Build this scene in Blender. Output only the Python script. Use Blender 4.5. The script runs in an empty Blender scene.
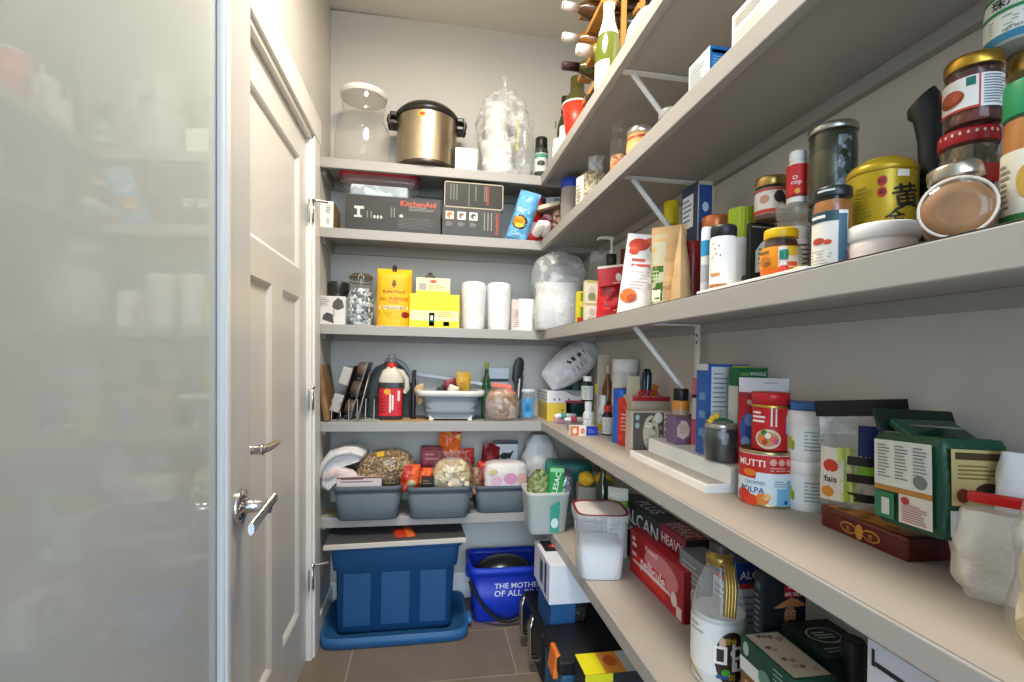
import bpy, bmesh, math, random
from mathutils import Vector, Matrix, noise
C = bpy.context.scene.collection
PI = math.pi
RNG = random.Random(7)
# ---------------------------------------------------------------- camera constants (level camera, 1024x682 frame)
F = 489.0; YAW = math.atan(85 / 489.0); CH = 1.15; U0 = 512.0; VH = 357.0; TILT = 0.0218
CY, SY = math.cos(YAW), math.sin(YAW)
XL, XR, YB, YF, XF = -0.435, 0.770, 2.35, 2.11, 0.497      # walls and shelf fronts (m)
# tops of the five shelves at x = 0; the whole pantry is 1.2 degrees out of level (lower to the right)
S1, S2, S3, S4, S5 = 1.963, 1.675, 1.277, 0.874, 0.478
def az(u): return YAW + math.atan((u - U0) / F)             # azimuth of a photo column, from +Y towards +X
def zc(x, y): return x * SY + y * CY
def hz(u): return VH + 0.0215 * (u - 427)
def zat(u, v, d): return CH - (v - hz(u)) * d / F           # height (before tilt) of a photo row at camera depth d
def plane(u, v, z0):                                        # where a photo point meets the level z0
    d = F * (CH - z0) / (v - hz(u)); a = az(u); D = d / math.cos(a - YAW)
    return D * math.sin(a), D * math.cos(a)
def xat(u, y): return y * math.tan(az(u))
def yat(u, x): return x / math.tan(az(u))
# ---------------------------------------------------------------- materials
_M = {}
def lin(c): return tuple(((v / 255) / 12.92 if v <= 10 else (((v / 255) + 0.055) / 1.055) ** 2.4) for v in c)
def hexc(h): h = h.lstrip('#'); return tuple(int(h[i:i + 2], 16) for i in (0, 2, 4))
def _new(key):
    m = bpy.data.materials.new(key); m.use_nodes = True
    nt = m.node_tree; nt.nodes.clear()
    out = nt.nodes.new('ShaderNodeOutputMaterial')
    return m, nt, out
def P(h, rough=.45, metal=0., var=.05, scale=9., spec=.35, bump=0., emit=0.):
    """opaque surface: principled with a faint noise in its colour"""
    key = ('P', h, rough, metal, var, scale, spec, bump, emit)
    if key in _M: return _M[key]
    m, nt, out = _new('paint_' + h.strip('#'))
    b = nt.nodes.new('ShaderNodeBsdfPrincipled')
    c = lin(hexc(h))
    tc = nt.nodes.new('ShaderNodeTexCoord')
    n = nt.nodes.new('ShaderNodeTexNoise'); n.inputs['Scale'].default_value = scale; n.inputs['Detail'].default_value = 3
    nt.links.new(tc.outputs['Object'], n.inputs['Vector'])
    r = nt.nodes.new('ShaderNodeValToRGB')
    r.color_ramp.elements[0].position = .3; r.color_ramp.elements[1].position = .7
    r.color_ramp.elements[0].color = tuple(min(1, v * (1 - var)) for v in c) + (1,)
    r.color_ramp.elements[1].color = tuple(min(1, v * (1 + var)) for v in c) + (1,)
    nt.links.new(n.outputs['Fac'], r.inputs['Fac']); nt.links.new(r.outputs['Color'], b.inputs['Base Color'])
    b.inputs['Roughness'].default_value = rough; b.inputs['Metallic'].default_value = metal
    b.inputs['Specular IOR Level'].default_value = spec
    if emit:
        b.inputs['Emission Color'].default_value = c + (1,); b.inputs['Emission Strength'].default_value = emit
    if bump:
        bp = nt.nodes.new('ShaderNodeBump'); bp.inputs['Strength'].default_value = bump; bp.inputs['Distance'].default_value = .01
        n2 = nt.nodes.new('ShaderNodeTexNoise'); n2.inputs['Scale'].default_value = scale * 5; n2.inputs['Detail'].default_value = 4
        nt.links.new(tc.outputs['Object'], n2.inputs['Vector'])
        nt.links.new(n2.outputs['Fac'], bp.inputs['Height']); nt.links.new(bp.outputs['Normal'], b.inputs['Normal'])
    nt.links.new(b.outputs[0], out.inputs[0])
    _M[key] = m; return m
def CLR(h='#ffffff', lo=.08, hi=.6, rough=.08, cloud=0., scale=30.):
    """clear glass or film: mostly see-through, a little milky (lo), glossy towards its edges; cloud adds milky patches and creases"""
    key = ('C', h, lo, hi, rough, cloud, scale)
    if key in _M: return _M[key]
    m, nt, out = _new('clear_' + h.strip('#'))
    c = lin(hexc(h)) + (1,)
    N = nt.nodes.new; K = nt.links.new
    t = N('ShaderNodeBsdfTransparent'); t.inputs[0].default_value = tuple(v ** (.10 if min(c[:3]) > .4 else .6) for v in c[:3]) + (1,)
    df = N('ShaderNodeBsdfDiffuse'); df.inputs[0].default_value = c
    gl = N('ShaderNodeBsdfGlossy'); gl.inputs['Roughness'].default_value = rough; gl.inputs[0].default_value = (.95, .95, .95, 1)
    lw = N('ShaderNodeLayerWeight'); lw.inputs['Blend'].default_value = .3
    mr = N('ShaderNodeMapRange'); b0, b1 = (lo * .15, hi * .08) if lo <= .15 else (lo * .5, hi * .2)
    mr.inputs['To Min'].default_value = b0; mr.inputs['To Max'].default_value = b0 + b1
    K(lw.outputs['Facing'], mr.inputs['Value']); body = mr.outputs[0]
    l2 = N('ShaderNodeLayerWeight'); l2.inputs['Blend'].default_value = .5
    pw = N('ShaderNodeMath'); pw.operation = 'POWER'; pw.inputs[1].default_value = 4.; K(l2.outputs['Facing'], pw.inputs[0])
    fr = N('ShaderNodeMath'); fr.operation = 'MULTIPLY_ADD'; fr.inputs[1].default_value = .6; fr.inputs[2].default_value = .02; K(pw.outputs[0], fr.inputs[0])
    if cloud:
        tc = N('ShaderNodeTexCoord'); n = N('ShaderNodeTexNoise'); n.inputs['Scale'].default_value = scale
        K(tc.outputs['Object'], n.inputs['Vector'])
        r = N('ShaderNodeMapRange'); r.inputs['From Min'].default_value = .4; r.inputs['From Max'].default_value = .65; r.inputs['To Max'].default_value = cloud
        K(n.outputs['Fac'], r.inputs['Value'])
        ad = N('ShaderNodeMath'); ad.operation = 'MAXIMUM'
        K(body, ad.inputs[0]); K(r.outputs[0], ad.inputs[1]); body = ad.outputs[0]
        bp = N('ShaderNodeBump'); bp.inputs['Strength'].default_value = .35; bp.inputs['Distance'].default_value = .01
        K(n.outputs['Fac'], bp.inputs['Height'])
        for x in (df, gl, l2): K(bp.outputs['Normal'], x.inputs['Normal'])
    m1 = N('ShaderNodeMixShader'); m2 = N('ShaderNodeMixShader')
    K(body, m1.inputs[0]); K(t.outputs[0], m1.inputs[1]); K(df.outputs[0], m1.inputs[2])
    K(fr.outputs[0], m2.inputs[0]); K(m1.outputs[0], m2.inputs[1]); K(gl.outputs[0], m2.inputs[2])
    K(m2.outputs[0], out.inputs[0])
    _M[key] = m; return m
def VOR(cols, scale=60., rough=.5, bump=.5):
    """a jumble of small pieces in several colours (beans, slices, crumbs)"""
    key = ('V', tuple(cols), scale, rough, bump)
    if key in _M: return _M[key]
    m, nt, out = _new('pieces_' + cols[0].strip('#'))
    b = nt.nodes.new('ShaderNodeBsdfPrincipled'); b.inputs['Roughness'].default_value = rough
    tc = nt.nodes.new('ShaderNodeTexCoord'); v = nt.nodes.new('ShaderNodeTexVoronoi'); v.inputs['Scale'].default_value = scale
    nt.links.new(tc.outputs['Object'], v.inputs['Vector'])
    sp = nt.nodes.new('ShaderNodeSeparateColor'); nt.links.new(v.outputs['Color'], sp.inputs[0])
    r = nt.nodes.new('ShaderNodeValToRGB'); r.color_ramp.interpolation = 'CONSTANT'
    for i, h in enumerate(cols):
        e = r.color_ramp.elements[i] if i < 2 else r.color_ramp.elements.new(i / len(cols))
        e.position = i / len(cols); e.color = lin(hexc(h)) + (1,)
    nt.links.new(sp.outputs[0], r.inputs['Fac']); nt.links.new(r.outputs[0], b.inputs['Base Color'])
    bp = nt.nodes.new('ShaderNodeBump'); bp.inputs['Strength'].default_value = bump; bp.inputs['Distance'].default_value = .01; bp.invert = True
    nt.links.new(v.outputs['Distance'], bp.inputs['Height']); nt.links.new(bp.outputs['Normal'], b.inputs['Normal'])
    nt.links.new(b.outputs[0], out.inputs[0])
    _M[key] = m; return m
# ---------------------------------------------------------------- mesh builder
_TXT = {}
def _textgeo(s):
    if s in _TXT: return _TXT[s]
    cu = bpy.data.curves.new('lettering', 'FONT'); cu.body = s; cu.resolution_u = 2; cu.align_x = 'CENTER'; cu.align_y = 'CENTER'
    cu.offset = .012
    ob = bpy.data.objects.new('lettering', cu); C.objects.link(ob)
    dg = bpy.context.evaluated_depsgraph_get(); dg.update()
    me = bpy.data.meshes.new_from_object(ob.evaluated_get(dg))
    vs = [tuple(v.co) for v in me.vertices]; fs = [tuple(p.vertices) for p in me.polygons]
    bpy.data.objects.remove(ob); bpy.data.curves.remove(cu); bpy.data.meshes.remove(me)
    if vs:
        x0 = min(v[0] for v in vs); x1 = max(v[0] for v in vs); y0 = min(v[1] for v in vs); y1 = max(v[1] for v in vs)
        vs = [(v[0] - (x0 + x1) / 2, v[1] - (y0 + y1) / 2) for v in vs]
        _TXT[s] = (vs, fs, x1 - x0, y1 - y0)
    else: _TXT[s] = ([], [], 1, 1)
    return _TXT[s]
class MB:
    def __init__(s): s.v, s.f, s.mi, s.sm, s.mats, s.X = [], [], [], [], [], Matrix()
    def at(s, x=0, y=0, z=0, rx=0, ry=0, rz=0):
        s.X = Matrix.Translation((x, y, z)) @ Matrix.Rotation(rz, 4, 'Z') @ Matrix.Rotation(ry, 4, 'Y') @ Matrix.Rotation(rx, 4, 'X'); return s
    def add(s, vs, fs, m, smooth=False):
        if m not in s.mats: s.mats.append(m)
        i = s.mats.index(m); o = len(s.v)
        s.v += [tuple(s.X @ Vector(p)) for p in vs]
        for f in fs: s.f.append(tuple(k + o for k in f)); s.mi.append(i); s.sm.append(smooth)
        return s
    def box(s, w, d, h, m, bev=.0015, x=0, y=0, z=0, seg=2):
        """box standing on z, centred on x, y"""
        bm = bmesh.new(); bmesh.ops.create_cube(bm, size=1)
        for q in bm.verts: q.co = Vector((q.co.x * w + x, q.co.y * d + y, (q.co.z + .5) * h + z))
        if bev: bmesh.ops.bevel(bm, geom=bm.edges[:], offset=min(bev, w * .45, d * .45, h * .45), segments=seg, affect='EDGES', profile=.5)
        bm.verts.index_update()
        s.add([tuple(q.co) for q in bm.verts], [tuple(q.index for q in f.verts) for f in bm.faces], m, False); bm.free(); return s
    def loft(s, rings, m, close=True, cap0=True, cap1=True, smooth=True):
        n = len(rings[0]); vs = [p for r in rings for p in r]; fs = []; ml = m if isinstance(m, list) else None
        if m.__class__ is not list:
            for i in range(len(rings) - 1):
                for j in range(n if close else n - 1):
                    k = (j + 1) % n; fs.append((i * n + j, i * n + k, (i + 1) * n + k, (i + 1) * n + j))
            s.add(vs, fs, m, smooth)
            if cap0: s.add(rings[0], [tuple(reversed(range(n)))], m, False)
            if cap1: s.add(rings[-1], [tuple(range(n))], m, False)
        else:
            for i in range(len(rings) - 1):
                s.loft([rings[i], rings[i + 1]], ml[min(i, len(ml) - 1)], close, False, False, smooth)
            if cap0: s.add(rings[0], [tuple(reversed(range(n)))], ml[0], False)
            if cap1: s.add(rings[-1], [tuple(range(n))], ml[-1], False)
        return s
    def lathe(s, prof, m, seg=28, cap0=True, cap1=True, x=0, y=0, sx=1, sy=1):
        """prof: (radius, z) from the bottom up"""
        rings = [[(x + sx * r * math.sin(2 * PI * k / seg), y - sy * r * math.cos(2 * PI * k / seg), z) for k in range(seg)] for r, z in prof]
        vs, fs = [], []
        return s.loft(rings, m, True, cap0 and prof[0][0] > 1e-5, cap1 and prof[-1][0] > 1e-5)
    def sq(s, prof, m, p=4., seg=32, cap0=True, cap1=True, x=0, y=0):
        """rounded-rectangle loft; prof: (half width, half depth, z)"""
        return s.loft([sqring(a, b, z, p, seg, x, y) for a, b, z in prof], m, True, cap0, cap1)
    def tube(s, pts, r, m, seg=8, closed=False):
        pts = [Vector(p) for p in pts]; rings = []; n = len(pts)
        up = None
        for i in range(n):
            if closed: t = pts[(i + 1) % n] - pts[i - 1]
            else: t = pts[min(i + 1, n - 1)] - pts[max(i - 1, 0)]
            t.normalize()
            if up is None: up = Vector((0, 0, 1)) if abs(t.z) < .9 else Vector((1, 0, 0))
            a = up.cross(t)
            if a.length < 1e-4: a = Vector((1, 0, 0)).cross(t)
            a.normalize(); b = t.cross(a); up = b.copy()
            rr = r[i] if isinstance(r, (list, tuple)) else r
            rings.append([tuple(pts[i] + a * rr * math.cos(2 * PI * k / seg) + b * rr * math.sin(2 * PI * k / seg)) for k in range(seg)])
        if closed: rings.append(rings[0])
        return s.loft(rings, m, True, not closed, not closed)
    def patch(s, S, x0, z0, x1, z1, m, nx=6, nz=3, off=.0005):
        vs = [S(x0 + (x1 - x0) * i / nx, z0 + (z1 - z0) * j / nz, off) for j in range(nz + 1) for i in range(nx + 1)]
        fs = [(j * (nx + 1) + i, j * (nx + 1) + i + 1, (j + 1) * (nx + 1) + i + 1, (j + 1) * (nx + 1) + i) for j in range(nz) for i in range(nx)]
        return s.add(vs, fs, m, nx > 1)
    def oval(s, S, cx, cz, a, b, m, off=.0008, n=18):
        R = 3; vs = [S(cx, cz, off)] + [S(cx + a * q / R * math.cos(2 * PI * k / n), cz + b * q / R * math.sin(2 * PI * k / n), off) for q in range(1, R + 1) for k in range(n)]
        fs = [(0, 1 + k, 1 + (k + 1) % n) for k in range(n)] + [(1 + (q - 1) * n + k, 1 + q * n + k, 1 + q * n + (k + 1) % n, 1 + (q - 1) * n + (k + 1) % n) for q in range(1, R) for k in range(n)]
        return s.add(vs, fs, m)
    def poly(s, S, pts, m, off=.0008):
        return s.add([S(x, z, off) for x, z in pts], [tuple(range(len(pts)))], m)
    def txt(s, S, t, cx, cz, m, h=None, w=None, off=.0011, rot=0.):
        vs, fs, tw, th = _textgeo(t)
        if not vs: return s
        kx = ky = None
        if h is not None: ky = h / th; kx = ky
        if w is not None:
            kx = w / tw
            if h is None: ky = kx
        c, q = math.cos(rot), math.sin(rot)
        out = []; W = tw * kx / 2
        p0, p1, p2 = (Vector(S(cx + d, cz, 0)) for d in (-W, 0, W))
        if ((p0 + p2) / 2 - p1).length > .0004:            # curved surface: cut the letters into narrow strips first
            bm = bmesh.new(); bv = [bm.verts.new((a, b, 0)) for a, b in vs]
            for f in fs:
                try: bm.faces.new([bv[i] for i in f])
                except ValueError: pass
            nc = max(4, int(2 * W / .004))
            for k in range(1, nc):
                bmesh.ops.bisect_plane(bm, geom=bm.verts[:] + bm.edges[:] + bm.faces[:], plane_co=(-tw / 2 + tw * k / nc, 0, 0), plane_no=(1, 0, 0))
            bm.verts.index_update(); vs = [(v.co.x, v.co.y) for v in bm.verts]; fs = [tuple(v.index for v in f.verts) for f in bm.faces]; bm.free()
        for a, b in vs:
            a *= kx; b *= ky; out.append(S(cx + a * c - b * q, cz + a * q + b * c, off))
        return s.add(out, fs, m)
    def lines(s, S, x0, z0, x1, z1, n, m, fill=.4, seed=1, off=.0009):
        """n rows of illegibly small print, as thin bars of uneven length"""
        r = random.Random(seed); st = (z1 - z0) / n
        for i in range(n):
            zz = z1 - st * (i + .5); L = (x1 - x0) * (.6 + .4 * r.random())
            s.patch(S, x0, zz - st * fill / 2, x0 + L, zz + st * fill / 2, m, 2, 1, off)
        return s
    def build(s, name, parent=None, thick=0):
        me = bpy.data.meshes.new(name); me.from_pydata(s.v, [], s.f)
        for m in s.mats: me.materials.append(m)
        me.polygons.foreach_set('material_index', s.mi); me.polygons.foreach_set('use_smooth', s.sm); me.update()
        o = bpy.data.objects.new(name, me); C.objects.link(o)
        if parent is not None: o.parent = parent
        if thick:
            md = o.modifiers.new('wall', 'SOLIDIFY'); md.thickness = thick; md.offset = -1
        return o
def sqring(a, b, z, p=4., seg=32, x=0, y=0):
    out = []
    for k in range(seg):
        t = 2 * PI * k / seg; c, q = math.sin(t), -math.cos(t)
        out.append((x + a * math.copysign(abs(c) ** (2 / p), c), y + b * math.copysign(abs(q) ** (2 / p), q), z))
    return out
# surface maps: (x right, z up, offset) -> point
def SF(d): return lambda x, z, o: (x, -d / 2 - o, z)                      # front (-y) face
def SL(w): return lambda x, z, o: (-w / 2 - o, -x, z)                     # left (-x) face, seen from -x: right is -y
def SR(w): return lambda x, z, o: (w / 2 + o, x, z)                       # right (+x) face
def ST(h): return lambda x, z, o: (x, z, h + o)                           # top face
def SC(r): return (lambda x, z, o: ((r(z) + o) * math.sin(x / r(z)), -(r(z) + o) * math.cos(x / r(z)), z)) if callable(r) else (lambda x, z, o: ((r + o) * math.sin(x / r), -(r + o) * math.cos(x / r), z))
def SD(x0, y0, z0=0, rz=0):                                                # shift/rotate wrapper
    def w(S):
        c, q = math.cos(rz), math.sin(rz)
        def g(x, z, o):
            a = S(x, z, o); return (x0 + a[0] * c - a[1] * q, y0 + a[0] * q + a[1] * c, z0 + a[2])
        return g
    return w
def interp(tab):
    def g(z):
        if z <= tab[0][1]: return tab[0][0]
        for (r0, z0), (r1, z1) in zip(tab, tab[1:]):
            if z <= z1: return r0 + (r1 - r0) * (z - z0) / max(1e-6, z1 - z0)
        return tab[-1][0]
    return g
# ---------------------------------------------------------------- things
def place(o, x, y, z0, rz=0., rx=0., ry=0.):
    o.matrix_world = Matrix.Translation((x, y, z0 - TILT * x)) @ Matrix.Rotation(TILT, 4, 'Y') @ Matrix.Rotation(rz, 4, 'Z') @ Matrix.Rotation(ry, 4, 'Y') @ Matrix.Rotation(rx, 4, 'X')
def tag(o, label, cat, group=None, kind=None):
    o['label'] = label; o['category'] = cat
    if group: o['group'] = group
    if kind: o['kind'] = kind
    return o
def T(name, label, cat, x, y, z0, rz=0., group=None, rx=0., ry=0.):
    o = bpy.data.objects.new(name, None); C.objects.link(o); o.empty_display_size = .03
    place(o, x, y, z0, rz, rx, ry); return tag(o, label, cat, group)
def structure(name, mb, parent=None):
    o = mb.build(name, parent)
    if parent is None:
        o['kind'] = 'structure'
        if name in ('floor', 'ceiling'): place(o, 0, 0, 0)
    return o
def facing(x, y): return math.atan2(-x, y)                                 # turn so that the front (-y) looks at the doorway
# sizes and places read off the photo
class Spot:
    pass
def rnd(u0, u1, v1, z0, Y=None, X=None, v0=None, D=None):
    """round thing between columns u0..u1, top row v1, standing at level z0; its axis at depth Y (back) or X (side), or found from base row v0"""
    s = Spot(); a0, a1 = az(u0), az(u1); a = (a0 + a1) / 2; hf = (a1 - a0) / 2
    if v0 is not None:
        d = F * (CH - z0) / (v0 - hz((u0 + u1) / 2)); D0 = d / math.cos(a - YAW); D = D0 / (1 - math.sin(hf))
    elif Y is not None: D = Y / math.cos(a)
    elif X is not None: D = X / math.sin(a)
    s.x, s.y, s.r = D * math.sin(a), D * math.cos(a), D * math.sin(hf)
    um = (u0 + u1) / 2; dd = zc(s.x, s.y); dd += -s.r if v1 < hz(um) else s.r   # the rim seen is the near one from below, the far one from above
    s.h = zat(um, v1, dd) - z0; s.z = z0; s.rz = facing(s.x, s.y); return s
def frt(u0, u1, v1, z0, Y, d, v0=None):
    """box on a back shelf whose front face lies at depth Y; d is its depth"""
    s = Spot()
    if v0 is not None: Y = plane((u0 + u1) / 2, v0, z0)[1]
    x0, x1 = xat(u0, Y), xat(u1, Y); s.x = (x0 + x1) / 2; s.w = x1 - x0; s.d = d; s.y = Y + d / 2
    s.h = zat((u0 + u1) / 2, v1, zc(s.x, Y)) - z0; s.z = z0; s.rz = 0; return s
def sid(u0, um, u1, v1, z0, X=None, v0=None, u1w=None):
    """box on a side shelf: its aisle face spans u0..um at X, its near end um..u1; v1 is the top row of edge um"""
    s = Spot()
    if v0 is not None: X = plane(um, v0, z0)[0]
    yn, yf = yat(um, X), yat(u0, X); xr = xat(u1, yn)
    s.w = xr - X; s.d = yf - yn; s.x = (X + xr) / 2; s.y = (yn + yf) / 2; s.h = zat(um, v1, zc(X, yn)) - z0; s.z = z0; s.rz = 0; return s
# ================================================================ the room
CEIL = 2.74
m_wall = P('#c9c5bd', .7, var=.015, scale=3)
m_trim = P('#e6e3de', .35, var=.01, scale=4)
m_shelf = P('#a5a19c', .5, var=.02, scale=4)
def tile_mat():
    m, nt, out = _new('floor_tile')
    b = nt.nodes.new('ShaderNodeBsdfPrincipled'); b.inputs['Roughness'].default_value = .45
    tc = nt.nodes.new('ShaderNodeTexCoord')
    mp = nt.nodes.new('ShaderNodeMapping'); mp.inputs['Location'].default_value = (-.02, .075, 0)
    br = nt.nodes.new('ShaderNodeTexBrick'); br.offset = .5
    br.inputs['Scale'].default_value = 1; br.inputs['Brick Width'].default_value = .61; br.inputs['Row Height'].default_value = .305; br.inputs['Mortar Size'].default_value = .0022
    br.inputs['Color1'].default_value = lin((128, 113, 98)) + (1,); br.inputs['Color2'].default_value = lin((118, 105, 92)) + (1,); br.inputs['Mortar'].default_value = lin((165, 150, 132)) + (1,)
    nt.links.new(tc.outputs['Object'], mp.inputs[0]); nt.links.new(mp.outputs[0], br.inputs['Vector'])
    n = nt.nodes.new('ShaderNodeTexNoise'); n.inputs['Scale'].default_value = 7; n.inputs['Detail'].default_value = 6
    nt.links.new(tc.outputs['Object'], n.inputs['Vector'])
    mr = nt.nodes.new('ShaderNodeMapRange'); mr.inputs['To Min'].default_value = .78; mr.inputs['To Max'].default_value = 1.2
    nt.links.new(n.outputs['Fac'], mr.inputs[0])
    mx = nt.nodes.new('ShaderNodeMix'); mx.data_type = 'RGBA'; mx.blend_type = 'MULTIPLY'; mx.inputs[0].default_value = 1
    nt.links.new(br.outputs['Color'], mx.inputs[6]); nt.links.new(mr.outputs[0], mx.inputs[7])
    nt.links.new(mx.outputs[2], b.inputs['Base Color']); nt.links.new(b.outputs[0], out.inputs[0]); return m
m_tile = tile_mat()
def slab(x0, x1, y0, y1, z0, z1, m, bev=0): return MB().box(x1 - x0, y1 - y0, z1 - z0, m, bev, (x0 + x1) / 2, (y0 + y1) / 2, z0)
YN = -.45
structure('floor', slab(XL - .3, XR + .3, YN, YB + .1, -.05, 0, m_tile))
o = structure('ceiling', slab(XL - .3, XR + .3, YN, YB + .1, 0, .05, P('#dcd8cf', .8, var=.01))); place(o, 0, 0, CEIL)
structure('wall_back', slab(XL - .1, XR + .1, YB, YB + .1, 0, CEIL, m_wall))
structure('wall_right', slab(XR, XR + .1, YN, YB, 0, CEIL, m_wall))
# left wall with the opening of the panelled door
D0, D1, DH = 1.19, 1.955, 1.99
mb = slab(XL - .1, XL, YN, D0 - .01, 0, CEIL, m_wall)
mb.box(.1, YB - D1 - .01, CEIL, m_wall, 0, XL - .05, (D1 + .01 + YB) / 2, 0)
mb.box(.1, D1 - D0 + .02, CEIL - DH - .01, m_wall, 0, XL - .05, (D0 + D1) / 2, DH + .01)
structure('wall_left', mb)
structure('baseboard_back', slab(XL, XR, YB - .014, YB, 0.0, .125, m_trim, .004))
structure('baseboard_right', slab(XR - .014, XR, YN, YB - .014, 0, .125, m_trim, .004))
structure('baseboard_left', slab(XL, XL + .012, D1 + .1, YB - .014, 0, .11, m_trim, .004))
# casing of the panelled door (trim): jambs, head and flat boards
CT = .016
mb = MB()
mb.box(CT, .09, DH + .09, m_trim, .003, XL + CT / 2, D1 + .045 + .002, 0)
mb.box(CT, .09, DH + .09, m_trim, .003, XL + CT / 2, D0 - .045, 0)
mb.box(CT + .004, D1 - D0 + .21, .1, m_trim, .003, XL + CT / 2 + .001, (D0 + D1) / 2, DH)
mb.box(.115, .02, DH, m_trim, .002, XL - .05, D1 - .006, 0)
mb.box(.115, .02, DH, m_trim, .002, XL - .05, D0 + .006, 0)
mb.box(.115, D1 - D0, .02, m_trim, .002, XL - .05, (D0 + D1) / 2, DH - .02)
structure('trim_1', mb)
# panelled door leaf: stiles and rails round three sunk panels
def door_panelled():
    root = bpy.data.objects.new('door_1', None); C.objects.link(root); root['kind'] = 'structure'
    xf, th = XL - .012, .036; y0, y1, z0, z1 = D0 + .018, D1 - .018, .012, DH - .024
    m = P('#d6d3ce', .3, var=.01, scale=3)
    zs = [(.233, 1.363), (1.462, 1.863)]; ym = [(y0 + .105, 1.53), (1.64, y1 - .092)]
    fr = MB(); X = xf - th / 2
    def bar(ya, yb, za, zb): fr.box(th, yb - ya, zb - za, m, 0, X, (ya + yb) / 2, za)
    bar(y0, y0 + .105, z0, z1); bar(y1 - .092, y1, z0, z1)
    for za, zb in ((z0, zs[0][0]), (zs[0][1], zs[1][0]), (zs[1][1], z1)): bar(y0 + .105, y1 - .092, za, zb)
    bar(ym[0][1], ym[1][0], zs[0][0], zs[0][1])
    fr.build('frame', root)
    for ya, yb, za, zb in ((ym[0][0], ym[0][1], *zs[0]), (ym[1][0], ym[1][1], *zs[0]), (ym[0][0], ym[1][1], *zs[1])):
        p = MB(); b = .016; e = .010
        o = [(xf, ya, za), (xf, yb, za), (xf, yb, zb), (xf, ya, zb)]
        q = [(xf - .004, ya + b * .5, za + b * .5), (xf - .004, yb - b * .5, za + b * .5), (xf - .004, yb - b * .5, zb - b * .5), (xf - .004, ya + b * .5, zb - b * .5)]
        i = [(xf - e - .002, ya + b, za + b), (xf - e - .002, yb - b, za + b), (xf - e - .002, yb - b, zb - b), (xf - e - .002, ya + b, zb - b)]
        fs = [(k, (k + 1) % 4, 4 + (k + 1) % 4, 4 + k) for k in range(4)] + [(4 + k, 4 + (k + 1) % 4, 8 + (k + 1) % 4, 8 + k) for k in range(4)] + [(8, 9, 10, 11)]
        p.add(o + q + i, fs, m); p.build('panel', root)
    chrome = P('#c9c6c2', .18, 1., var=.02)
    h = MB().at(xf, 1.275, .925, ry=PI / 2)
    h.lathe([(.033, 0), (.033, .006), (.028, .010), (.012, .012), (.0115, .05), (.014, .055), (.0, .058)], chrome, 24)
    h.at(); h.tube([(xf + .052, 1.275, .925), (xf + .058, 1.30, .925), (xf + .064, 1.325, .928), (xf + .070, 1.345, .932)], [.011, .0105, .009, .006], chrome, 10)
    h.build('door_handle', root)
    for z in (.315, .99, 1.70):
        g = MB().at(XL + .008, D1 - .004, z); g.lathe([(.0, -.042), (.007, -.04), (.007, .04), (0, .042)], chrome, 12)
        g.lathe([(0, .04), (.010, .042), (.010, .048), (0, .054)], chrome, 12)
        g.at(XL + .002, D1 - .010, z - .04).box(.004, .03, .08, chrome, .001, 0, -.012, 0)
        if z != .99: g.at(); g.tube([(XL + .008, D1 - .004, z + .045), (XL + .03, D1 + .006, z + .045), (XL + .06, D1 + .02, z + .045)], .005, chrome, 8)
        g.build('hinge', root)
    return root
door_panelled()
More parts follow.
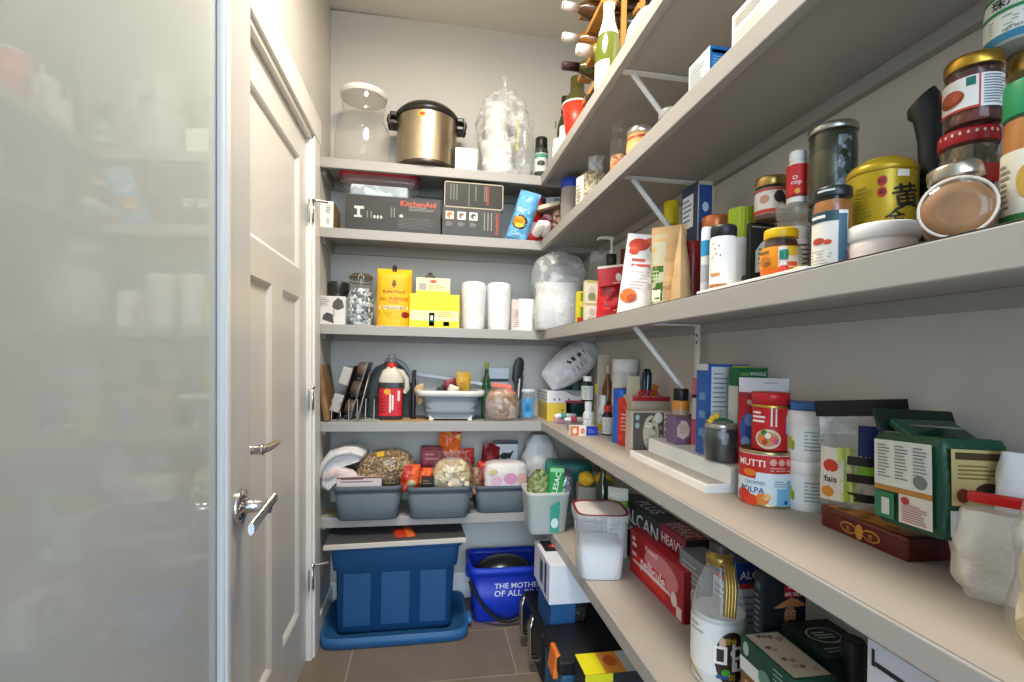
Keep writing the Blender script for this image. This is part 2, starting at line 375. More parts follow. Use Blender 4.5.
# glazed pantry door, swung open against the left wall
def door_glazed():
    root = bpy.data.objects.new('door_2', None); C.objects.link(root); root['kind'] = 'structure'
    xf = -.356; th = .04; X = xf - th / 2; y1 = 1.080; y0 = .30; z0, z1 = .012, 2.03; st = .112
    m = P('#c6c4c1', .32, var=.01, scale=3)
    fr = MB()
    fr.box(th, st, z1 - z0, m, .003, X, y1 - st / 2, z0); fr.box(th, st, z1 - z0, m, .003, X, y0 + st / 2, z0)
    fr.box(th, y1 - y0 - 2 * st, .14, m, .003, X, (y0 + y1) / 2, z1 - .14); fr.box(th, y1 - y0 - 2 * st, .22, m, .003, X, (y0 + y1) / 2, z0)
    fr.build('frame', root)
    bd = MB(); mbd = P('#dddfe2', .25, var=.01)
    ya, yb, za, zb = y0 + st, y1 - st, z0 + .22, z1 - .14; bw = .034
    for (a, b, c, d) in ((yb - bw, yb, za, zb), (ya, ya + bw, za, zb)):
        bd.box(.012, b - a, d - c, mbd, .004, xf - .003, (a + b) / 2, c)
        bd.box(.008, (b - a) * .5, d - c, mbd, .003, xf + .003, (a + b) / 2, c)
    for c, d in ((za, za + bw), (zb - bw, zb)): bd.box(.012, yb - ya - 2 * bw, d - c, mbd, .004, xf - .003, (ya + yb) / 2, c)
    bd.build('glazing_bead', root)
    gm, nt, out = _new('frosted_glass')
    b = nt.nodes.new('ShaderNodeBsdfPrincipled'); b.inputs['Base Color'].default_value = lin((182, 187, 184)) + (1,)
    b.inputs['Roughness'].default_value = .6; b.inputs['Specular IOR Level'].default_value = .2; b.inputs['Coat Weight'].default_value = .8; b.inputs['Coat Roughness'].default_value = .025; b.inputs['Coat IOR'].default_value = 1.5
    nt.links.new(b.outputs[0], out.inputs[0])
    MB().box(.006, yb - ya - .02, zb - za - .02, gm, 0, xf - .012, (ya + yb) / 2, za + .01).build('pane', root)
    chrome = P('#d6d6d6', .08, 1., var=.01)
    h = MB(); z = .862; y = y1 - .062
    h.at(xf, y, z, ry=PI / 2).lathe([(.034, 0), (.034, .005), (.031, .009), (.018, .012), (.0125, .016), (.0125, .052), (.016, .056), (0, .058)], chrome, 28)
    h.at()
    pts = [(xf + .05, y + .002, z + .002), (xf + .054, y - .02, z - .006), (xf + .062, y + .03, z + .004), (xf + .075, y + .07, z + .018)]
    h.loft([[(xf + .040 + t * .022 + q[0] * .5, y - .058 + t * .064 + q[0] * .2, z - .026 + t * .038 + q[1]) for q in [(math.cos(a) * .010, math.sin(a) * (.012 - .003 * t)) for a in [2 * PI * k / 10 for k in range(10)]]] for t in (0, .15, .4, .7, .9, 1)], chrome)
    h.build('door_handle', root)
    return root
door_glazed()
# ceiling lamp, out of the frame over the aisle
lt = T('ceiling_lamp', 'flush round ceiling lamp over the pantry aisle', 'lamp', .1, 1.1, CEIL)
MB().lathe([(.17, 0), (.175, -.02), (.165, -.035)][::-1], P('#e8e6e2', .4), 36).build('base', lt)
MB().lathe([(.0, -.085), (.07, -.08), (.12, -.064), (.155, -.036)], P('#fff4e2', .5, emit=6.), 36).build('lamp_shade', lt)
# ================================================================ shelves
TB, NH, NT = .019, .041, .02                       # board thickness, front edge height and thickness
def back_shelf(z, label, xr=XR):
    s = T('wall_shelf', label, 'shelf', 0, YB, z, group='shelves on the back wall')
    MB().box(xr - XL - .002, YB - YF - NT - .001, TB, m_shelf, .001, (XL + xr) / 2, -(YB - YF - NT) / 2, -TB).build('board', s)
    MB().box(xr - XL - .002, NT, NH, m_shelf, .002, (XL + xr) / 2, YF - YB + NT / 2, -NH).build('front_edge', s)
    MB().box(xr - XL - .002, .018, .042, m_shelf, .001, (XL + xr) / 2, -.009, -TB - .042).build('cleat', s)
    MB().box(.018, YB - YF - .06, .042, m_shelf, .001, XL + .009, -(YB - YF) / 2 + .01, -TB - .042).build('cleat', s)
    return s
def side_shelf(z, label, xf=XF, y1=YF, bracket=True, NH=NH):
    s = T('wall_shelf', label, 'shelf', XR, 0, z, group='shelves on the right wall')
    L = y1 - YN - .002; yc = (y1 + YN) / 2
    MB().box(XR - xf - NT - .001, L, TB, m_shelf, .001, (xf + NT - XR) / 2, yc, -TB).build('board', s)
    MB().box(NT, L, NH, m_shelf, .002, xf + NT / 2 - XR, yc, -NH).build('front_edge', s)
    MB().box(.018, L, .026, m_shelf, .001, -.0095, yc, -TB - .026).build('cleat', s)
    if bracket:
        w = P('#e9e9e8', .35); b = MB(); y = 1.262; zt = -TB - .001; xa = xf + NT + .004 - XR
        b.box(-xa - .02, .02, .005, w, .001, xa / 2 - .01, y, zt - .005)
        b.box(.004, .022, .26, w, .001, -.0215, y, zt - .262)
        b.tube([(xa + .035, y, zt - .006), (-.022, y, zt - .225)], .0075, w, 6)
        br = b.build('bracket', s)
        for k in (.03, .05):
            MB().at(-.0235, y, zt - k, ry=-PI / 2).lathe([(.004, 0), (.004, .002), (0, .003)], P('#777777', .3, .8), 8).build('screw', br)
    return s
for z, w in ((S1, 'topmost, with the steel pot'), (S2, 'second from the top, with the dark appliance boxes'), (S3, 'third from the top, with the yellow flour'), (S4, 'fourth from the top, with the red-capped jug'), (S5, 'lowest, under three grey bins')):
    back_shelf(z, 'grey painted back wall shelf, ' + w)
side_shelf(S1, 'grey painted right wall shelf, topmost, carrying wine bottles')
side_shelf(S2, 'grey painted right wall shelf, second from the top, carrying jars and small boxes')
side_shelf(S3, 'grey painted right wall shelf at eye level, crowded with jars and pouches')
side_shelf(S4, 'grey painted right wall shelf with tan lining, carrying the tomato can', bracket=False, NH=.034)
side_shelf(S5, 'grey painted right wall shelf, lowest, carrying foil boxes', .476, bracket=False)
# tan lining paper on the worktop-height shelf
def liner(z, xf, lb, col='#a89f95'):
    o = T('shelf_liner', lb, 'shelf liner', XR, 0, z + .0004)
    m = P(col, .6, var=.05, scale=6); ys = [YN + .01 + (YB - YN - .03) * k / 60 for k in range(61)]
    vs = []; r = random.Random(3)
    for y in ys:
        e = .014 * (y > 1.2 and z < 1) * r.random() + (.004 if z < 1 else .0005)
        vs += [(xf + e - XR, y, 0), (-.02, y, 0), (xf + e - XR, y, .0009), (-.02, y, .0009)]
    fs = []
    for k in range(60):
        a = 4 * k; fs += [(a, a + 1, a + 5, a + 4), (a + 2, a + 6, a + 7, a + 3), (a, a + 4, a + 6, a + 2)]
    MB().add(vs, fs, m).build('sheet', o)
liner(S4, XF, 'tan lining paper with a wavy front edge under the tomato can')
liner(S5, .476, 'tan lining paper on the lowest right shelf under the foil cartons')
liner(S3, XF, 'thin dark lining sheet along the eye-level right shelf', '#4a4440')
# ================================================================ camera, light, colour
cam = bpy.data.cameras.new('camera'); co = bpy.data.objects.new('camera', cam); C.objects.link(co)
cam.sensor_width = 36; cam.lens = 36 * F / 1024; cam.shift_y = (VH - 341) / 1024; cam.clip_start = .02
co.location = (0, 0, CH); co.rotation_euler = (PI / 2, 0, -YAW)
sc = bpy.context.scene; sc.camera = co
L = bpy.data.lights.new('ceiling_light', 'AREA'); L.shape = 'DISK'; L.size = .5; L.energy = 35; L.color = (1, .90, .75)
lo = bpy.data.objects.new('ceiling_light', L); C.objects.link(lo); lo.location = (.1, 1.1, CEIL - .1)
WDIM, WWIN = 1.3, 8.
w = bpy.data.worlds.new('world'); sc.world = w; w.use_nodes = True
# daylight of the room behind the doorway: dim walls with one wide bright window
nt = w.node_tree; bg = nt.nodes['Background']; N = nt.nodes.new; K = nt.links.new
tc = N('ShaderNodeTexCoord'); sx = N('ShaderNodeSeparateXYZ'); K(tc.outputs['Generated'], sx.inputs[0])
def band(sock, a, b, c, d):
    u = N('ShaderNodeMapRange'); u.interpolation_type = 'SMOOTHSTEP'; u.inputs['From Min'].default_value = a; u.inputs['From Max'].default_value = b; K(sock, u.inputs['Value'])
    v = N('ShaderNodeMapRange'); v.interpolation_type = 'SMOOTHSTEP'; v.inputs['From Min'].default_value = c; v.inputs['From Max'].default_value = d; v.inputs['To Min'].default_value = 1; v.inputs['To Max'].default_value = 0; K(sock, v.inputs['Value'])
    m = N('ShaderNodeMath'); m.operation = 'MULTIPLY'; K(u.outputs[0], m.inputs[0]); K(v.outputs[0], m.inputs[1]); return m.outputs[0]
bx, bz = band(sx.outputs['X'], -.50, -.40, .20, .30), band(sx.outputs['Z'], -.12, -.02, .42, .55)
yk = band(sx.outputs['Y'], -2, -1.9, -.3, -.2)
m1 = N('ShaderNodeMath'); m1.operation = 'MULTIPLY'; K(bx, m1.inputs[0]); K(bz, m1.inputs[1])
m2 = N('ShaderNodeMath'); m2.operation = 'MULTIPLY'; K(m1.outputs[0], m2.inputs[0]); K(yk, m2.inputs[1])
st = N('ShaderNodeMapRange'); st.inputs['To Min'].default_value = WDIM; st.inputs['To Max'].default_value = WWIN; K(m2.outputs[0], st.inputs['Value'])
bg.inputs[0].default_value = (.66, .83, 1, 1); K(st.outputs[0], bg.inputs[1])
sc.view_settings.view_transform = 'Standard'; sc.view_settings.look = 'None'; sc.view_settings.gamma = 1; sc.view_settings.use_curve_mapping = False
sc.view_settings.exposure = 0.1
sc.cycles.transparent_max_bounces = 24; sc.cycles.max_bounces = 8; sc.cycles.diffuse_bounces = 5; sc.cycles.caustics_reflective = False; sc.cycles.caustics_refractive = False
# ================================================================ kit of container shapes
WHITE, BLACK = '#eeece8', '#1d1c1c'
STEEL = P('#bdb9b2', .25, 1., var=.02); GOLD = P('#c9a24a', .28, 1., var=.03); CHROME = P('#cfcfcf', .12, 1., var=.01)
GLASS = CLR('#f4f6f4', .03, .4, .05); PLASTIC = CLR('#f2f4f5', .14, .6, .15); FILM = CLR('#ffffff', .10, .7, .12, cloud=.45, scale=22.)
MILKY = CLR('#f1f2f3', .45, .8, .3)
def carton(name, label, cat, s, h, deco=None, group=None, rz=0., bev=.0012, rx=0., ry=0.):
    mb = MB().box(s.w, s.d, s.h, P(h) if isinstance(h, str) else h, bev)
    if deco: deco(mb, s.w, s.d, s.h)
    o = mb.build(name); place(o, s.x, s.y, s.z, s.rz + rz, rx, ry); return tag(o, label, cat, group)
def start(name, label, cat, s, group=None, rz=0., rx=0., ry=0.):
    return T(name, label, cat, s.x, s.y, s.z, s.rz + rz, group, rx, ry)
def lab(t, S, x0, z0, x1, z1, h, deco=None, nx=10, off=.0006, name='label'):
    """a paper label bent onto the surface S; deco draws its print"""
    mb = MB().patch(S, x0, z0, x1, z1, P(h) if isinstance(h, str) else h, nx, 4, off)
    if deco: deco(mb, SO(S, off))
    return mb.build(name, t)
def SO(S, o0): return lambda x, z, o: S(x, z, o + o0)
def jar(name, label, cat, s, lid=None, fill=None, fillh=.8, lidh=.16, lidr=.9, glass=None, shape='plain', group=None, rz=0., seg=28):
    """glass jar: body, contents, lid; returns (thing, surface)"""
    t = start(name, label, cat, s, group, rz); r, h = s.r, s.h; hb = h * (1 - lidh) if lid else h
    pr = {'plain': [(.86, 0), (.97, .02), (1, .06), (1, .84), (.95, .90), (lidr * .96, .95), (lidr * .94, 1)],
          'round': [(.6, 0), (.86, .05), (1, .3), (1, .55), (.9, .8), (lidr * .95, .93), (lidr * .94, 1)],
          'shoulder': [(.88, 0), (.98, .02), (1, .05), (1, .52), (.95, .60), (.78, .72), (lidr * .92, .8), (lidr * .94, 1)]}[shape]
    prof = [(a * r, b * hb) for a, b in pr]
    MB().lathe(prof, glass or GLASS, seg, True, False).build('body', t)
    if fill:
        g = interp(prof); n = 8; ft = hb * fillh
        MB().lathe([(g(ft * k / n + .002) * .95, .003 + (ft - .003) * k / n) for k in range(n + 1)], fill, seg).build('contents', t)
    if lid:
        lr = lidr * r; z0 = hb - h * .02
        m = lid if not isinstance(lid, str) else P(lid, .35)
        MB().lathe([(lr * .98, z0), (lr * 1.0, z0 + .001), (lr * 1.0, h - .003), (lr * .96, h - .0006), (lr * .8, h), (lr * .75, h - .001), (0, h - .001)], m, seg).build('lid', t)
    return t, SC(interp(prof))
def bottle(name, label, cat, s, pr, mat, cap=None, capz=.9, capr=None, fill=None, fillh=.7, group=None, rz=0., seg=24, rx=0., ry=0.):
    """pr: (radius share, height share) body profile; cap from height share capz to 1"""
    t = start(name, label, cat, s, group, rz, rx, ry); r, h = s.r, s.h
    prof = [(a * r, b * h) for a, b in pr]
    MB().lathe(prof, mat, seg).build('body', t)
    if fill:
        g = interp(prof); n = 10; ft = h * fillh
        MB().lathe([(max(.001, g(ft * k / n + .002) * .95), .002 + (ft - .002) * k / n) for k in range(n + 1)], fill, seg).build('contents', t)
    if cap:
        cr = (capr or pr[-1][0] * 1.15) * r; m = P(cap, .4) if isinstance(cap, str) else cap
        MB().lathe([(cr * .97, capz * h), (cr, capz * h + .001), (cr, h - .002), (cr * .94, h), (0, h)], m, seg).build('cap', t)
    return t, SC(interp(prof))
def pouchS(w, h, d, kind='stand', seed=0, amp=.0015):
    def S(x, z, o, sg=1):
        fx = max(0., 1 - abs(2 * x / w) ** 2.6); q = min(max(z / h, 0), 1)
        fz = (1 - q) ** .62 if kind == 'stand' else max(0., math.sin(PI * q)) ** .5 if kind in ('pillow', 'lens') else (1 - .25 * q) * (1 - max(0, (q - .8) / .2) ** 2)
        n = noise.noise(Vector((x * 38 + seed * 7.3, z * 38, seed + 3 * sg))) * amp * (.3 + min(1, fz * 2) * min(1, fx * 3))
        if kind == 'lens': x = x * (.35 + .65 * max(0., math.sin(PI * (.06 + .88 * q))) ** .7)
        return (x, -sg * ((d / 2) * fx ** .55 * fz + n * 2 + o), z)
    return S
def pouch(name, label, cat, s, mats, d=.05, kind='stand', deco=None, seed=0, amp=.0015, group=None, rz=0., rx=0., ry=0., seal=None, nx=14, nz=18, part='bag', one=False):
    """printed bag. mats: list of (upper height share, material); seal: colour of the sealed top strip"""
    w, h = s.w, s.h; S = pouchS(w, h, d, kind, seed, amp)
    mb = MB()
    for sg in (1, -1):
        for j in range(nz):
            q = (j + .5) / nz; m = next(mm for u, mm in mats if q <= u + 1e-6)
            row = [[S(-w / 2 + w * i / nx, h * (j + e) / nz, 0, sg) for i in range(nx + 1)] for e in (0, 1)]
            vs = row[0] + row[1]; k = nx + 1
            fs = [(i, i + 1, k + i + 1, k + i) if sg > 0 else (i + 1, i, k + i, k + i + 1) for i in range(nx)]
            mb.add(vs, fs, m, True)
    if deco: deco(mb, S, w, h)
    if one:
        o = mb.build(name); place(o, s.x, s.y, s.z, s.rz + rz, rx, ry); return tag(o, label, cat, group), S
    t = start(name, label, cat, s, group, rz, rx, ry); mb.build(part, t)
    if seal:
        e = MB().box(w * 1.0, .0022, h * .06, P(seal, .4) if isinstance(seal, str) else seal, .0006, 0, 0, h * .965); e.build('seal', t)
    return t, S
def spot(x, y, z, w=0, d=0, h=0, rz=0, r=0):
    s = Spot(); s.x, s.y, s.z, s.w, s.d, s.h, s.rz, s.r = x, y, z, w, d, h, rz, r; return s
def blobmb(mb, w, d, h, m, seed=0, amp=.12, p=2.6, prof=None, n=30, k=16):
    """soft crumpled bag or bundle"""
    prof = prof or [(.7, 0), (.95, .08), (1, .3), (.97, .6), (.8, .82), (.45, .96), (.1, 1)]
    g = interp(prof); rings = []
    for j in range(k + 1):
        q = j / k; f = g(q); ring = []
        for (x, y, z) in sqring(w / 2 * f, d / 2 * f, h * q, p, n):
            e = 1 + amp * noise.noise(Vector((x * 14 / max(.05, w) * .5 + seed * 5.1, y * 14 / max(.05, d) * .5, q * 4 + seed))) + amp * .5 * noise.noise(Vector((x * 40 + seed, y * 40, z * 40)))
            ring.append((x * e, y * e, z + (h * amp * .12 * noise.noise(Vector((x * 30, y * 30, seed))) if j else 0)))
        rings.append(ring)
    return mb.loft(rings, m)
def blob(name, label, cat, s, m, seed=0, amp=.12, p=2.6, prof=None, group=None, rz=0., rx=0., ry=0.):
    mb = blobmb(MB(), s.w, s.d, s.h, m, seed, amp, p, prof); o = mb.build(name); place(o, s.x, s.y, s.z, s.rz + rz, rx, ry); return tag(o, label, cat, group)
WINE = [(.9, 0), (1, .02), (1, .58), (.93, .65), (.62, .74), (.38, .80), (.36, .97), (.40, .975), (.40, 1)]
# ================================================================ topmost shelf, back wall
s = rnd(334, 390, 79, S1, Y=2.222)
t = start('storage_jar', 'large clear glass jar with white lid at the left of the topmost shelf', 'jar', s); r, h = s.r, s.h
MB().lathe([(.86 * r, 0), (.98 * r, .012), (r, .04), (r, .42 * h), (.95 * r, .52 * h), (.78 * r, .62 * h), (.73 * r, .68 * h), (.74 * r, .74 * h), (.79 * r, .84 * h), (.79 * r, .94 * h)], CLR('#dedad2', .22, .9, .06), 40, True, False).build('body', t)
MB().lathe([(.81 * r, .925 * h), (.83 * r, .93 * h), (.83 * r, .95 * h), (.85 * r, .955 * h), (.85 * r, .985 * h), (.82 * r, h), (.7 * r, h), (0, .995 * h)], P('#eeeae2', .4), 40).build('lid', t)
s = rnd(396, 456, 94, S1, Y=2.222)
t = start('cooking_pot', 'brushed steel lidded pot with black side handles on the topmost shelf', 'pot', s); r, h = s.r, s.h
MB().lathe([(.9 * r, 0), (.98 * r, .01), (r, .03), (r, .80 * h)], P('#b7a98f', .32, 1., var=.03, scale=30), 48).build('body', t)
MB().lathe([(.92 * r, .001), (1.01 * r, .008), (1.01 * r, .022), (r, .024)], P('#4d463c', .35, .8), 48).build('base_ring', t)
blk = P('#211e1b', .3)
MB().lathe([(1.02 * r, .79 * h), (1.05 * r, .80 * h), (1.05 * r, .86 * h), (1.0 * r, .89 * h), (.85 * r, .955 * h), (.5 * r, .99 * h), (0, h)], blk, 48).build('lid', t)
for sg in (-1, 1):
    m = MB(); x = sg * r
    m.box(.035, .075, .022, blk, .006, x * 1.1, 0, .80 * h); m.box(.035, .075, .022, blk, .006, x * 1.1, 0, .68 * h)
    m.tube([(x * 1.1 + sg * .016, -.03, .69 * h), (x * 1.1 + sg * .022, -.03, .75 * h), (x * 1.1 + sg * .016, -.03, .81 * h)], .009, blk); m.tube([(x * 1.1 + sg * .016, .03, .69 * h), (x * 1.1 + sg * .022, .03, .75 * h), (x * 1.1 + sg * .016, .03, .81 * h)], .009, blk)
    m.build('side_handle', t)
m = MB(); SP = SC(r); m.oval(SP, -.02, .72 * h, .02, .013, P('#d8a92c', .3)); m.oval(SP, -.02, .722 * h, .012, .006, P('#b4321f', .4), .0014); m.build('badge', t)
s = frt(455, 477, 148, S1, 2.14, .07); carton('white_carton', 'plain white carton between the steel pot and the bagged cups', 'box', s, '#efece6')
s = rnd(478, 514, 98, S1, Y=2.225); r, h = s.r, s.h
for i, (z0, hh, lb) in enumerate(((0, .47, 'white ribbed tub at the bottom inside the clear bag'), (.47, .53, 'white tub stacked upper inside the clear bag'))):
    t = T('plastic_tub', lb, 'tub', s.x, s.y, S1 + z0 * h, s.rz); k = .82 if i else 1
    if i == 0: MB().lathe([(.72 * r, 0), (.74 * r, .004), (.98 * r, hh * h * .86), (r, hh * h * .88), (r, hh * h)], P('#dedbd6', .5), 28).build('body', t)
    else:
        MB().lathe([(.62 * r, 0), (.68 * r, .004), (.70 * r, hh * h * .8), (.66 * r, hh * h * .9)], P('#d9d6d1', .5), 28).build('body', t); MB().lathe([(.7 * r, hh * h * .86), (.72 * r, hh * h * .88), (.72 * r, hh * h), (0, hh * h)], P('#e2dfda', .5), 28).build('lid', t)
sb = rnd(472, 534, 70, S1, Y=2.225)
t = start('plastic_bag', 'knotted clear plastic bag around the white tubs on the topmost shelf', 'bag', sb)
blobmb(MB(), sb.r * 1.75, sb.r * 1.75, sb.h, CLR('#ffffff', .10, .5, .1, cloud=.42, scale=26.), 4, .24, 2.2, [(.85, 0), (.95, .05), (.9, .3), (.95, .6), (.8, .8), (.4, .93), (.09, 1)]).build('film', t)
m = MB().at(0, 0, sb.h * .99); m.lathe([(.006, 0), (.004, .015), (.016, .045), (.02, .055)], CLR('#ffffff', .25, .8, .1, cloud=.4), 9, False, False); m.build('knot', t)
s2 = rnd(514, 533, 151, S1, Y=2.2); t, S = jar('plastic_cup', 'empty clear plastic cup under the container with lime label', 'cup', s2, None, None, glass=CLR('#f4f4f2', .22, .7, .1))
s = rnd(515, 533, 112, S1 + s2.h + .001, Y=2.2); t, S = jar('clear_container', 'clear plastic container with lime green label beside the knotted bag', 'container', s, None, None, glass=CLR('#f4f4f2', .2, .7, .1))
lab(t, S, -s.r * 1.3, s.h * .05, -s.r * .75, s.h * .95, '#c3cf3a', lambda m, S: m.lines(S, -s.r * 1.2, s.h * .2, -s.r * .85, s.h * .8, 7, P('#4d5c18')))
s = rnd(534, 547.5, 135.5, S1, Y=2.14)
t, S = bottle('spray_can', 'slim spray can with black cap at the corner of the topmost shelf', 'spray can', s, [(.92, 0), (1, .02), (1, .68), (.9, .72)], P('#43433f', .3, .4), '#1c1b1a', .70, .9)
lab(t, S, -s.r * 1.4, s.h * .12, s.r * 1.4, s.h * .58, '#cfd3cb', lambda m, S: (m.patch(S, -s.r * 1.2, s.h * .46, s.r * 1.2, s.h * .56, P('#1f8a76')), m.oval(S, 0, s.h * .32, s.r * .6, s.h * .07, P('#3a3a38')), m.lines(S, -s.r, s.h * .14, s.r, s.h * .24, 3, P('#333333'))))
# ---------------------------------------------------------------- topmost shelf, right wall
s = rnd(550, 557, 120, S1, X=.62)
t, S = bottle('oil_cruet', 'slender clear glass cruet with stopper behind the white tubs, topmost shelf', 'bottle', s, [(1, 0), (1, .55), (.5, .7), (.4, .9), (.6, .92)], GLASS, '#8c8578', .9, .7)
s = rnd(552, 565, 137, S1, X=.545); t, S = jar('salt_tub', 'small plain white tub at the corner end of the wine shelf', 'tub', s, '#f2efe9', None, glass=P('#e9e6df'))
s = rnd(558, 572, 124, S1, X=.565); t, S = jar('salt_tub', 'taller white tub just behind the red cup', 'tub', s, '#efece6', None, glass=P('#ece9e2'))
s = rnd(556, 571, 93, S1, X=.60)
t, S = bottle('oil_bottle', 'slim dark olive bottle left of the red cup', 'bottle', s, WINE, P('#3a3a22', .15), '#2a2418', .8, .5)
s = rnd(561, 591, 98, S1, X=.555)
t = start('party_cup', 'red plastic cup with white rim on the wine shelf', 'cup', s); r, h = s.r, s.h
MB().lathe([(.62 * r, 0), (.66 * r, .004), (.72 * r, .3 * h), (.74 * r, .31 * h), (.96 * r, .97 * h), (.9 * r, .97 * h), (.64 * r, .02), (0, .01)], P('#d8321f', .35), 32).build('body', t)
m = MB(); m.tube([(.97 * r * math.sin(a), -.97 * r * math.cos(a), .985 * h) for a in [2 * PI * k / 28 for k in range(28)]], .004, P('#efe6dc', .4), 6, True); m.build('rim', t)
s = rnd(563, 588, 71, S1, X=.63)
t, S = bottle('wine_bottle', 'olive glass wine bottle standing behind the red cup', 'bottle', s, [(.9, 0), (1, .02), (1, .7), (.9, .78), (.58, .84), (.55, 1)], P('#55512a', .1), None)
lab(t, S, -s.r * 1.2, s.h * .2, s.r * .6, s.h * .5, '#e9e4d8')
# wine rack with lying bottles
RY = 1.72
t = T('wine_rack', 'honey coloured wooden wine rack on the topmost right shelf', 'rack', .61, RY - .055, S1)
wd = P('#a87a3c', .45, var=.18, scale=14)
for y in (-.12, .12):
    for x in (.03, .095): MB().box(.016, .016, .56, wd, .002, x, y, 0).build('upright', t)
for z in (.155, .275, .395, .515):
    for x in (-.025, .085): MB().box(.05 if x < 0 else .02, .262, .020, wd, .002, x, 0, z - .03).build('rail', t)
def lying(name_lb, x_tip, y, z, glass, caph, capsule, L=.29, r=.037):
    s = spot(x_tip + L, y, S1 + z, r=r, h=L)
    t, S = bottle('wine_bottle', name_lb, 'bottle', s, WINE, P(glass, .1, spec=.7), None, group='wine bottles lying in the rack', ry=-PI / 2)
    MB().lathe([(.395 * r, .735 * L + .02), (.42 * r, .77 * L), (.42 * r, .985 * L), (.36 * r, L + .001), (0, L + .001)], P(capsule, .35), 18).build('capsule', t)
    return t
lying('wine bottle lying highest in the rack, white capsule, brown glass', .485, RY, .475, '#4a2f12', 0, '#e8e4e0')
lying('amber wine bottle with white capsule lying second highest in the rack', .485, RY, .362, '#7a4c16', 0, '#e6e2de')
lying('wine bottle with a dark purple capsule lying lowest in view', .485, RY, .258, '#3f4017', 0, '#3a2630')
lying('wine bottle with wide white capsule lying between amber and purple-capped ones', .505, RY - .11, .251, '#8a7a2c', 0, '#efece4', L=.255, r=.045)
lying('bottle with a red cap lying low in the rack above the red cup', .575, RY, .148, '#5a2a1c', 0, '#c2382a', L=.19, r=.03)
lying('small bottle with black cap lying lowest, in front of the red cup', .545, RY - .09, .10, '#8a6a2c', 0, '#1f1d1b', L=.2, r=.03)
lying('dark wine bottle lying behind the green sparkling bottle', .585, RY - .11, .475, '#2e2a17', 0, '#d9c9a0', L=.26)
lying('dark wine bottle lying behind the neck of the sparkling bottle', .60, RY - .11, .362, '#3a341c', 0, '#55502c', L=.26)
s = rnd(594, 620.5, 0, S1, X=.555)
t = start('sparkling_wine_bottle', 'green sparkling wine bottle with white foil and label standing upright', 'bottle', s); r = s.r; h = max(s.h, .30)
pf = [(.9 * r, 0), (r, .008), (r, .50 * h), (.93 * r, .58 * h), (.7 * r, .70 * h), (.45 * r, .82 * h), (.36 * r, .95 * h), (.42 * r, .96 * h), (.42 * r, h)]
MB().lathe(pf, P('#5b6420', .08, spec=.8), 32).build('body', t)
MB().lathe([(a * 1.03 + .0004, b) for a, b in [(interp(pf)(.66 * h), .66 * h)] + pf[4:]] + [(0, h + .001)], P('#efe9e6', .35), 32).build('foil', t)
lab(t, SC(interp(pf)), -r * 1.3, .10 * h, r * .1, .36 * h, '#f1ece6')
s = spot(xat(652, 1.36), 1.36, S1, .15, .14, .23); t = start('paper_bundle', 'white printed paper-wrapped bundle beside the sparkling wine bottle', 'package', s)
m = blobmb(MB(), .15, .14, .23, P('#ebe6df', .6), 9, .05, 3.4, [(.9, 0), (1, .06), (1, .6), (.9, .82), (.6, .95), (.2, 1)]); m.build('wrapping', t)
m = MB()
for a, z in ((-.9, .05), (-.7, .09), (-1.1, .1), (-.85, .13), (-.5, .12), (-.95, .16)): m.oval(SC(.083), a * .083, z, .006, .004, P('#75727c'), .004, 8)
m.build('print', t)
# ================================================================ second shelf from the top, back wall
s = frt(319.5, 333, 201, S2, 2.125, .16)
carton('white_carton', 'small white carton against the left wall, second shelf from the top', 'box', s, '#e9e6e1', lambda m, w, d, h: (m.lines(SF(d), -w * .05, h * .55, w * .35, h * .85, 5, P('#6d6a66')), m.lines(SF(d), 0, h * .15, w * .3, h * .4, 3, P('#8d8a86')), m.patch(SR(w), -d / 2, 0, d / 2, h, P('#a5854e'))))
s = frt(345, 440, 197, S2, 2.122, .2); K1 = s; GB = '#383531'
def d1(m, w, d, h):
    S = SF(d); g = P('#c9c5bf'); o = P('#d0563a')
    m.txt(S, 'KitchenAid', w * .26, h * .84, o, w=w * .38); m.lines(S, w * .16, h * .63, w * .45, h * .76, 3, P('#8f8b85'))
    m.lines(S, w * .05, h * .12, w * .45, h * .45, 8, P('#6a6661'), .3, 5)
    m.patch(S, -w * .41, h * .36, -w * .33, h * .42, g); m.patch(S, -w * .38, h * .42, -w * .35, h * .6, g); m.patch(S, -w * .41, h * .6, -w * .31, h * .68, g)
    for x in (-.28, -.24): m.patch(S, w * x, h * .36, w * (x + .012), h * .55, P('#7d7974'))
    for x in (-.2, -.165, -.13): m.oval(S, w * x, h * .4, w * .012, h * .05, g)
    for x in (-.03, .0): m.patch(S, w * x, h * .42, w * (x + .012), h * .7, P('#7d7974'))
    m.oval(S, w * .08, h * .47, w * .02, h * .05, g)
carton('appliance_box', 'wide dark grey appliance box under the red-lidded food container', 'box', s, GB, d1)
s = frt(338.5, 418, 167.5, S2 + K1.h + .001, 2.14, .17)
t = start('food_container', 'clear plastic food container with dark red lid on the wide grey box', 'container', s); w, d, h = s.w, s.d, s.h
MB().sq([(.4 * w, .4 * d, 0), (.43 * w, .43 * d, .006), (.47 * w, .47 * d, h * .5), (.495 * w, .495 * d, h * .52), (.495 * w, .495 * d, h * .56), (.47 * w, .47 * d, h * .58), (.48 * w, .48 * d, h * .76)], CLR('#e6ecee', .2, .6, .1), 6, 40, True, False).build('body', t)
MB().box(.74 * w, .75 * d, h * .42, VOR(['#c3cdd0', '#dfe6e8', '#aab6ba'], 30, .4, .3), .01, 0, 0, .006).build('contents', t)
MB().sq([(.49 * w, .49 * d, h * .74), (.512 * w, .512 * d, h * .75), (.512 * w, .505 * d, h * .95), (.47 * w, .47 * d, h)], P('#b01f2c', .35), 6, 40).build('lid', t)
s = frt(442, 501, 208.5, S2, 2.122, .2); K2 = s
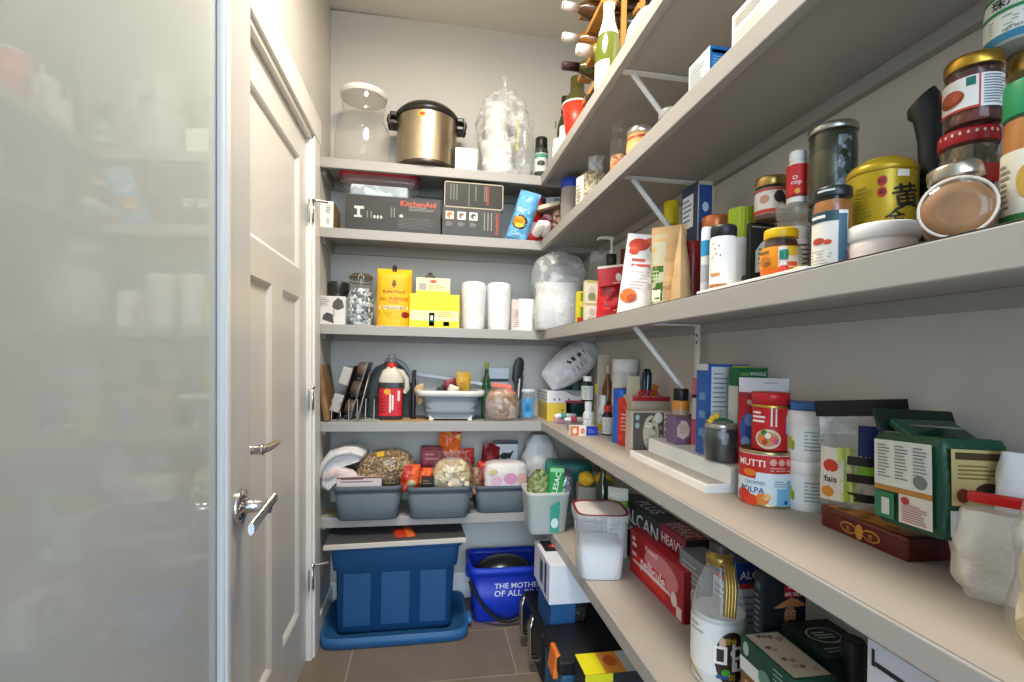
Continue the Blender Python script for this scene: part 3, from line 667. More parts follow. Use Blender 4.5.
def d2(m, w, d, h):
    S = SF(d)
    for i, (a, b) in enumerate((('#d9c0ae', '#c85f33'), ('#e4e0dc', '#7d5c4a'), ('#dcd9d3', '#4b4642'))):
        x = w * (-.38 + .2 * i); m.patch(S, x - w * .07, h * .58, x + w * .07, h * .86, P(a)); m.oval(S, x, h * .72, w * .045, h * .1, P(b)); m.oval(S, x + w * .02, h * .68, w * .02, h * .05, P('#f2efe9'), .0014)
        m.lines(S, x - w * .06, h * .34, x + w * .06, h * .5, 4, P('#96928c'))
    for x in (.2, .26, .32): m.patch(S, w * x, h * .25, w * (x + .018), h * .88, P('#8d8982'))
    m.txt(S, 'KitchenAid', w * .42, h * .5, P('#d25138'), w=h * .72, rot=PI / 2)
carton('appliance_box', 'dark grey box with small food pictures, lower of the stacked pair', 'box', s, '#42403d', d2)
s = frt(444, 503, 183, S2 + K2.h + .0005, 2.124, .2)
def d3(m, w, d, h):
    S = SF(d); e = P('#b9ad92')
    for a in ((-.5, 0, .5, .04), (-.5, .96, .5, 1), (-.5, 0, -.485, 1), (.485, 0, .5, 1)): m.patch(S, w * a[0], h * a[1], w * a[2], h * a[3], e)
    for x in (-.4, -.35, -.3, .02, .17, .2): m.patch(S, w * x, h * .3, w * (x + .02), h * .9, P('#716a58'))
    m.patch(S, -w * .09, h * .08, -w * .08, h * .92, P('#9b9178'))
    m.txt(S, 'KitchenAid', w * .23, h * .52, P('#c8452f'), w=h * .7, rot=PI / 2)
carton('appliance_box', 'dark olive box with pale edges, upper of the stacked pair', 'box', s, '#29261c', d3)
# snack bags in the corner
zc2 = lambda u, Y: xat(u, Y)
s = spot(zc2(515, 2.15), 2.15, S2, .095, 0, .225)
def d4(m, S, w, h):
    m.oval(S, -w * .02, h * .36, w * .36, h * .14, P('#1d1a16')); m.oval(S, -w * .05, h * .36, w * .28, h * .115, P('#e39a1f'), .0014); m.oval(S, .0, h * .31, w * .2, h * .05, P('#f3cf4a'), .0018)
    m.lines(S, -w * .3, h * .54, w * .3, h * .66, 2, P('#e4eef6'), .5); m.lines(S, -w * .3, h * .1, w * .3, h * .18, 3, P('#d8ecf6'))
pouch('snack_bag', 'sky blue snack bag with an orange picture leaning by the dark boxes', 'bag', s, [(1, P('#6fb3df', .3, bump=.2))], .075, 'pillow', d4, 2, .005, ry=.30, rz=-.25, seal='#5a9fd0')
s = spot(zc2(527, 2.19), 2.19, S2, .085, 0, .225)
pouch('snack_bag', 'red snack bag standing behind the white rolled tubes', 'bag', s, [(.45, P('#e9e3da', .35)), (1, P('#c9211c', .3))], .05, 'pillow', lambda m, S, w, h: (m.oval(S, 0, h * .6, w * .25, h * .08, P('#f2b333')), m.lines(S, -w * .3, h * .7, w * .3, h * .8, 2, P('#f0dccb'), .5)), 5, .002, ry=.12, seal='#b01a17')
for i, (u, rz, lb) in enumerate(((534, .25, 'white paper roll in red wrapper, left of the two rolls'), (545, -.1, 'white paper roll in red wrapper, right of the two rolls'))):
    x, y = xat(u, 2.135), 2.135
    t = T('paper_roll', lb, 'roll', x, y, S2 + .021, rz - .1, 'wrapped paper rolls', rx=-.35)
    MB().at(0, 0, 0, PI / 2).lathe([(.013, .0), (.02, .001), (.021, .006), (.021, .05), (.021, .1), (.012, .11)], P('#e6ddd8', .6), 20).at(0, .0, 0, -PI / 2).build('tube', t)
    MB().at(0, -.03, 0, -PI / 2).lathe([(.0215, 0), (.0225, .003), (.0225, .075), (.015, .09)], P('#c8301f' if i == 0 else '#b2283a', .4), 20).at(0, -.032, 0).build('wrapper', t)
s = spot(zc2(549, 2.19), 2.24, S2, .09, 0, .16); pouch('candy_bag', 'pink and crimson candy bag behind the paper rolls', 'bag', s, [(1, VOR(['#a52443', '#c4556c', '#e4b9bd', '#8b1c34'], 40))], .05, 'pillow', None, 6, .003, rz=-.3, seal='#8b1c34')
s = spot(xat(551, 2.23), 2.235, S2 + .195, .14, .06, .035); carton('teal_carton', 'white carton with teal print lying on top of the candy bags', 'box', s, '#dfe6e4', lambda m, w, d, h: (m.patch(SF(d), -w * .5, h * .1, -w * .2, h * .95, P('#2d3b3c')), m.oval(SF(d), .02, h * .5, .012, h * .35, P('#7fb5ae')), m.lines(SF(d), w * .2, h * .2, w * .45, h * .8, 3, P('#67807f'))), ry=-.12)
s = spot(xat(546, 2.19), 2.16, S2 + .160, .11, .05, .018); carton('cream_carton', 'flat cream coloured carton slanting across the candy bags', 'box', s, '#e6d9bb', None, ry=-.32)
s = spot(zc2(557, 2.2), 2.18, S2, .06, 0, .19); pouch('nut_bag', 'clear bag of brown nuts beside the blue-lidded canister', 'bag', s, [(1, VOR(['#8a6a4a', '#b08d66', '#d3bfa4', '#6b4d33'], 70))], .05, 'pillow', None, 8, .003, rz=-.5)
# ---------------------------------------------------------------- second shelf from the top, right wall
s = rnd(560, 580, 176, S2, X=.60)
t, S = jar('canister', 'frosted plastic canister with royal blue lid on second highest right shelf', 'canister', s, '#2148c0', None, lidh=.14, lidr=1.0, glass=CLR('#b9aea5', 1.3, .8, .35))
s = rnd(575, 610, 150, S2, X=.60); r, h = s.r, s.h
t = start('bean_bag', 'clear plastic bag full of pale beans between canister and glass jar', 'bag', s)
blobmb(MB(), 2.0 * r, 1.9 * r, h * .74, VOR(['#b3a88c', '#a0916c', '#c9c0a8', '#8f8060', '#beb296'], 110, .45, .8), 3, .08, 2.3, [(.8, 0), (.97, .1), (1, .4), (.95, .75), (.7, .95), (.5, 1)]).build('contents', t)
blobmb(MB().at(.008, 0, h * .70), 1.1 * r, .7 * r, h * .3, CLR('#dfe2e4', .45, .8, .15, cloud=.6), 5, .25, 2.2, [(1, 0), (.8, .3), (.75, .6), (.9, 1)]).build('gathered_top', t)
lab(t, SC(r * 1.02), -r * 1.2, h * .1, -r * .55, h * .62, '#ece5da', lambda m, S: m.lines(S, -r * 1.1, h * .15, -r * .65, h * .5, 6, P('#8b7f74')))
s = rnd(609, 631, 119, S2, X=.60); t, S = jar('spice_jar', 'glass jar with glass lid holding orange spice pieces', 'jar', s, CLR('#f1f2ee', .1, .6, .06), VOR(['#c9622c', '#e08a4a', '#9c4a22', '#e6b07a'], 60), .6, lidh=.12, lidr=.88, shape='plain', glass=CLR('#e9ebdf', .12, .6, .06))
s = rnd(626, 653, 124, S2, X=.60)
t, S = jar('drink_tin', 'round orange tin with silver lid and red stripe', 'tin', s, P('#cbc7c2', .3, .9), None, lidh=.1, lidr=1.0, glass=P('#d9a866', .4))
lab(t, S, -s.r * 1.5, s.h * .1, s.r * 1.5, s.h * .8, '#e2b674', lambda m, S: (m.patch(S, -s.r * 1.5, s.h * .76, s.r * 1.5, s.h * .8, P('#b8322a'), 12), m.lines(S, s.r * .1, s.h * .2, s.r * 1.2, s.h * .7, 7, P('#8a5a34'))))
s = rnd(657, 683, 105, S2, X=.60); t, S = jar('small_jar', 'small clear glass jar with grey lid just under the topmost shelf bracket', 'jar', s, '#9d9d99', P('#8f887c', .6), .6, lidh=.2, lidr=.95)
s = sid(688, 709, 729, 45, S2, .535)
def d5(m, w, d, h):
    S = SL(w); m.lines(S, -d * .42, h * .45, d * .3, h * .9, 6, P('#8d9196')); m.oval(S, d * .0, h * .25, d * .2, h * .08, P('#3a3d44')); m.lines(S, -d * .1, h * .3, d * .4, h * .42, 3, P('#44474d'))
    F_ = SF(d); m.patch(F_, -w / 2, 0, w / 2, h, P('#1f6fb5')); m.patch(F_, -w * .4, h * .85, w * .4, h * .93, P('#9cc3e2')); m.lines(F_, -w * .35, h * .25, w * .35, h * .8, 9, P('#7fb2da'))
carton('medicine_carton', 'white and blue carton on the second highest right shelf, printed end blue', 'box', s, '#e8e9ea', d5)
s = sid(731, 776, 812, -34, S2, .535)
carton('white_carton', 'white carton with grey print standing nearest on the second highest right shelf', 'box', s, '#ebe8e2', lambda m, w, d, h: (m.lines(SL(w), -d * .42, h * .35, d * .42, h * .62, 9, P('#a39d96'), .35), m.lines(SL(w), -d * .42, h * .08, d * .1, h * .22, 3, P('#a8a29b')), m.lines(SL(w), -d * .42, h * .7, d * .42, h * .9, 4, P('#8f8a84'))))
# ================================================================ third shelf, back wall
s = frt(319.5, 345, 296, S3, 2.125, .12)
def e1(m, w, d, h):
    S = SF(d); k = P('#55524e')
    m.poly(S, [(-w * .02, h * .6), (w * .02, h * .8), (w * .2, h * .95), (w * .38, h * .85), (w * .45, h * .6), (w * .2, h * .5)], k); m.patch(S, w * .04, h * .25, w * .07, h * .6, k)
    m.poly(S, [(-w * .4, 0.02), (-w * .36, h * .32), (-w * .22, h * .42), (w * .0, h * .36), (w * .06, h * .03)], P('#47443f')); m.lines(S, -w * .48, h * .64, -w * .12, h * .95, 5, P('#8c8985'))
carton('pan_carton', 'white carton printed with a dark pan picture against the left wall', 'box', s, '#d9d5d0', e1)
s = rnd(327, 348, 281, S3, Y=2.28); t, S = jar('tea_tin', 'dark round tin half hidden behind the pan carton', 'tin', s, '#2f2c29', None, lidh=.25, lidr=1.04, glass=P('#4a443c', .3, .6))
s = rnd(346, 374, 274, S3, Y=2.19); r, h = s.r, s.h
t, S = jar('clip_jar', 'wire-clip glass jar of silvery packets beside the yellow flour bag', 'jar', s, None, VOR(['#9aa3aa', '#c9ced2', '#6f777d', '#e6e9ea', '#4f565b'], 70, .25, .6), .74, shape='shoulder', glass=CLR('#e9ebe4', .12, .6, .05))
MB().lathe([(.8 * r, h * .93), (.86 * r, h * .94), (.86 * r, h * .99), (.6 * r, h * 1.04), (0, h * 1.05)], CLR('#8d8468', .5, .85, .08), 28).build('lid', t)
m = MB(); m.tube([(.8 * r * math.sin(a), -.8 * r * math.cos(a), h * .87) for a in [2 * PI * k / 24 for k in range(24)]], .0022, STEEL, 6, True)
m.tube([(-.2 * r, -.82 * r, h * .86), (-.18 * r, -.95 * r, h * .95), (0, -.7 * r, h * 1.04), (.18 * r, -.95 * r, h * .95), (.2 * r, -.82 * r, h * .86)], .002, STEEL, 6)
m.build('wire_clip', t)
s = frt(376, 411, 269, S3, 2.165, .09); s.y = 2.17
def e2(m, S, w, h):
    k = P('#6d4b1b'); r_ = P('#a8321f')
    m.oval(S, 0, h * .72, w * .07, h * .035, k); m.patch(S, -w * .02, h * .66, w * .02, h * .72, r_); m.poly(S, [(-w * .07, h * .76), (0, h * .80), (w * .08, h * .76)], k)
    m.txt(S, 'Robin Hood', 0, h * .595, P('#7a2a18'), w=w * .6); m.txt(S, 'ALL PURPOSE', 0, h * .47, P('#b8611b'), w=w * .8); m.txt(S, 'FLOUR', 0, h * .41, P('#c0862a'), w=w * .25)
    m.patch(S, -w * .4, h * .29, w * .4, h * .35, P('#f4e9c2')); m.txt(S, 'UNBLEACHED', 0, h * .32, P('#8c5a1c'), w=w * .62, off=.0018)
    m.oval(S, w * .33, h * .2, w * .11, h * .055, P('#8c2318')); m.lines(S, -w * .4, h * .12, w * .15, h * .24, 3, P('#cf9a22'))
t, S = pouch('flour_bag', 'yellow paper bag of all-purpose flour, top folded, third shelf', 'bag', s, [(1, P('#eab41c', .5))], .085, 'brick', e2, 3, .001)
m = MB(); m.tube([(-.004, -.012, s.h * .9), (-.006, -.016, s.h * 1.02), (.0, -.012, s.h * 1.07), (.006, -.016, s.h * 1.02), (.004, -.012, s.h * .9)], .004, P('#2e2420', .4), 6)
m.box(.02, .02, s.h * .06, P('#3a2a24', .4), .003, 0, 0, s.h * .99)
o = m.build('bag_clip'); place(o, s.x, s.y, s.z); tag(o, 'dark clip closing the top of the yellow flour bag', 'clip')
s = frt(409, 459, 294, S3, 2.125, .11); KY = s
def e3(m, w, d, h):
    S = SF(d); m.patch(S, -w * .5, 0, w * .5, h * .18, P('#f2d51c')); m.patch(S, -w * .48, h * .2, w * .48, h * .5, P('#f3e9a8')); m.oval(S, -w * .03, h * .78, w * .13, h * .2, P('#f6cd15'))
    m.patch(S, -w * .11, h * .04, w * -.0, h * .44, P('#1e8f9a')); m.patch(S, -w * .08, h * .22, -w * .03, h * .36, P('#e8f3f0'), off=.001); m.lines(S, w * .05, h * .3, w * .45, h * .5, 3, P('#c3ab2a')); m.patch(S, w * .18, h * .05, w * .3, h * .18, P('#9d8a22'))
    for i in range(3): m.poly(S, [(-w * (.44 - .09 * i), h * .2), (-w * (.40 - .09 * i), h * .5), (-w * (.37 - .09 * i), h * .2)], P('#e9ddb0'))
carton('tea_carton', 'bright yellow carton with a turquoise patch, carrying a smaller carton', 'box', s, '#efd21e', e3)
s = frt(416, 450, 278, S3 + KY.h + .0005, 2.14, .07)
def e4(m, w, d, h):
    S = SF(d); m.patch(S, -w * .5, 0, w * .5, h * .2, P('#e8c52a')); m.oval(S, 0, h * .78, w * .1, h * .1, P('#c94a28')); m.patch(S, -w * .42, h * .25, -w * .2, h * .65, P('#a8a29a')); m.lines(S, -w * .15, h * .28, w * .42, h * .6, 3, P('#b0a068'))
carton('yeast_carton', 'small cream and yellow carton on top of the bright yellow carton', 'box', s, '#efe2ae', e4); KS = s
o = MB().box(.042, .02, .016, P('#4e3a2b', .5), .003).box(.02, .012, .012, P('#3b2b20', .5), .003, 0, 0, .016).build('bag_clip'); place(o, s.x - .012, s.y, s.z + s.h + .0005); tag(o, 'brown clip lying on the small cream carton', 'clip')
for i, (u0, u1, v, lb) in enumerate(((460, 486, 280.5, 'white stack of paper cups in film, left one beside the yellow carton'), (485.5, 511, 281.5, 'white stack of paper cups in film, right one beside the folded paper bag'))):
    s = rnd(u0, u1, v, S3, Y=2.19); r, h = s.r, s.h; t = start('paper_cups', lb, 'paper cups', s, 'wrapped stacks of paper cups')
    pr = [(.80 * r, 0)]
    for k in range(12): pr += [(.82 * r + .012 * r * k, h * (.06 + .07 * k)), (.86 * r + .012 * r * k, h * (.10 + .07 * k))]
    pr += [(.95 * r, h * .93), (.9 * r, h * .97), (.7 * r, h)]
    MB().lathe(pr, P('#e9e7e4', .6), 32).build('cups', t)
    blobmb(MB(), 2.06 * r, 2.06 * r, h * 1.004, CLR('#ffffff', .12, .5, .15, cloud=.1), 3 + i, .03, 2.2, [(.92, 0), (1, .05), (1, .85), (.95, .95), (.6, 1)]).build('film', t)
s = spot(xat(516, 2.2), 2.2, S3, .055, 0, .145)
pouch('paper_bag', 'pale pink printed paper bag beside the right stack of paper cups', 'bag', s, [(1, P('#dccfc9', .6))], .04, 'stand', lambda m, S, w, h: (m.lines(S, -w * .4, h * .1, w * .1, h * .7, 9, P('#a97f76'))), 4, .002, rz=.3)
s = spot(xat(525.5, 2.17), 2.165, S3, .07, 0, .145)
pouch('paper_bag', 'plain white folded paper bag tapering to the top at the shelf corner', 'bag', s, [(1, P('#efece5', .6))], .06, 'stand', None, 9, .003, rz=-.15)
# white tub in a grey film bag at the corner
s = rnd(535, 580, 282, S3, X=.565); r, h = s.r, s.h
t = start('plastic_canister', 'large white canister inside a loose clear bag at the shelf corner', 'canister', s)
MB().sq([(.9 * r, .9 * r, 0), (r, r, .01), (1.0 * r, 1.0 * r, h * .9), (.95 * r, .95 * r, h)], P('#e8e5e2', .5), 3.2, 36).build('body', t)
s2 = rnd(531, 585, 249, S3, X=.565)
t = start('plastic_bag', 'puffed clear grey bag loosely tied over the white corner canister', 'bag', s2)
blobmb(MB(), s2.r * 1.95, s2.r * 1.95, s2.h, CLR('#f2f4f6', .3, .62, .2, cloud=.45, scale=20.), 6, .10, 2.4, [(.84, 0), (.9, .1), (.9, .45), (1.0, .58), (1.04, .75), (.9, .92), (.5, 1)], ).build('film', t)
# ---------------------------------------------------------------- third shelf, right wall, from the corner towards the doorway
s = sid(575, 577, 585, 291, S3, .515)
carton('juice_carton', 'small slim carton striped yellow, red and green by the corner bag', 'box', s, '#d9c51f', lambda m, w, d, h: (m.patch(SF(d), -w / 2, 0, w / 2, h * .2, P('#b83a26')), m.patch(SF(d), -w * .1, h * .2, w / 2, h * .95, P('#6f9430')), m.oval(SF(d), 0, h * .6, w * .3, h * .1, P('#e9d448'), .0012)))
s = sid(583, 585.5, 601, 303, S3, .515); B1 = s
def e5(m, w, d, h):
    S = SF(d); m.oval(S, -w * .1, h * .55, w * .2, h * .2, P('#c5b9a8')); m.patch(S, w * .36, 0, w * .5, h, P('#b74a38')); m.lines(S, -w * .35, h * .1, w * .25, h * .28, 2, P('#a58f74')); m.patch(S, -w * .5, h * .9, w * .36, h, P('#b9ad62'))
carton('biscuit_carton', 'small beige carton with red edge, lower of two near the corner', 'box', s, '#e3d6bd', e5)
s = sid(583, 585.5, 601, 280, S3 + B1.h + .0005, .516)
carton('biscuit_carton', 'small beige and olive carton, upper of two near the corner', 'box', s, '#ddd0b0', lambda m, w, d, h: (e5(m, w, d, h), m.oval(SF(d), -w * .1, h * .3, w * .25, h * .16, P('#7d8a5c'), .0012)))
s = rnd(588, 609, 250, S3, X=.655); jar('tall_jar', 'tall empty glass jar behind the small beige cartons', 'jar', s, CLR('#dfe3e4', .3, .8, .06), None, lidh=.12, lidr=.92, glass=CLR('#e6eaea', .12, .6, .05))
s = rnd(603, 617, 253, S3, X=.665); r, h = s.r, s.h
t, S = bottle('pump_bottle', 'syrup bottle with tall white pump head behind the red pouch', 'bottle', s, [(.95, 0), (1, .03), (1, .72), (.6, .82), (.55, .84)], P('#d6cbb8', .3), '#241f1c', .86, .75, group=None)
m = MB(); wp = P('#efefed', .35)
m.lathe([(.34 * r, h), (.30 * r, h + .012), (.16 * r, h + .016), (.16 * r, h + .052), (.3 * r, h + .055), (.3 * r, h + .064), (0, h + .066)], wp, 16)
m.tube([(0, 0, h + .060), (-.02, -.006, h + .061), (-.045, -.012, h + .060), (-.052, -.014, h + .052)], [.0065, .006, .0045, .004], wp, 10)
m.build('pump', t)
s = rnd(613, 634, 247, S3, X=.71)
bottle('wine_bottle', 'dark wine bottle with maroon capsule between red pouch and crisps pouch', 'bottle', s, [(.95, 0), (1, .02), (1, .5), (.7, .62), (.42, .7), (.40, .8)], P('#1f1a18', .15), '#641c22', .78, .42)
s = spot(xat(607, 1.53) + .008, 1.53, S3, .088, 0, .135)
def e6(m, S, w, h):
    m.poly(S, [(-w * .45, h * .32), (-w * .1, h * .5), (w * .45, h * .38), (w * .1, h * .26)], P('#f0e6dc')); m.patch(S, -w * .4, h * .6, w * .42, h * .82, P('#8e1a1c')); m.lines(S, -w * .2, h * .36, w * .05, h * .42, 1, P('#4a4444'), .5, off=.0014)
t, S = pouch('red_pouch', 'red pouch with its wide top folded over beside the tall white crisps pouch', 'bag', s, [(1, P('#c61f24', .35))], .05, 'brick', e6, 4, .002, rz=-.28, ry=.04)
m = MB().at(.022, -.020, .120, ry=-.16, rx=.12); m.box(.128, .012, .062, P('#c61f24', .35), .003); m.box(.128, .013, .008, P('#ecdcd2', .4), .002, 0, 0, .058); m.box(.06, .013, .007, P('#ecdcd2', .4), .002, .034, 0, -.003)
SFF = lambda x, z, o: (x, -.0062 - o, z)
m.oval(SFF, .0, .026, .009, .013, P('#efd9d2')); m.oval(SFF, .038, .042, .009, .006, P('#e9b9b3')); m.lines(SFF, -.02, .006, .02, .012, 1, P('#efd9d2')); m.build('folded_top', t)
s = spot(.575, 1.275, S3, .115, 0, .225, rz=0)
def e7(m, S, w, h):
    for x, z, a, b, c in ((-.2, .86, .25, .08, '#c23a22'), (.12, .9, .22, .06, '#d9622e'), (.22, .82, .16, .07, '#5d8a34'), (.3, .76, .08, .04, '#e9e4cf'), (-.3, .78, .12, .05, '#d9472a')): m.oval(S, w * x, h * z, w * a, h * b, P(c))
    m.lines(S, -w * .32, h * .57, w * .15, h * .70, 2, P('#cf5a50'), .55)
    m.lines(S, -w * .3, h * .3, w * .35, h * .54, 6, P('#b9a7a0'), .18)
    m.oval(S, -w * .28, h * .22, w * .2, h * .09, P('#d96f2a')); m.oval(S, -w * .2, h * .2, w * .12, h * .05, P('#b8481e'), .0014); m.poly(S, [(w * .1, h * .04), (w * .48, h * .12), (w * .48, h * .04)], P('#c93a30'))
pouch('crisps_pouch', 'tall white pouch with red food pictures leaning on the eye-level shelf', 'bag', s, [(1, P('#ece7e3', .35))], .06, 'stand', e7, 7, .0018, rz=-.42, ry=.12)
s = spot(.585, 1.125, S3, .085, 0, .21)
def e8(m, S, w, h):
    m.patch(S, -w * .5, 0, -w * .02, h * .9, P('#b9b79b', .3), 6, 8, .0004); m.patch(S, -w * .44, h * .06, -w * .06, h * .52, P('#39611f'), 6, 6); m.patch(S, -w * .4, h * .1, -w * .12, h * .24, P('#e8e2c8'), 4, 2, .001)
    m.lines(SO(S, .0006), -w * .4, h * .3, -w * .1, h * .48, 4, P('#a9c08e'))
pouch('kraft_pouch', 'brown kraft pouch with a clear strip and green label', 'bag', s, [(1, P('#cba472', .6))], .06, 'stand', e8, 5, .0015, rz=-.75)
s = spot(.572, 1.035, S3, .07, 0, .185); pouch('kraft_pouch', 'smaller plain kraft pouch before the dark red bottle', 'bag', s, [(1, P('#cfab7c', .6))], .05, 'stand', None, 8, .0012, rz=1.0)
s = rnd(668, 686, 243, S3, X=.655); bottle('vinegar_bottle', 'dark red vinegar bottle behind the kraft pouches', 'bottle', s, [(.95, 0), (1, .03), (1, .97), (.8, 1)], P('#5c1418', .25), None)
s = rnd(683, 701, 240, S3 + .0095, X=.60)
t, S = bottle('wine_tin', 'glossy dark red tall tin with black foot beside the slim white tube', 'tin', s, [(1, .1), (1, .97), (.9, 1)], P('#701a1e', .18), None)
MB().lathe([(.95 * s.r, 0), (1.02 * s.r, .003), (1.02 * s.r, s.h * .11), (.98 * s.r, s.h * .115)], P('#1e1b1c', .3), 24).build('foot', t)
s = rnd(660, 678, 199, S3, X=.69)
t, S = bottle('oil_bottle', 'bottle with bright yellow cap left of the tall navy carton', 'bottle', s, [(.95, 0), (1, .03), (1, .55), (.6, .78), (.55, .82)], P('#a8962a', .25), '#ecd51a', .80, .82)
lab(t, S, -s.r * 1.3, s.h * .32, s.r * 1.3, s.h * .62, '#e6e4de', lambda m, S: m.lines(S, -s.r, s.h * .35, s.r * .6, s.h * .55, 4, P('#a5a19a')))
s = sid(679.5, 695.5, 711, 180, S3, .632)
def e9(m, w, d, h):
    S = SL(w); g = P('#b9b491'); m.patch(S, -d * .42, h * .66, d * .25, h * .92, P('#d8dce2')); m.lines(S, -d * .38, h * .70, d * .2, h * .9, 5, P('#6e7886')); m.oval(S, -d * .25, h * .50, d * .15, h * .05, P('#c7ad4a')); m.oval(S, d * .12, h * .46, d * .22, h * .08, P('#a9adb4')); m.oval(S, d * .1, h * .36, d * .2, h * .06, P('#7b4a52')); m.patch(S, -d * .5, 0, d * .5, h * .24, P('#c4a93a')); m.oval(S, 0, h * .17, d * .3, h * .07, P('#e0b62e'), .0012)
    E = SF(d); m.patch(E, -w * .42, h * .2, w * .42, h * .97, P('#24478a'), off=.0003); m.patch(E, -w * .5, 0, -w * .42, h, g); m.patch(E, w * .42, 0, w * .5, h, g); m.patch(E, -w * .5, h * .97, w * .5, h, g); m.patch(E, -w * .42, 0, w * .42, h * .2, P('#b8a23c'))
    for x, z, a, b in ((0, .8, .22, .04), (.1, .62, .18, .05), (-.1, .45, .2, .04), (.05, .32, .2, .04)): m.oval(E, w * x, h * z, w * a, h * b, P('#b5c4da'), n=7)
carton('crispbread_carton', 'tall navy carton with pale pictures near the wall bracket', 'box', s, '#23344f', e9)
# white tray board under the nearer half of this shelf
y0, y1 = yat(802, .5), yat(694, .5)
o = MB().box(.215, y1 - y0, .008, P('#efece4', .4), .002).build('tray'); place(o, .612, (y0 + y1) / 2, S3); tag(o, 'white tray board under the front jars on the eye-level shelf', 'tray')
S3T = S3 + .0085
s = rnd(700, 711.5, 226, S3T, X=.56)
t, S = bottle('slim_tube', 'slim white tube with a sky blue patch beside the black-capped bottle', 'tube', s, [(.95, 0), (1, .03), (1, .95), (.8, 1)], P('#e3e5e8', .35), None)
lab(t, S, -s.r * 1.4, s.h * .58, s.r * 1.4, s.h * .8, '#2e9ad0'); lab(t, S, -s.r * 1.2, s.h * .2, s.r * 1.2, s.h * .45, '#b8bcc4')
s = rnd(700, 728, 213, S3T, X=.655); jar('spread_jar', 'jar with a copper coloured lid behind the slim white tube', 'jar', s, P('#c8784a', .35, .5), P('#8c5c38', .6), .85, lidh=.14, lidr=1.0)
s = rnd(709, 736.5, 222, S3T, X=.553); r, h = s.r, s.h
t, S = bottle('shaker_bottle', 'white seasoning bottle with black cap and orange lettering', 'bottle', s, [(.96, 0), (1, .02), (1, .80), (.94, .83)], P('#e9e6e2', .35), None)
MB().lathe([(.92 * r, h * .8), (.98 * r, h * .805), (.98 * r, h * .95), (.9 * r, h * .985), (0, h)], P('#23262a', .4), 28).build('cap', t)
def f1(m, S):
    m.lines(S, -r * 1.0, h * .2, r * .2, h * .28, 1, P('#cf8f4a'), .6)
    for a, b in ((-.8, .5), (-.5, .55), (-.2, .52), (-.6, .62), (-.3, .66), (-.75, .7)): m.oval(S, r * a, h * b, r * .06, h * .015, P('#b04a36'), n=6)
    m.patch(S, -r * 1.2, h * .05, r * .3, h * .1, P('#a66a30'))
lab(t, S, -r * 1.5, h * .04, r * 1.5, h * .77, '#eceae8', f1)
s = rnd(726, 757, 204, S3T, X=.66); r, h = s.r, s.h
t = start('drink_canister', 'white canister with tall ribbed lime green lid', 'canister', s)
MB().lathe([(.93 * r, 0), (.95 * r, .004), (.95 * r, h * .68)], P('#dfe3e8', .4), 28).build('body', t)
pr = []; n = 56
MB().loft([[((1.0 if k % 2 else .965) * r * math.sin(2 * PI * k / n), -(1.0 if k % 2 else .965) * r * math.cos(2 * PI * k / n), z) for k in range(n)] for z in (h * .66, h * .985)], P('#a9bf24', .4), True, True, True, False).build('lid', t)
m = MB(); S = SC(.955 * r); m.oval(S, r * .2, h * .2, r * .25, h * .05, P('#6b7078')); m.build('print', t)
s = sid(745, 749, 776, 222, S3T, .615); BK = s
def f2(m, w, d, h):
    S = SF(d); m.poly(S, [(-w * .3, h * .3), (-w * .3, h * .6), (-w * .1, h * .72), (w * .1, h * .78), (w * .2, h * .66), (w * .2, h * .34)], P('#d9d6ca')); m.lines(S, -w * .2, h * .4, w * .15, h * .66, 4, P('#77736a')); m.patch(S, -w * .45, h * .93, w * .45, h * .95, P('#8d8a80'))
carton('chocolate_carton', 'black carton with cream picture carrying the black and white labelled jar', 'box', s, '#23231f', f2)
s = rnd(760, 801, 225, S3T, X=.56); r, h = s.r, s.h
t, S = jar('jam_jar', 'squat orange spread jar with yellow lid at the shelf front', 'jar', s, '#e3b81c', P('#3a2416', .4), .92, lidh=.17, lidr=.86, shape='round')
def f3(m, S):
    m.patch(S, -r * 1.4, h * .05, r * 1.4, h * .2, P('#d96a1c'), 12); m.patch(S, -r * .1, h * .2, r * 1.4, h * .6, P('#e6e2dc'), 8); m.patch(S, r * .3, h * .42, r * .8, h * .6, P('#e3c53a'), 4, off=.0012); m.lines(S, -r * 1.2, h * .46, -r * .2, h * .58, 1, P('#7a5a1c'), .5); m.oval(S, -r * .8, h * .34, r * .35, h * .1, P('#b5722a')); m.oval(S, -r * .65, h * .28, r * .2, h * .05, P('#8a5220'), .0012); m.patch(S, r * .3, h * .22, r * .8, h * .3, P('#d95a34'), 4, off=.0012); m.lines(S, r * .9, h * .25, r * 1.35, h * .55, 5, P('#8fa3ad'))
lab(t, S, -r * 1.45, h * .08, r * 1.45, h * .62, '#e58f1f', f3, 16, .0015)
s = rnd(779, 788, 249, S3T, X=.522)
t, S = bottle('dropper_bottle', 'tiny bottle with teal cap and red foot before the squat orange spread jar', 'bottle', s, [(.95, 0), (1, .05), (1, .55), (.8, .62)], CLR('#e9efec', .3, .8, .1), '#1d7a6c', .6, 1.05)
MB().lathe([(1.02 * s.r, 0), (1.1 * s.r, .001), (1.05 * s.r, s.h * .3), (.9 * s.r, s.h * .34)], P('#d2402c', .4), 16).build('foot', t)
o = MB().lathe([(.006, 0), (.012, .001), (.012, .004), (.006, .005)], P('#d9b52a', .3, .6), 18).build('gold_lid'); x, y = xat(803, .62), .62; x = .53; y = yat(802, x); place(o, x, y, S3T); tag(o, 'small gold lid lying by the squat orange spread jar', 'lid')
s = rnd(754, 788, 173, S3T + BK.h + .0005, X=.655); r, h = s.r, s.h
t, S = jar('sauce_jar', 'jar with gold lid and black and white label on the black carton', 'jar', s, P('#b59a5a', .3, .9), P('#6b4636', .4), .9, lidh=.2, lidr=.98)
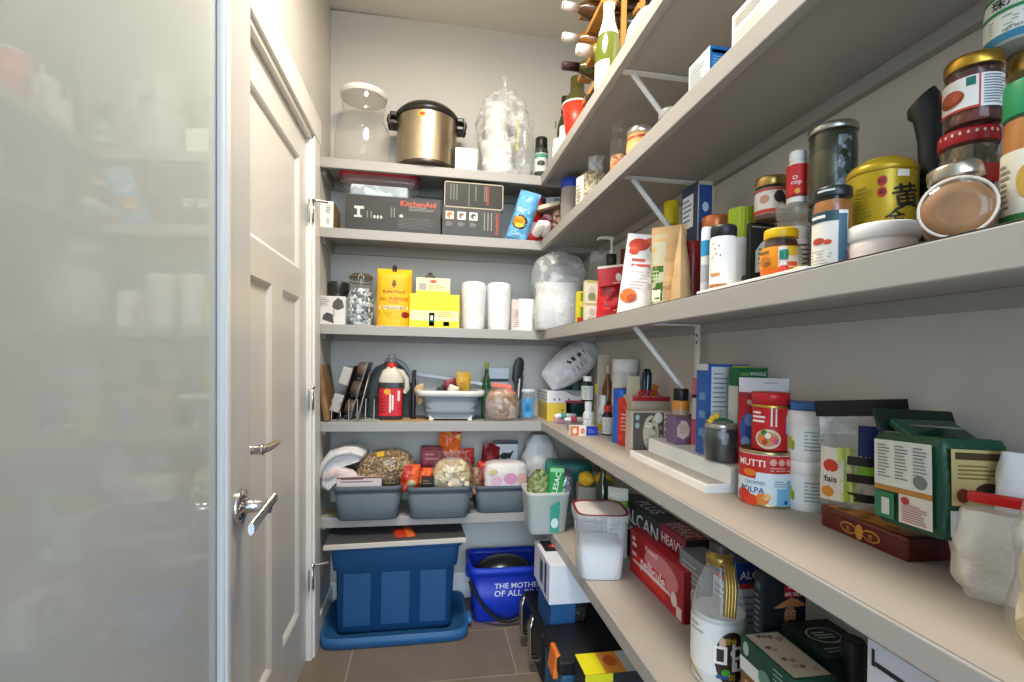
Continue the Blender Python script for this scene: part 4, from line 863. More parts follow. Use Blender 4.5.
lab(t, S, -r * 1.5, h * .12, r * 1.5, h * .7, '#e2dbd2', lambda m, S: (m.oval(S, r * .5, h * .48, r * .35, h * .14, P('#3a3534')), m.oval(S, r * .9, h * .4, r * .2, h * .12, P('#2b2827')), m.oval(S, -r * .4, h * .45, r * .3, h * .1, P('#c2917e')), m.patch(S, -r * 1.5, h * .13, r * 1.5, h * .22, P('#c23a2c'), 12), m.patch(S, -r * 1.5, h * .64, r * 1.5, h * .69, P('#b8352b'), 12)), 16)
s = rnd(773, 813, 200, S3T, X=.632); r, h = s.r, s.h
t, S = jar('tahini_jar', 'clear jar of white paste behind the squat orange jar, carrying a supplement bottle', 'jar', s, CLR('#c9c9c4', .4, .8, .1), P('#d6cfc4', .6), .8, lidh=.12, lidr=.95)
lab(t, S, -r * 1.2, h * .1, r * 1.5, h * .55, '#e4ded5', lambda m, S: m.lines(S, r * .2, h * .12, r * 1.2, h * .5, 7, P('#6d6862')))
s = rnd(786, 808.5, 148, S3T + s.h + .0005, X=.634); r, h = s.r, s.h
t, S = bottle('supplement_bottle', 'white supplement bottle with red label standing on the white paste jar', 'bottle', s, [(.95, 0), (1, .03), (1, .74), (.74, .8), (.72, .84)], P('#eceae6', .35), '#efedea', .83, .80)
lab(t, S, -r * 1.5, h * .1, r * 1.5, h * .72, '#c92a2c', lambda m, S: (m.txt(S, 'O', -r * .2, h * .46, P('#f3e6e2'), h=h * .08), m.txt(S, 'cop', -r * .1, h * .35, P('#f3e6e2'), w=r * .9), m.oval(S, 0, h * .2, r * .25, h * .05, P('#e2a43a')), m.patch(S, r * 1.0, h * .15, r * 1.5, h * .65, P('#dcd6d2')), m.patch(S, -r * 1.5, h * .1, r * 1.5, h * .14, P('#8f1c20'), 12)))
s = rnd(811, 852.5, 183, S3, X=.55); r, h = s.r, s.h
t, S = jar('honey_jar', 'tall jar of amber sauce with black lid and white label at the shelf front', 'jar', s, '#1e2326', VOR(['#8f5526', '#a5652c', '#7a4520'], 30, .3, .2), .93, lidh=.1, lidr=.97)
def f4(m, S):
    m.patch(S, -r * 1.3, h * .58, r * .3, h * .70, P('#2b4a52'), 8); m.lines(S, -r * 1.1, h * .61, r * .1, h * .67, 1, P('#e7e3d6'), .6, off=.0016); m.oval(S, -r * .7, h * .36, r * .35, h * .04, P('#b5442c')); m.oval(S, -r * .2, h * .34, r * .2, h * .03, P('#c8502f')); m.patch(S, r * .3, h * .02, r * .75, h * .66, P('#45697f'), 4); m.lines(S, -r * 1.2, h * .08, r * .1, h * .26, 5, P('#b6b0a6'))
lab(t, S, -r * 1.35, h * .03, r * .8, h * .7, '#e6e1d8', f4, 16)
m = MB(); m.lines(SC(.975 * r), -r * .8, h * .925, r * .6, h * .965, 1, P('#cfcfca'), .6, off=.0006); m.build('lettering', t)
s0 = rnd(806, 858, 200, S3, X=.66); t, S = jar('gherkin_jar', 'lower jar of dark gherkins, behind the amber sauce jar', 'jar', s0, '#3a4038', VOR(['#2a2b10', '#1f210e', '#383716'], 40, .3), .9, lidh=.12, lidr=.98)
s = rnd(806, 858.5, 117, S3 + s0.h + .0005, X=.655); r, h = s.r, s.h
t, S = jar('pickle_jar', 'tall pickle jar with silver lid, topmost of its stack', 'jar', s, P('#b3b1aa', .3, .95), VOR(['#33320f', '#26280e', '#403f18', '#1c1e0b'], 26, .3, .3), .95, lidh=.075, lidr=1.0, glass=CLR('#dfe3d0', .08, .5, .04))
lab(t, S, r * .2, h * .1, r * .75, h * .8, VOR(['#59676a', '#3d484b', '#7d8a8d', '#2f3a30'], 60, .2), None)
# gold tea tin on a white tub
s0 = rnd(846, 919, 218, S3, X=.585); r, h = s0.r, s0.h
t, S = jar('cream_tub', 'low white tub with red print carrying the golden tea tin', 'tub', s0, '#eeebe6', None, lidh=.34, lidr=1.04, glass=P('#e6ddd8', .4), seg=40)
lab(t, S, -r * 1.4, h * .08, r * 1.4, h * .6, '#e9dcd8', lambda m, S: (m.lines(S, -r * .6, h * .12, r * .6, h * .26, 2, P('#9c928e')), m.oval(S, -r * 1.2, h * .3, r * .14, h * .2, P('#cf7a78'))), 16)
s = rnd(845, 919, 149, S3 + h + .0008, X=.622); r, h = s.r, s.h
t = start('tea_tin', 'golden round tea tin with two red discs and black calligraphy', 'tin', s); gd = P('#b3981f', .35, .3, var=.04)
MB().lathe([(.97 * r, 0), (r, .003), (r, h * .77)], gd, 48).build('body', t)
MB().lathe([(1.0 * r, h * .775), (1.02 * r, h * .78), (1.0 * r, h * .86), (.86 * r, h * .925), (.62 * r, h * .935), (.62 * r, h * .99), (.55 * r, h), (0, h)], P('#b89c22', .33, .3, var=.04), 48).build('lid', t)
m = MB(); S = SC(r)
for z, ch in ((.62, '好'), (.47, '茶')):
    m.oval(S, r * .02, h * z, r * .13, h * .07, P('#b8301e')); m.txt(S, ch, r * .02, h * z, P('#3a1a10'), h=h * .08, off=.0014)
m.patch(S, r * .42, h * .66, r * .78, h * .75, P('#e6e2d2'))
m.txt(S, '黄', r * .70, h * .40, P('#1d1a12'), h=h * .34, rot=.15); m.txt(S, '金', r * .38, h * .12, P('#1d1a12'), h=h * .22, rot=.1); m.lines(S, -r * .75, h * .1, -r * .2, h * .6, 9, P('#8a7a20')); m.build('print', t)
# black electric grinder
s = rnd(914, 945, 90, S3, X=.675); r, h = s.r, s.h
t = start('pepper_mill', 'tall curved black electric grinder leaning at the wall', 'grinder', s); bk = P('#262b2c', .35)
rings = []
for q, rr, dx in ((0, 1.05, .0), (.03, 1.1, 0), (.3, 1.05, .0), (.55, .98, .002), (.75, .96, .0), (.88, 1.02, -.004), (.96, 1.08, -.009), (1, .95, -.012)):
    rings.append([(dx + rr * r * math.sin(2 * PI * k / 24), -rr * r * math.cos(2 * PI * k / 24), h * q + (.014 * math.sin(2 * PI * k / 24) if q > .9 else 0)) for k in range(24)])
MB().loft(rings, bk).build('body', t)
m = MB().at(.0, 0, h * .70); m.lathe([(.80 * r, 0), (.83 * r, .001), (.83 * r, .003), (.8 * r, .004)], P('#9ba0a0', .3, .8), 24, False, False); m.at(0, 0, 0); m.patch(SC(1.0 * r), r * .4, h * .93, r * .9, h * .97, P('#c23a3a'), off=.004); m.build('switch', t)
# stack of chilli jars
x, y = .645, yat(969, .645)
s0 = rnd(937, 1001, 186, S3, X=.64); t, S = jar('sauce_tin', 'low steel tin under the chilli jars, mostly hidden by the globe jar', 'tin', s0, P('#8d8680', .4, .8), None, lidh=.1, lidr=1.0, glass=P('#6f6862', .4, .5))
z = S3 + s0.h + .0005
s = rnd(936, 1001, 122, z, X=.635); r, h = s.r, s.h
t, S = jar('chilli_jar', 'chilli oil jar with dotted red lid, lower of two stacked', 'jar', s, '#b02226', VOR(['#5a4a34', '#3d3426', '#7a6648'], 60, .3), .9, lidh=.22, lidr=1.0, shape='round')
lab(t, S, -r * 1.3, h * .08, r * 1.3, h * .36, '#b0241f', lambda m, S: (m.oval(S, r * .2, h * .2, r * .35, h * .09, P('#d9b44a')), m.oval(S, r * .2, h * .2, r * .28, h * .06, P('#b0241f'), .0014)), 16)
m = MB()
for a in range(-4, 5): m.oval(SC(r * 1.0), r * .25 * a, h * .9, r * .05, h * .03, P('#e6d3c4'), n=8)
m.build('lid_print', t); z += h + .0005
s = rnd(942, 1004, 46, z, X=.632); r, h = s.r, s.h
t, S = jar('chilli_jar', 'chilli crisp jar with gold lid, upper of two stacked', 'jar', s, P('#b8923a', .3, .9), VOR(['#4a1c12', '#6b2a18', '#35120c'], 60, .3), .92, lidh=.16, lidr=1.0)
def f5(m, S):
    for a in ((-1.45, .2, -1.4, .66), (.2, .2, .26, .66)): m.patch(S, r * a[0], h * a[1], r * a[2], h * a[3], P('#c23a2a'), 2)
    m.patch(S, -r * 1.45, h * .2, r * .25, h * .23, P('#c23a2a'), 10); m.oval(S, -r * .75, h * .4, r * .5, h * .12, P('#8c3a22')); m.oval(S, -r * .7, h * .42, r * .38, h * .08, P('#b5502e'), .0012); m.patch(S, -r * .2, h * .52, r * .1, h * .64, P('#1f6f63')); m.lines(S, r * .35, h * .23, r * 1.35, h * .64, 11, P('#5a6f8c'))
lab(t, S, -r * 1.45, h * .2, r * 1.45, h * .66, '#e9e4dc', f5, 18)
# globe jar lying slightly tilted at the front
s = rnd(918, 1008, 164, S3, X=.548); r, h = s.r, s.h
t = start('globe_jar', 'tilted glass jar of brown sugar with round face and silver lid', 'jar', s); R_ = r * .92; cz = R_ + .001
def drum(k, q): return [(.55 * R_ * k, .0 + q), (.9 * R_ * k, .002 + q), (R_ * k, .012 + q), (R_ * k, .05), (.9 * R_ * k, .072 - q), (.5 * R_ * k, .08 - q)]
MB().at(-.1 * r, -.035, cz, rx=-PI / 2).lathe(drum(1, 0), CLR('#eadccb', .14, .6, .05), 40).build('body', t)
MB().at(-.1 * r, -.035, cz, rx=-PI / 2).lathe(drum(.94, .003), P('#9a7048', .6, var=.35, scale=25), 36).build('contents', t)
m = MB().at(-.1 * r, -.036, cz); m.tube([(.93 * R_ * math.sin(a), -.002, .93 * R_ * math.cos(a)) for a in [2 * PI * k / 36 for k in range(36)]], .0014, CLR('#fff6ea', .9, .9, .1), 6, True); m.build('base_ring', t)
MB().at(-.1 * r, .0, cz + .72 * R_, ry=-.12).lathe([(.62 * R_, 0), (.60 * R_, .012), (.70 * R_, .013), (.72 * R_, .016), (.72 * R_, .025), (.68 * R_, .028), (0, .028)], P('#b5aa9c', .25, .9), 32).build('lid', t)
# nearest jars
s = rnd(999, 1070, 66, S3, X=.60); r, h = s.r, s.h
t, S = jar('peanut_butter_jar', 'large orange jar with bright green lid nearest the doorway', 'jar', s, '#2f9a62', P('#b8742c', .4), .95, lidh=.2, lidr=.98, seg=36)
lab(t, S, -r * 1.4, h * .1, r * 1.4, h * .56, '#e6e0cf', lambda m, S: (m.patch(S, -r * 1.4, h * .1, r * 1.4, h * .17, P('#3c7a3f'), 12), m.oval(S, -r * .2, h * .36, r * .3, h * .1, P('#c9a24a')), m.lines(S, -r * 1.3, h * .2, -r * .7, h * .5, 8, P('#a39a88'))), 18)
s0 = rnd(1002, 1052, 42, S3, X=.683); r, h = s0.r, s0.h
t, S = jar('olive_jar', 'tall jar with gold lid behind the green-lidded jar', 'jar', s0, P('#c2a764', .3, .9), P('#3c3420', .4), .9, lidh=.08, lidr=1.0)
s = rnd(983, 1060, -25, S3 + h + .0005, X=.665); r, h = s.r, s.h
t, S = jar('bean_can', 'green and white can with black calligraphy, topmost beside the doorway', 'can', s, P('#cfcdc8', .3, .9), None, lidh=.03, lidr=1.0, glass=P('#e2e4da', .4), seg=40)
def f6(m, S):
    m.patch(S, -r * 1.4, h * .02, r * 1.4, h * .16, P('#2f7fa0'), 14); m.patch(S, -r * 1.4, h * .56, r * 1.4, h * .63, P('#2f8a58'), 14); m.patch(S, -r * 1.4, h * .9, r * 1.4, h * .97, P('#2f8a58'), 14)
    m.txt(S, '珠海村', -r * .15, h * .76, P('#1d1c1a'), w=r * 1.3); m.lines(S, -r * .9, h * .22, r * .8, h * .5, 5, P('#8fa39a')); m.txt(S, 'NET WT. 180g', -r * .0, h * .2, P('#2a4f5c'), w=r * .9)
lab(t, S, -r * 1.45, h * .02, r * 1.45, h * .97, '#e6e7dd', f6, 18)
# ================================================================ fourth shelf, back wall
def yawed(u, y): return xat(u, y)
wood = P('#8a6a45', .6, var=.25, scale=20); tin = P('#8f8a86', .35, .8, var=.05); dtin = P('#3a3735', .35, .7)
x = xat(334, 2.2)
t = T('cutting_board', 'worn wooden board leaning at the left end of the bakeware', 'board', x, 2.21, S4 + .004, ry=-.16)
MB().box(.026, .2, .235, wood, .008, -.014).build('board', t)
x0 = xat(337, 2.2)
t = T('bakeware_rack', 'wire rack with upright dividers holding baking tins', 'rack', xat(355, 2.2), 2.22, S4)
for y in (-.085, .085): MB().tube([(-.11, y, .004), (.11, y, .004)], .0025, STEEL, 6).build('base_wire', t)
for k in range(6):
    xx = -.085 + .034 * k; MB().tube([(xx, -.085, .004), (xx, -.085, .085), (xx, -.075, .095), (xx, .075, .095), (xx, .085, .085), (xx, .085, .004)], .0024, STEEL, 6).build('divider', t)
def bakeware(lb, u, ry, h, cups, m, square):
    xx = xat(u, 2.2); t = T('muffin_tin', lb, 'baking tin', xx, 2.22, S4 + .006, ry=ry)
    MB().box(.004, .19, h, m, .001, 0, 0, 0).build('tray', t)
    for i in range(2):
        for j in range(cups):
            z = h * (j + .55) / cups; y = -.045 + .09 * i
            c = MB()
            if square: c.at(-.002, y, z, ry=-PI / 2).box(.075, .075, .042, P('#b5afaa', .5), .004)
            else: c.at(-.002, y, z, ry=-PI / 2).lathe([(.038, 0), (.03, .034), (0, .034)], P('#8f7868', .35, .6), 20)
            c.build('cup', t)
bakeware('dark baking tin with square grey cups leaning in the wire rack', 340, .28, .235, 2, dtin, True)
bakeware('baking tin with round dark cups leaning in the wire rack', 352, .28, .25, 3, tin, False)
t = T('baking_sheet', 'plain thin baking sheet leaning rightmost in the wire rack', 'baking tin', xat(360, 2.2), 2.22, S4 + .006, ry=.22)
MB().box(.004, .19, .20, tin, .001).build('sheet', t); MB().tube([(.0, -.095, .01), (0, -.095, .2), (0, .095, .2)], .004, tin, 6).build('rim', t)
# red-capped jug and grey jug
s = frt(366, 411, 359, S4, 2.24, .09)
t = start('water_jug', 'smoky grey plastic jug with looped handle behind the red-capped jug', 'jug', s); w, h = s.w, s.h; gm = P('#767a7a', .4)
MB().sq([(.46 * w, .042, 0), (.5 * w, .046, .01), (.5 * w, .046, h * .62), (.34 * w, .036, h * .86), (.14 * w, .022, h * .93), (.12 * w, .02, h)], CLR('#7d8282', .6, .8, .2), 4, 32).build('body', t)
MB().tube([(-.02, -.02, h * .98), (.02, -.025, h * .99), (.06, -.03, h * .9), (.09, -.03, h * .74), (.095, -.03, h * .6)], .010, P('#8d9191', .4), 8).build('handle', t)
s = frt(377, 402.5, 363, S4, 2.135, .09, v0=420.5)
t = start('vinegar_jug', 'jug of dark sauce with bright red cap and red label', 'jug', s); w, h = s.w, s.h
MB().sq([(.46 * w, .04, 0), (.5 * w, .045, .008), (.5 * w, .045, h * .66)], P('#3b3a3a', .25), 4.5, 32).build('body', t)
MB().sq([(.5 * w, .045, h * .66), (.49 * w, .044, h * .72), (.36 * w, .036, h * .86), (.2 * w, .02, h * .91), (.2 * w, .02, h * .93)], P('#cbbfae', .35), 4, 32).build('shoulder', t)
MB().lathe([(.019, h * .90), (.021, h * .905), (.021, h * .985), (.018, h), (.012, h), (0, h)], P('#d8301f', .35), 20).build('cap', t)
MB().lathe([(.012, h), (.014, h + .006), (.012, h + .02), (.016, h + .024), (.016, h + .036), (0, h + .038)], CLR('#b9bcbc', .7, .8, .2), 16).build('dispenser', t)
MB().tube([(.22 * w, 0, h * .86), (.42 * w, -.004, h * .84), (.60 * w, -.004, h * .72), (.64 * w, -.004, h * .55), (.52 * w, -.004, h * .47)], .012, P('#c9bdab', .35), 10).build('handle', t)
def sqS(a, b, p=4.5):
    def S(x, z, o):
        q = min(.999, abs(x / a)); return (x, -b * (1 - q ** p) ** (1 / p) - o, z)
    return S
S = sqS(.5 * w, .045)
lab(t, S, -.46 * w, h * .08, .46 * w, h * .56, '#c9202a', lambda m, S: (m.patch(S, -.04 * w, h * .14, .03 * w, h * .46, P('#f0dfd8')), m.patch(S, .06 * w, h * .18, .13 * w, h * .44, P('#f0dfd8')), m.oval(S, -.12 * w, h * .5, .14 * w, h * .05, P('#e8a72a')), m.lines(S, -.4 * w, h * .12, -.14 * w, h * .4, 5, P('#8e1219')), m.patch(S, .28 * w, h * .34, .38 * w, h * .52, P('#e9c9c4'))), 16)
s = rnd(410.5, 415.5, 370, S4, Y=2.2); bottle('sauce_bottle', 'slim black bottle between the red-capped jug and the grey basin', 'bottle', s, [(1, 0), (1, .75), (.6, .85), (.6, .9)], P('#1c1d1f', .3), '#2a2b2d', .86, .8)
# kraft paper scrap lying under the jug
o = MB().box(.22, .16, .0015, P('#b89467', .7), 0).build('paper_sheet'); place(o, xat(408, 2.2), 2.21, S4); tag(o, 'brown paper sheet lying under the jug and basin', 'paper')
# collapsible basin and what lies in it
s = frt(415.5, 485.5, 391, S4, 2.12, .2)
t = start('dish_basin', 'grey collapsible basin with white rim and base', 'basin', s); w, d, h = s.w, s.d, s.h
g = P('#80868d', .5); wr = P('#dcd8d2', .4)
MB().sq([(.30 * w, .33 * d, .02), (.36 * w, .38 * d, .03), (.385 * w, .40 * d, h * .36), (.365 * w, .39 * d, h * .38), (.40 * w, .42 * d, h * .6), (.385 * w, .41 * d, h * .62), (.42 * w, .44 * d, h * .82), (.45 * w, .46 * d, h * .9), (.42 * w, .43 * d, h * .86), (.36 * w, .36 * d, .1 * h)], g, 5, 40).build('bowl', t)
MB().sq([(.43 * w, .45 * d, h * .80), (.49 * w, .49 * d, h * .82), (.5 * w, .5 * d, h * .9), (.5 * w, .5 * d, h), (.46 * w, .46 * d, h), (.44 * w, .44 * d, h * .85)], wr, 5, 40, False, False).build('rim', t)
m = MB().box(.62 * w, .68 * d, .014, wr, .003, 0, 0, .008)
for sx in (-1, 1):
    for sy in (-1, 1): m.box(.02, .02, .01, wr, .002, sx * .28 * w, sy * .3 * d, 0)
m.build('base', t)
zb = S4 + h * .55; bx, by = s.x, s.y
t = T('rolling_rod', 'long white rod lying across the grey basin', 'rod', bx + .0, by + .06, S4 + h + .045, ry=.14)
MB().at(0, 0, 0, ry=PI / 2).lathe([(.007, -.15), (.0085, -.148), (.0085, .2), (.007, .202)], P('#e2e3e6', .35), 16).build('shaft', t)
MB().at(0, 0, 0, ry=PI / 2).lathe([(.0087, .12), (.0105, .122), (.0105, .2), (.0087, .203)], P('#d2d5d9', .35), 16).build('sleeve', t)
for lb, dx, dy, dz, W, H, col, ry, rz, nm, ct in (
        ('mustard yellow packet standing highest in the grey basin', .055, .0, .02, .065, .12, '#c59a2c', .05, .1, 'spice_packet', 'packet'),
        ('dark red and cream packet in the grey basin', .015, -.03, .01, .055, .10, '#7a2430', -.2, .2, 'spice_packet', 'packet'),
        ('cream packet leaning to the left in the grey basin', -.012, -.045, .0, .045, .085, '#d9cdb6', .35, -.2, 'spice_packet', 'packet'),
        ('tan packet at the left end of the grey basin', -.115, -.02, .0, .05, .085, '#b59468', -.35, .1, 'spice_packet', 'packet'),
        ('black packet lying low in the grey basin', -.065, -.01, .0, .09, .075, '#2c2a2c', .9, .1, 'spice_packet', 'packet')):
    q = spot(bx + dx, by + dy, zb + dz, W, 0, H)
    pouch(nm, lb, ct, q, [(1, P(col, .35))], .022, 'pillow', (lambda m, S, w, h: (m.oval(S, 0, h * .4, w * .3, h * .18, P('#dfc8a0')), m.oval(S, 0, h * .42, w * .16, h * .1, P('#9c4a3a'), .0014))) if 'red' in lb or 'cream' in lb else (lambda m, S, w, h: m.lines(S, -w * .3, h * .3, w * .3, h * .6, 4, P('#8f6a1c'))), 3, .002, 'packets in the grey basin', rz=rz, ry=ry, nx=8, nz=10)
s = rnd(481, 490.5, 362, S4, Y=2.235)
t, S = bottle('green_bottle', 'slender green bottle behind the bread bag', 'bottle', s, [(.95, 0), (1, .02), (1, .5), (.8, .66), (.42, .78), (.36, .9)], CLR('#4c7a4a', .55, .8, .08), '#a9a63c', .88, .42)
lab(t, S, -s.r * 1.3, s.h * .15, s.r * 1.3, s.h * .42, '#3f6f4f')
s = frt(486, 508, 368, S4, 2.29, .03)
carton('freezer_box', 'flat white panel box standing behind the bread bag', 'box', s, '#cfd4da', lambda m, w, d, h: (m.patch(SF(d), -w * .5, h * .72, w * .5, h * .78, P('#2d3238')), m.patch(SF(d), -w * .45, h * .3, w * .45, h * .6, P('#b9bfc6'))))
s = frt(485, 521.5, 401, S4, 2.13, .14)
t = start('bread_tray', 'low clear tray holding the bagged bread', 'tray', s)
w, d, h = s.w, s.d, s.h
MB().box(w, d, .004, CLR('#e8eaec', .2, .6, .08), .001).build('bottom', t)
for a in ((w, .003, 0, -d / 2), (w, .003, 0, d / 2), (.003, d, -w / 2, 0), (.003, d, w / 2, 0)): MB().box(a[0], a[1], h, CLR('#e8eaec', .12, .6, .05), .001, a[2], a[3], .004).build('side', t)
sb = spot(s.x, s.y, S4 + .006, w * .94, d * .9, (421 - 385) * 2.1 / 489)
t = start('bread_bag', 'clear bag of brown bread with a coral clip at its neck', 'bag', sb)
blobmb(MB(), sb.w, sb.d, sb.h * .86, VOR(['#9a7658', '#b08a6c', '#84613f', '#c9ad93', '#8d6a4c'], 45, .4, .5), 5, .07, 2.8, [(.9, 0), (1, .1), (1, .5), (.9, .8), (.55, 1)]).build('contents', t)
blobmb(MB(), sb.w * 1.02, sb.d * 1.02, sb.h, CLR('#ffffff', .08, .5, .08, cloud=.12, scale=25.), 5, .07, 2.8, [(.9, 0), (1, .1), (1, .5), (.92, .75), (.5, .95), (.3, 1)]).build('film', t)
m = MB().at(-.005, -.03, sb.h * .88, ry=.12); m.box(.09, .02, .022, P('#e07a62', .4), .005); m.at(.03, -.035, sb.h * .76, ry=.6).box(.05, .012, .016, P('#d86a4c', .4), .004); m.build('clip', t)
t = T('ladle', 'black spatula standing up behind the bread bag', 'utensil', xat(511, 2.25), 2.26, S4 + .005, ry=.14)
bk = P('#26282e', .4)
MB().tube([(0, 0, .0), (.0, 0, .16)], .006, bk, 8).build('handle', t)
MB().loft([[(a * math.cos(k * PI / 6), b * math.sin(k * PI / 6), z) for k in range(12)] for a, b, z in ((.006, .006, .15), (.022, .005, .175), (.026, .004, .23), (.022, .003, .265), (.008, .002, .282))], bk).build('blade', t)
t = T('utensil_handle', 'short black handle with white edge beside the black spatula', 'utensil', xat(519.5, 2.24), 2.25, S4 + .004, ry=.05)
MB().box(.014, .012, .20, bk, .004).build('handle', t); MB().box(.006, .01, .14, P('#d5d8dc', .4), .001, -.011, 0, .04).build('edge', t)
s = rnd(521, 534, 389, S4, Y=2.2); t, S = jar('plastic_cup', 'clear cup with sky blue label at the corner of the worktop shelf', 'cup', s, '#d7dde4', None, lidh=.06, lidr=1.02, glass=CLR('#c8d6e2', .35, .7, .1))
lab(t, S, -s.r * .9, s.h * .1, s.r * .8, s.h * .7, '#4b9bd0', lambda m, S: m.oval(S, 0, s.h * .4, s.r * .4, s.h * .15, P('#2a6fa8')))
# ================================================================ fourth shelf, right wall: the medicine corner
X0, Y0 = plane(547, 421, S4)
s = sid(538, 547, 566, 403, S4, X0); CY1 = s
def g1(m, w, d, h):
    S = SL(w)
    for i in range(7): m.poly(S, [(-d * .5, h * (.1 + .12 * i)), (-d * .5, h * (.15 + .12 * i)), (d * .5, h * (.04 + .12 * i)), (d * .5, h * (-.0 + .12 * i if i else .0))], P('#a88a1f'))
    E = SF(d)
    for x, z in ((.1, .3), (.3, .6), (.25, .25)): m.oval(E, w * x, h * z, w * .05, h * .07, P('#6a5f3a'))
carton('pastry_box', 'yellow flat carton under the white scalloped tray', 'box', s, '#e2c54a', g1)
s = sid(538, 547, 583, 391, S4 + CY1.h + .0005, X0)
def g2(m, w, d, h):
    E = SF(d)
    for x in (-.3, -.16, .1): m.oval(E, w * x, h * .3, w * .02, h * .12, P('#44424a'))
    m.patch(E, w * .0, 0, w * .5, h * .22, P('#b03a4c')); m.poly(E, [(w * .0, h), (w * .5, h), (w * .5, h * .55), (w * .25, h * .6), (w * .1, h * .8)], P('#9aa3ab'))
    for i in range(3): m.patch(SL(w), -d * .5, h * (.2 + .28 * i), d * .5, h * (.3 + .28 * i), P('#a9a58f'))
carton('pastry_box', 'white flat carton carrying the white flour bag', 'box', s, '#e4e3e4', g2); zt = S4 + CY1.h + s.h + .001; WB = s
s = spot(WB.x - .07, Y0 + .06, zt + .035, .165, 0, .29)
t, S = pouch('rice_bag', 'bulging white plastic bag leaning across the flat cartons', 'bag', s, [(1, P('#e6e6ea', .3, var=.04, bump=.25))], .14, 'lens', lambda m, S, w, h: (m.patch(S, -w * .2, h * .42, -w * .08, h * .56, P('#3b3d45'), 3, 3), m.patch(S, -w * .2, h * .62, -w * .08, h * .74, P('#3b3d45'), 3, 3), m.lines(S, w * .05, h * .4, w * .25, h * .7, 4, P('#b9bac2'))), 5, .006, ry=.92, rz=facing(s.x, s.y) * .5)
o = blob('dark_bag', 'dark teal plastic bag slumped in the corner behind the white bag', 'bag', spot(.705, 2.27, S4, .10, .10, .29), P('#1f4a4c', .35, bump=.4), 7, .16); 
s = spot(xat(570, 2.0), 2.02, S4 + .035, .13, .05, .02, rz=-.2); 
q = plane(560, 424, S4); o = MB().box(.10, .06, .022, P('#d9a3b0', .5), .006).build('tissue_pack'); place(o, q[0] + .035, q[1] + .03, S4, -.15); tag(o, 'pink tissue packet lying before the yellow carton', 'packet')
for i, (u, v, ang, lb) in enumerate(((563, 417, .15, 'white and teal ointment tube lying on the pink packet'), (572, 418, -.12, 'white ointment tube lying behind the grey carton'))):
    q = plane(u, v + 4, S4 + .02); t = T('ointment_tube', lb, 'tube', q[0] + .03, q[1] + (.015 if i else .05), S4 + .036 - .008 * i, ang - PI / 2)
    MB().at(0, 0, 0, rx=PI / 2).lathe([(.004, -.045), (.010, -.04), (.011, .0), (.011, .04)], P('#e3e7e6', .35), 16).build('body', t)
    MB().at(0, 0, 0, rx=PI / 2).lathe([(.0115, .005), (.0117, .006), (.0117, .03), (.0115, .031)], P('#58a39c' if i == 0 else '#c04a58', .4), 16, False, False).build('band', t)
    MB().at(0, 0, 0, rx=PI / 2).lathe([(.007, .04), (.007, .055), (0, .056)], P('#f0f0f0', .4), 12).build('cap', t)
q = plane(570, 432, S4); s = spot(q[0] + .045, q[1] + .03, S4, .085, .05, .028, rz=-.05); carton('grey_carton', 'small grey carton lying behind the orange and blue carton', 'box', s, '#8a8a8c', lambda m, w, d, h: m.lines(ST(h), -w * .4, -d * .3, w * .3, d * .3, 3, P('#5f5f62')))
q0, q1 = plane(570.5, 436, S4), plane(597.5, 436, S4); s = spot((q0[0] + q1[0]) / 2, q0[1] + .012, S4, q1[0] - q0[0], .026, .036)
carton('medicine_carton', 'tiny carton half orange half blue at the front of the medicine corner', 'box', s, '#e9e4df', lambda m, w, d, h: (m.patch(SF(d), -w * .5, 0, -w * .2, h, P('#e2703a')), m.oval(SF(d), -w * .35, h * .5, w * .08, h * .3, P('#f0d9c8'), .0012), m.oval(SF(d), -w * .05, h * .5, w * .08, h * .3, P('#e48a5a')), m.patch(SF(d), w * .08, 0, w * .5, h, P('#2b3fae')), m.lines(SF(d), w * .15, h * .3, w * .42, h * .7, 2, P('#7d8ad0'))))
def pill(name, lb, u0, u1, v1, v0, body, cap, cat='bottle', capz=.8, label=None, band=None, z0=None, X=None):
    s = rnd(u0, u1, v1, S4 if z0 is None else z0, v0=v0) if X is None else rnd(u0, u1, v1, S4 if z0 is None else z0, X=X)
    t, S = bottle(name, lb, cat, s, [(.94, 0), (1, .03), (1, capz - .14), (.62, capz - .03), (.6, capz)], body, cap, capz, .68)
    if label: lab(t, S, -s.r * 1.4, s.h * .06, s.r * 1.4, s.h * (capz - .18), label, (lambda m, S: (m.lines(S, -s.r, s.h * .12, s.r, s.h * (capz - .26), 6, P('#7c7672')), m.patch(S, -s.r * 1.4, s.h * .06, s.r * 1.4, s.h * .26, P(band), 10, off=.0012) if band else None)))
    return s
a = pill('pill_tub', 'small white pill tub under the dark white-capped bottle', 582.5, 593, 401, None, P('#e6e4e2', .35), '#eceae8', 'tub', .75, '#e2dcd8', '#b5544a', None, .60)
pill('medicine_bottle', 'dark medicine bottle with white cap standing on a pill tub', 581, 593, 376, None, P('#1f2428', .2), '#ebebea', 'bottle', .8, '#c9ccc6', None, S4 + a.h + .001, a.x)
pill('pill_tub', 'white pill tub with lime label behind the tiny carton', 587, 597, 411, 428, P('#e3e2dd', .35), '#efeeec', 'tub', .78, '#d3d68a')
pill('pill_bottle', 'tall white pill bottle with yellow band beside the red-capped bottle', 597, 607.5, 395, 433, P('#e8e6e2', .35), '#eeedea', 'bottle', .78, '#e4e0d6', '#e0b32c')
pill('medicine_bottle', 'brown glass medicine bottle with red cap and white label', 601.5, 613.5, 405, 436, P('#2c1d18', .15), '#c22f2a', 'bottle', .8, '#d5d1cd')
s = rnd(594, 601, 384, S4, X=.69); bottle('eye_drops', 'small bottle with yellow cap behind the pill bottles', 'bottle', s, [(1, 0), (1, .6), (.6, .75)], P('#8d8f78', .3), '#e0c12e', .78, 1.0)
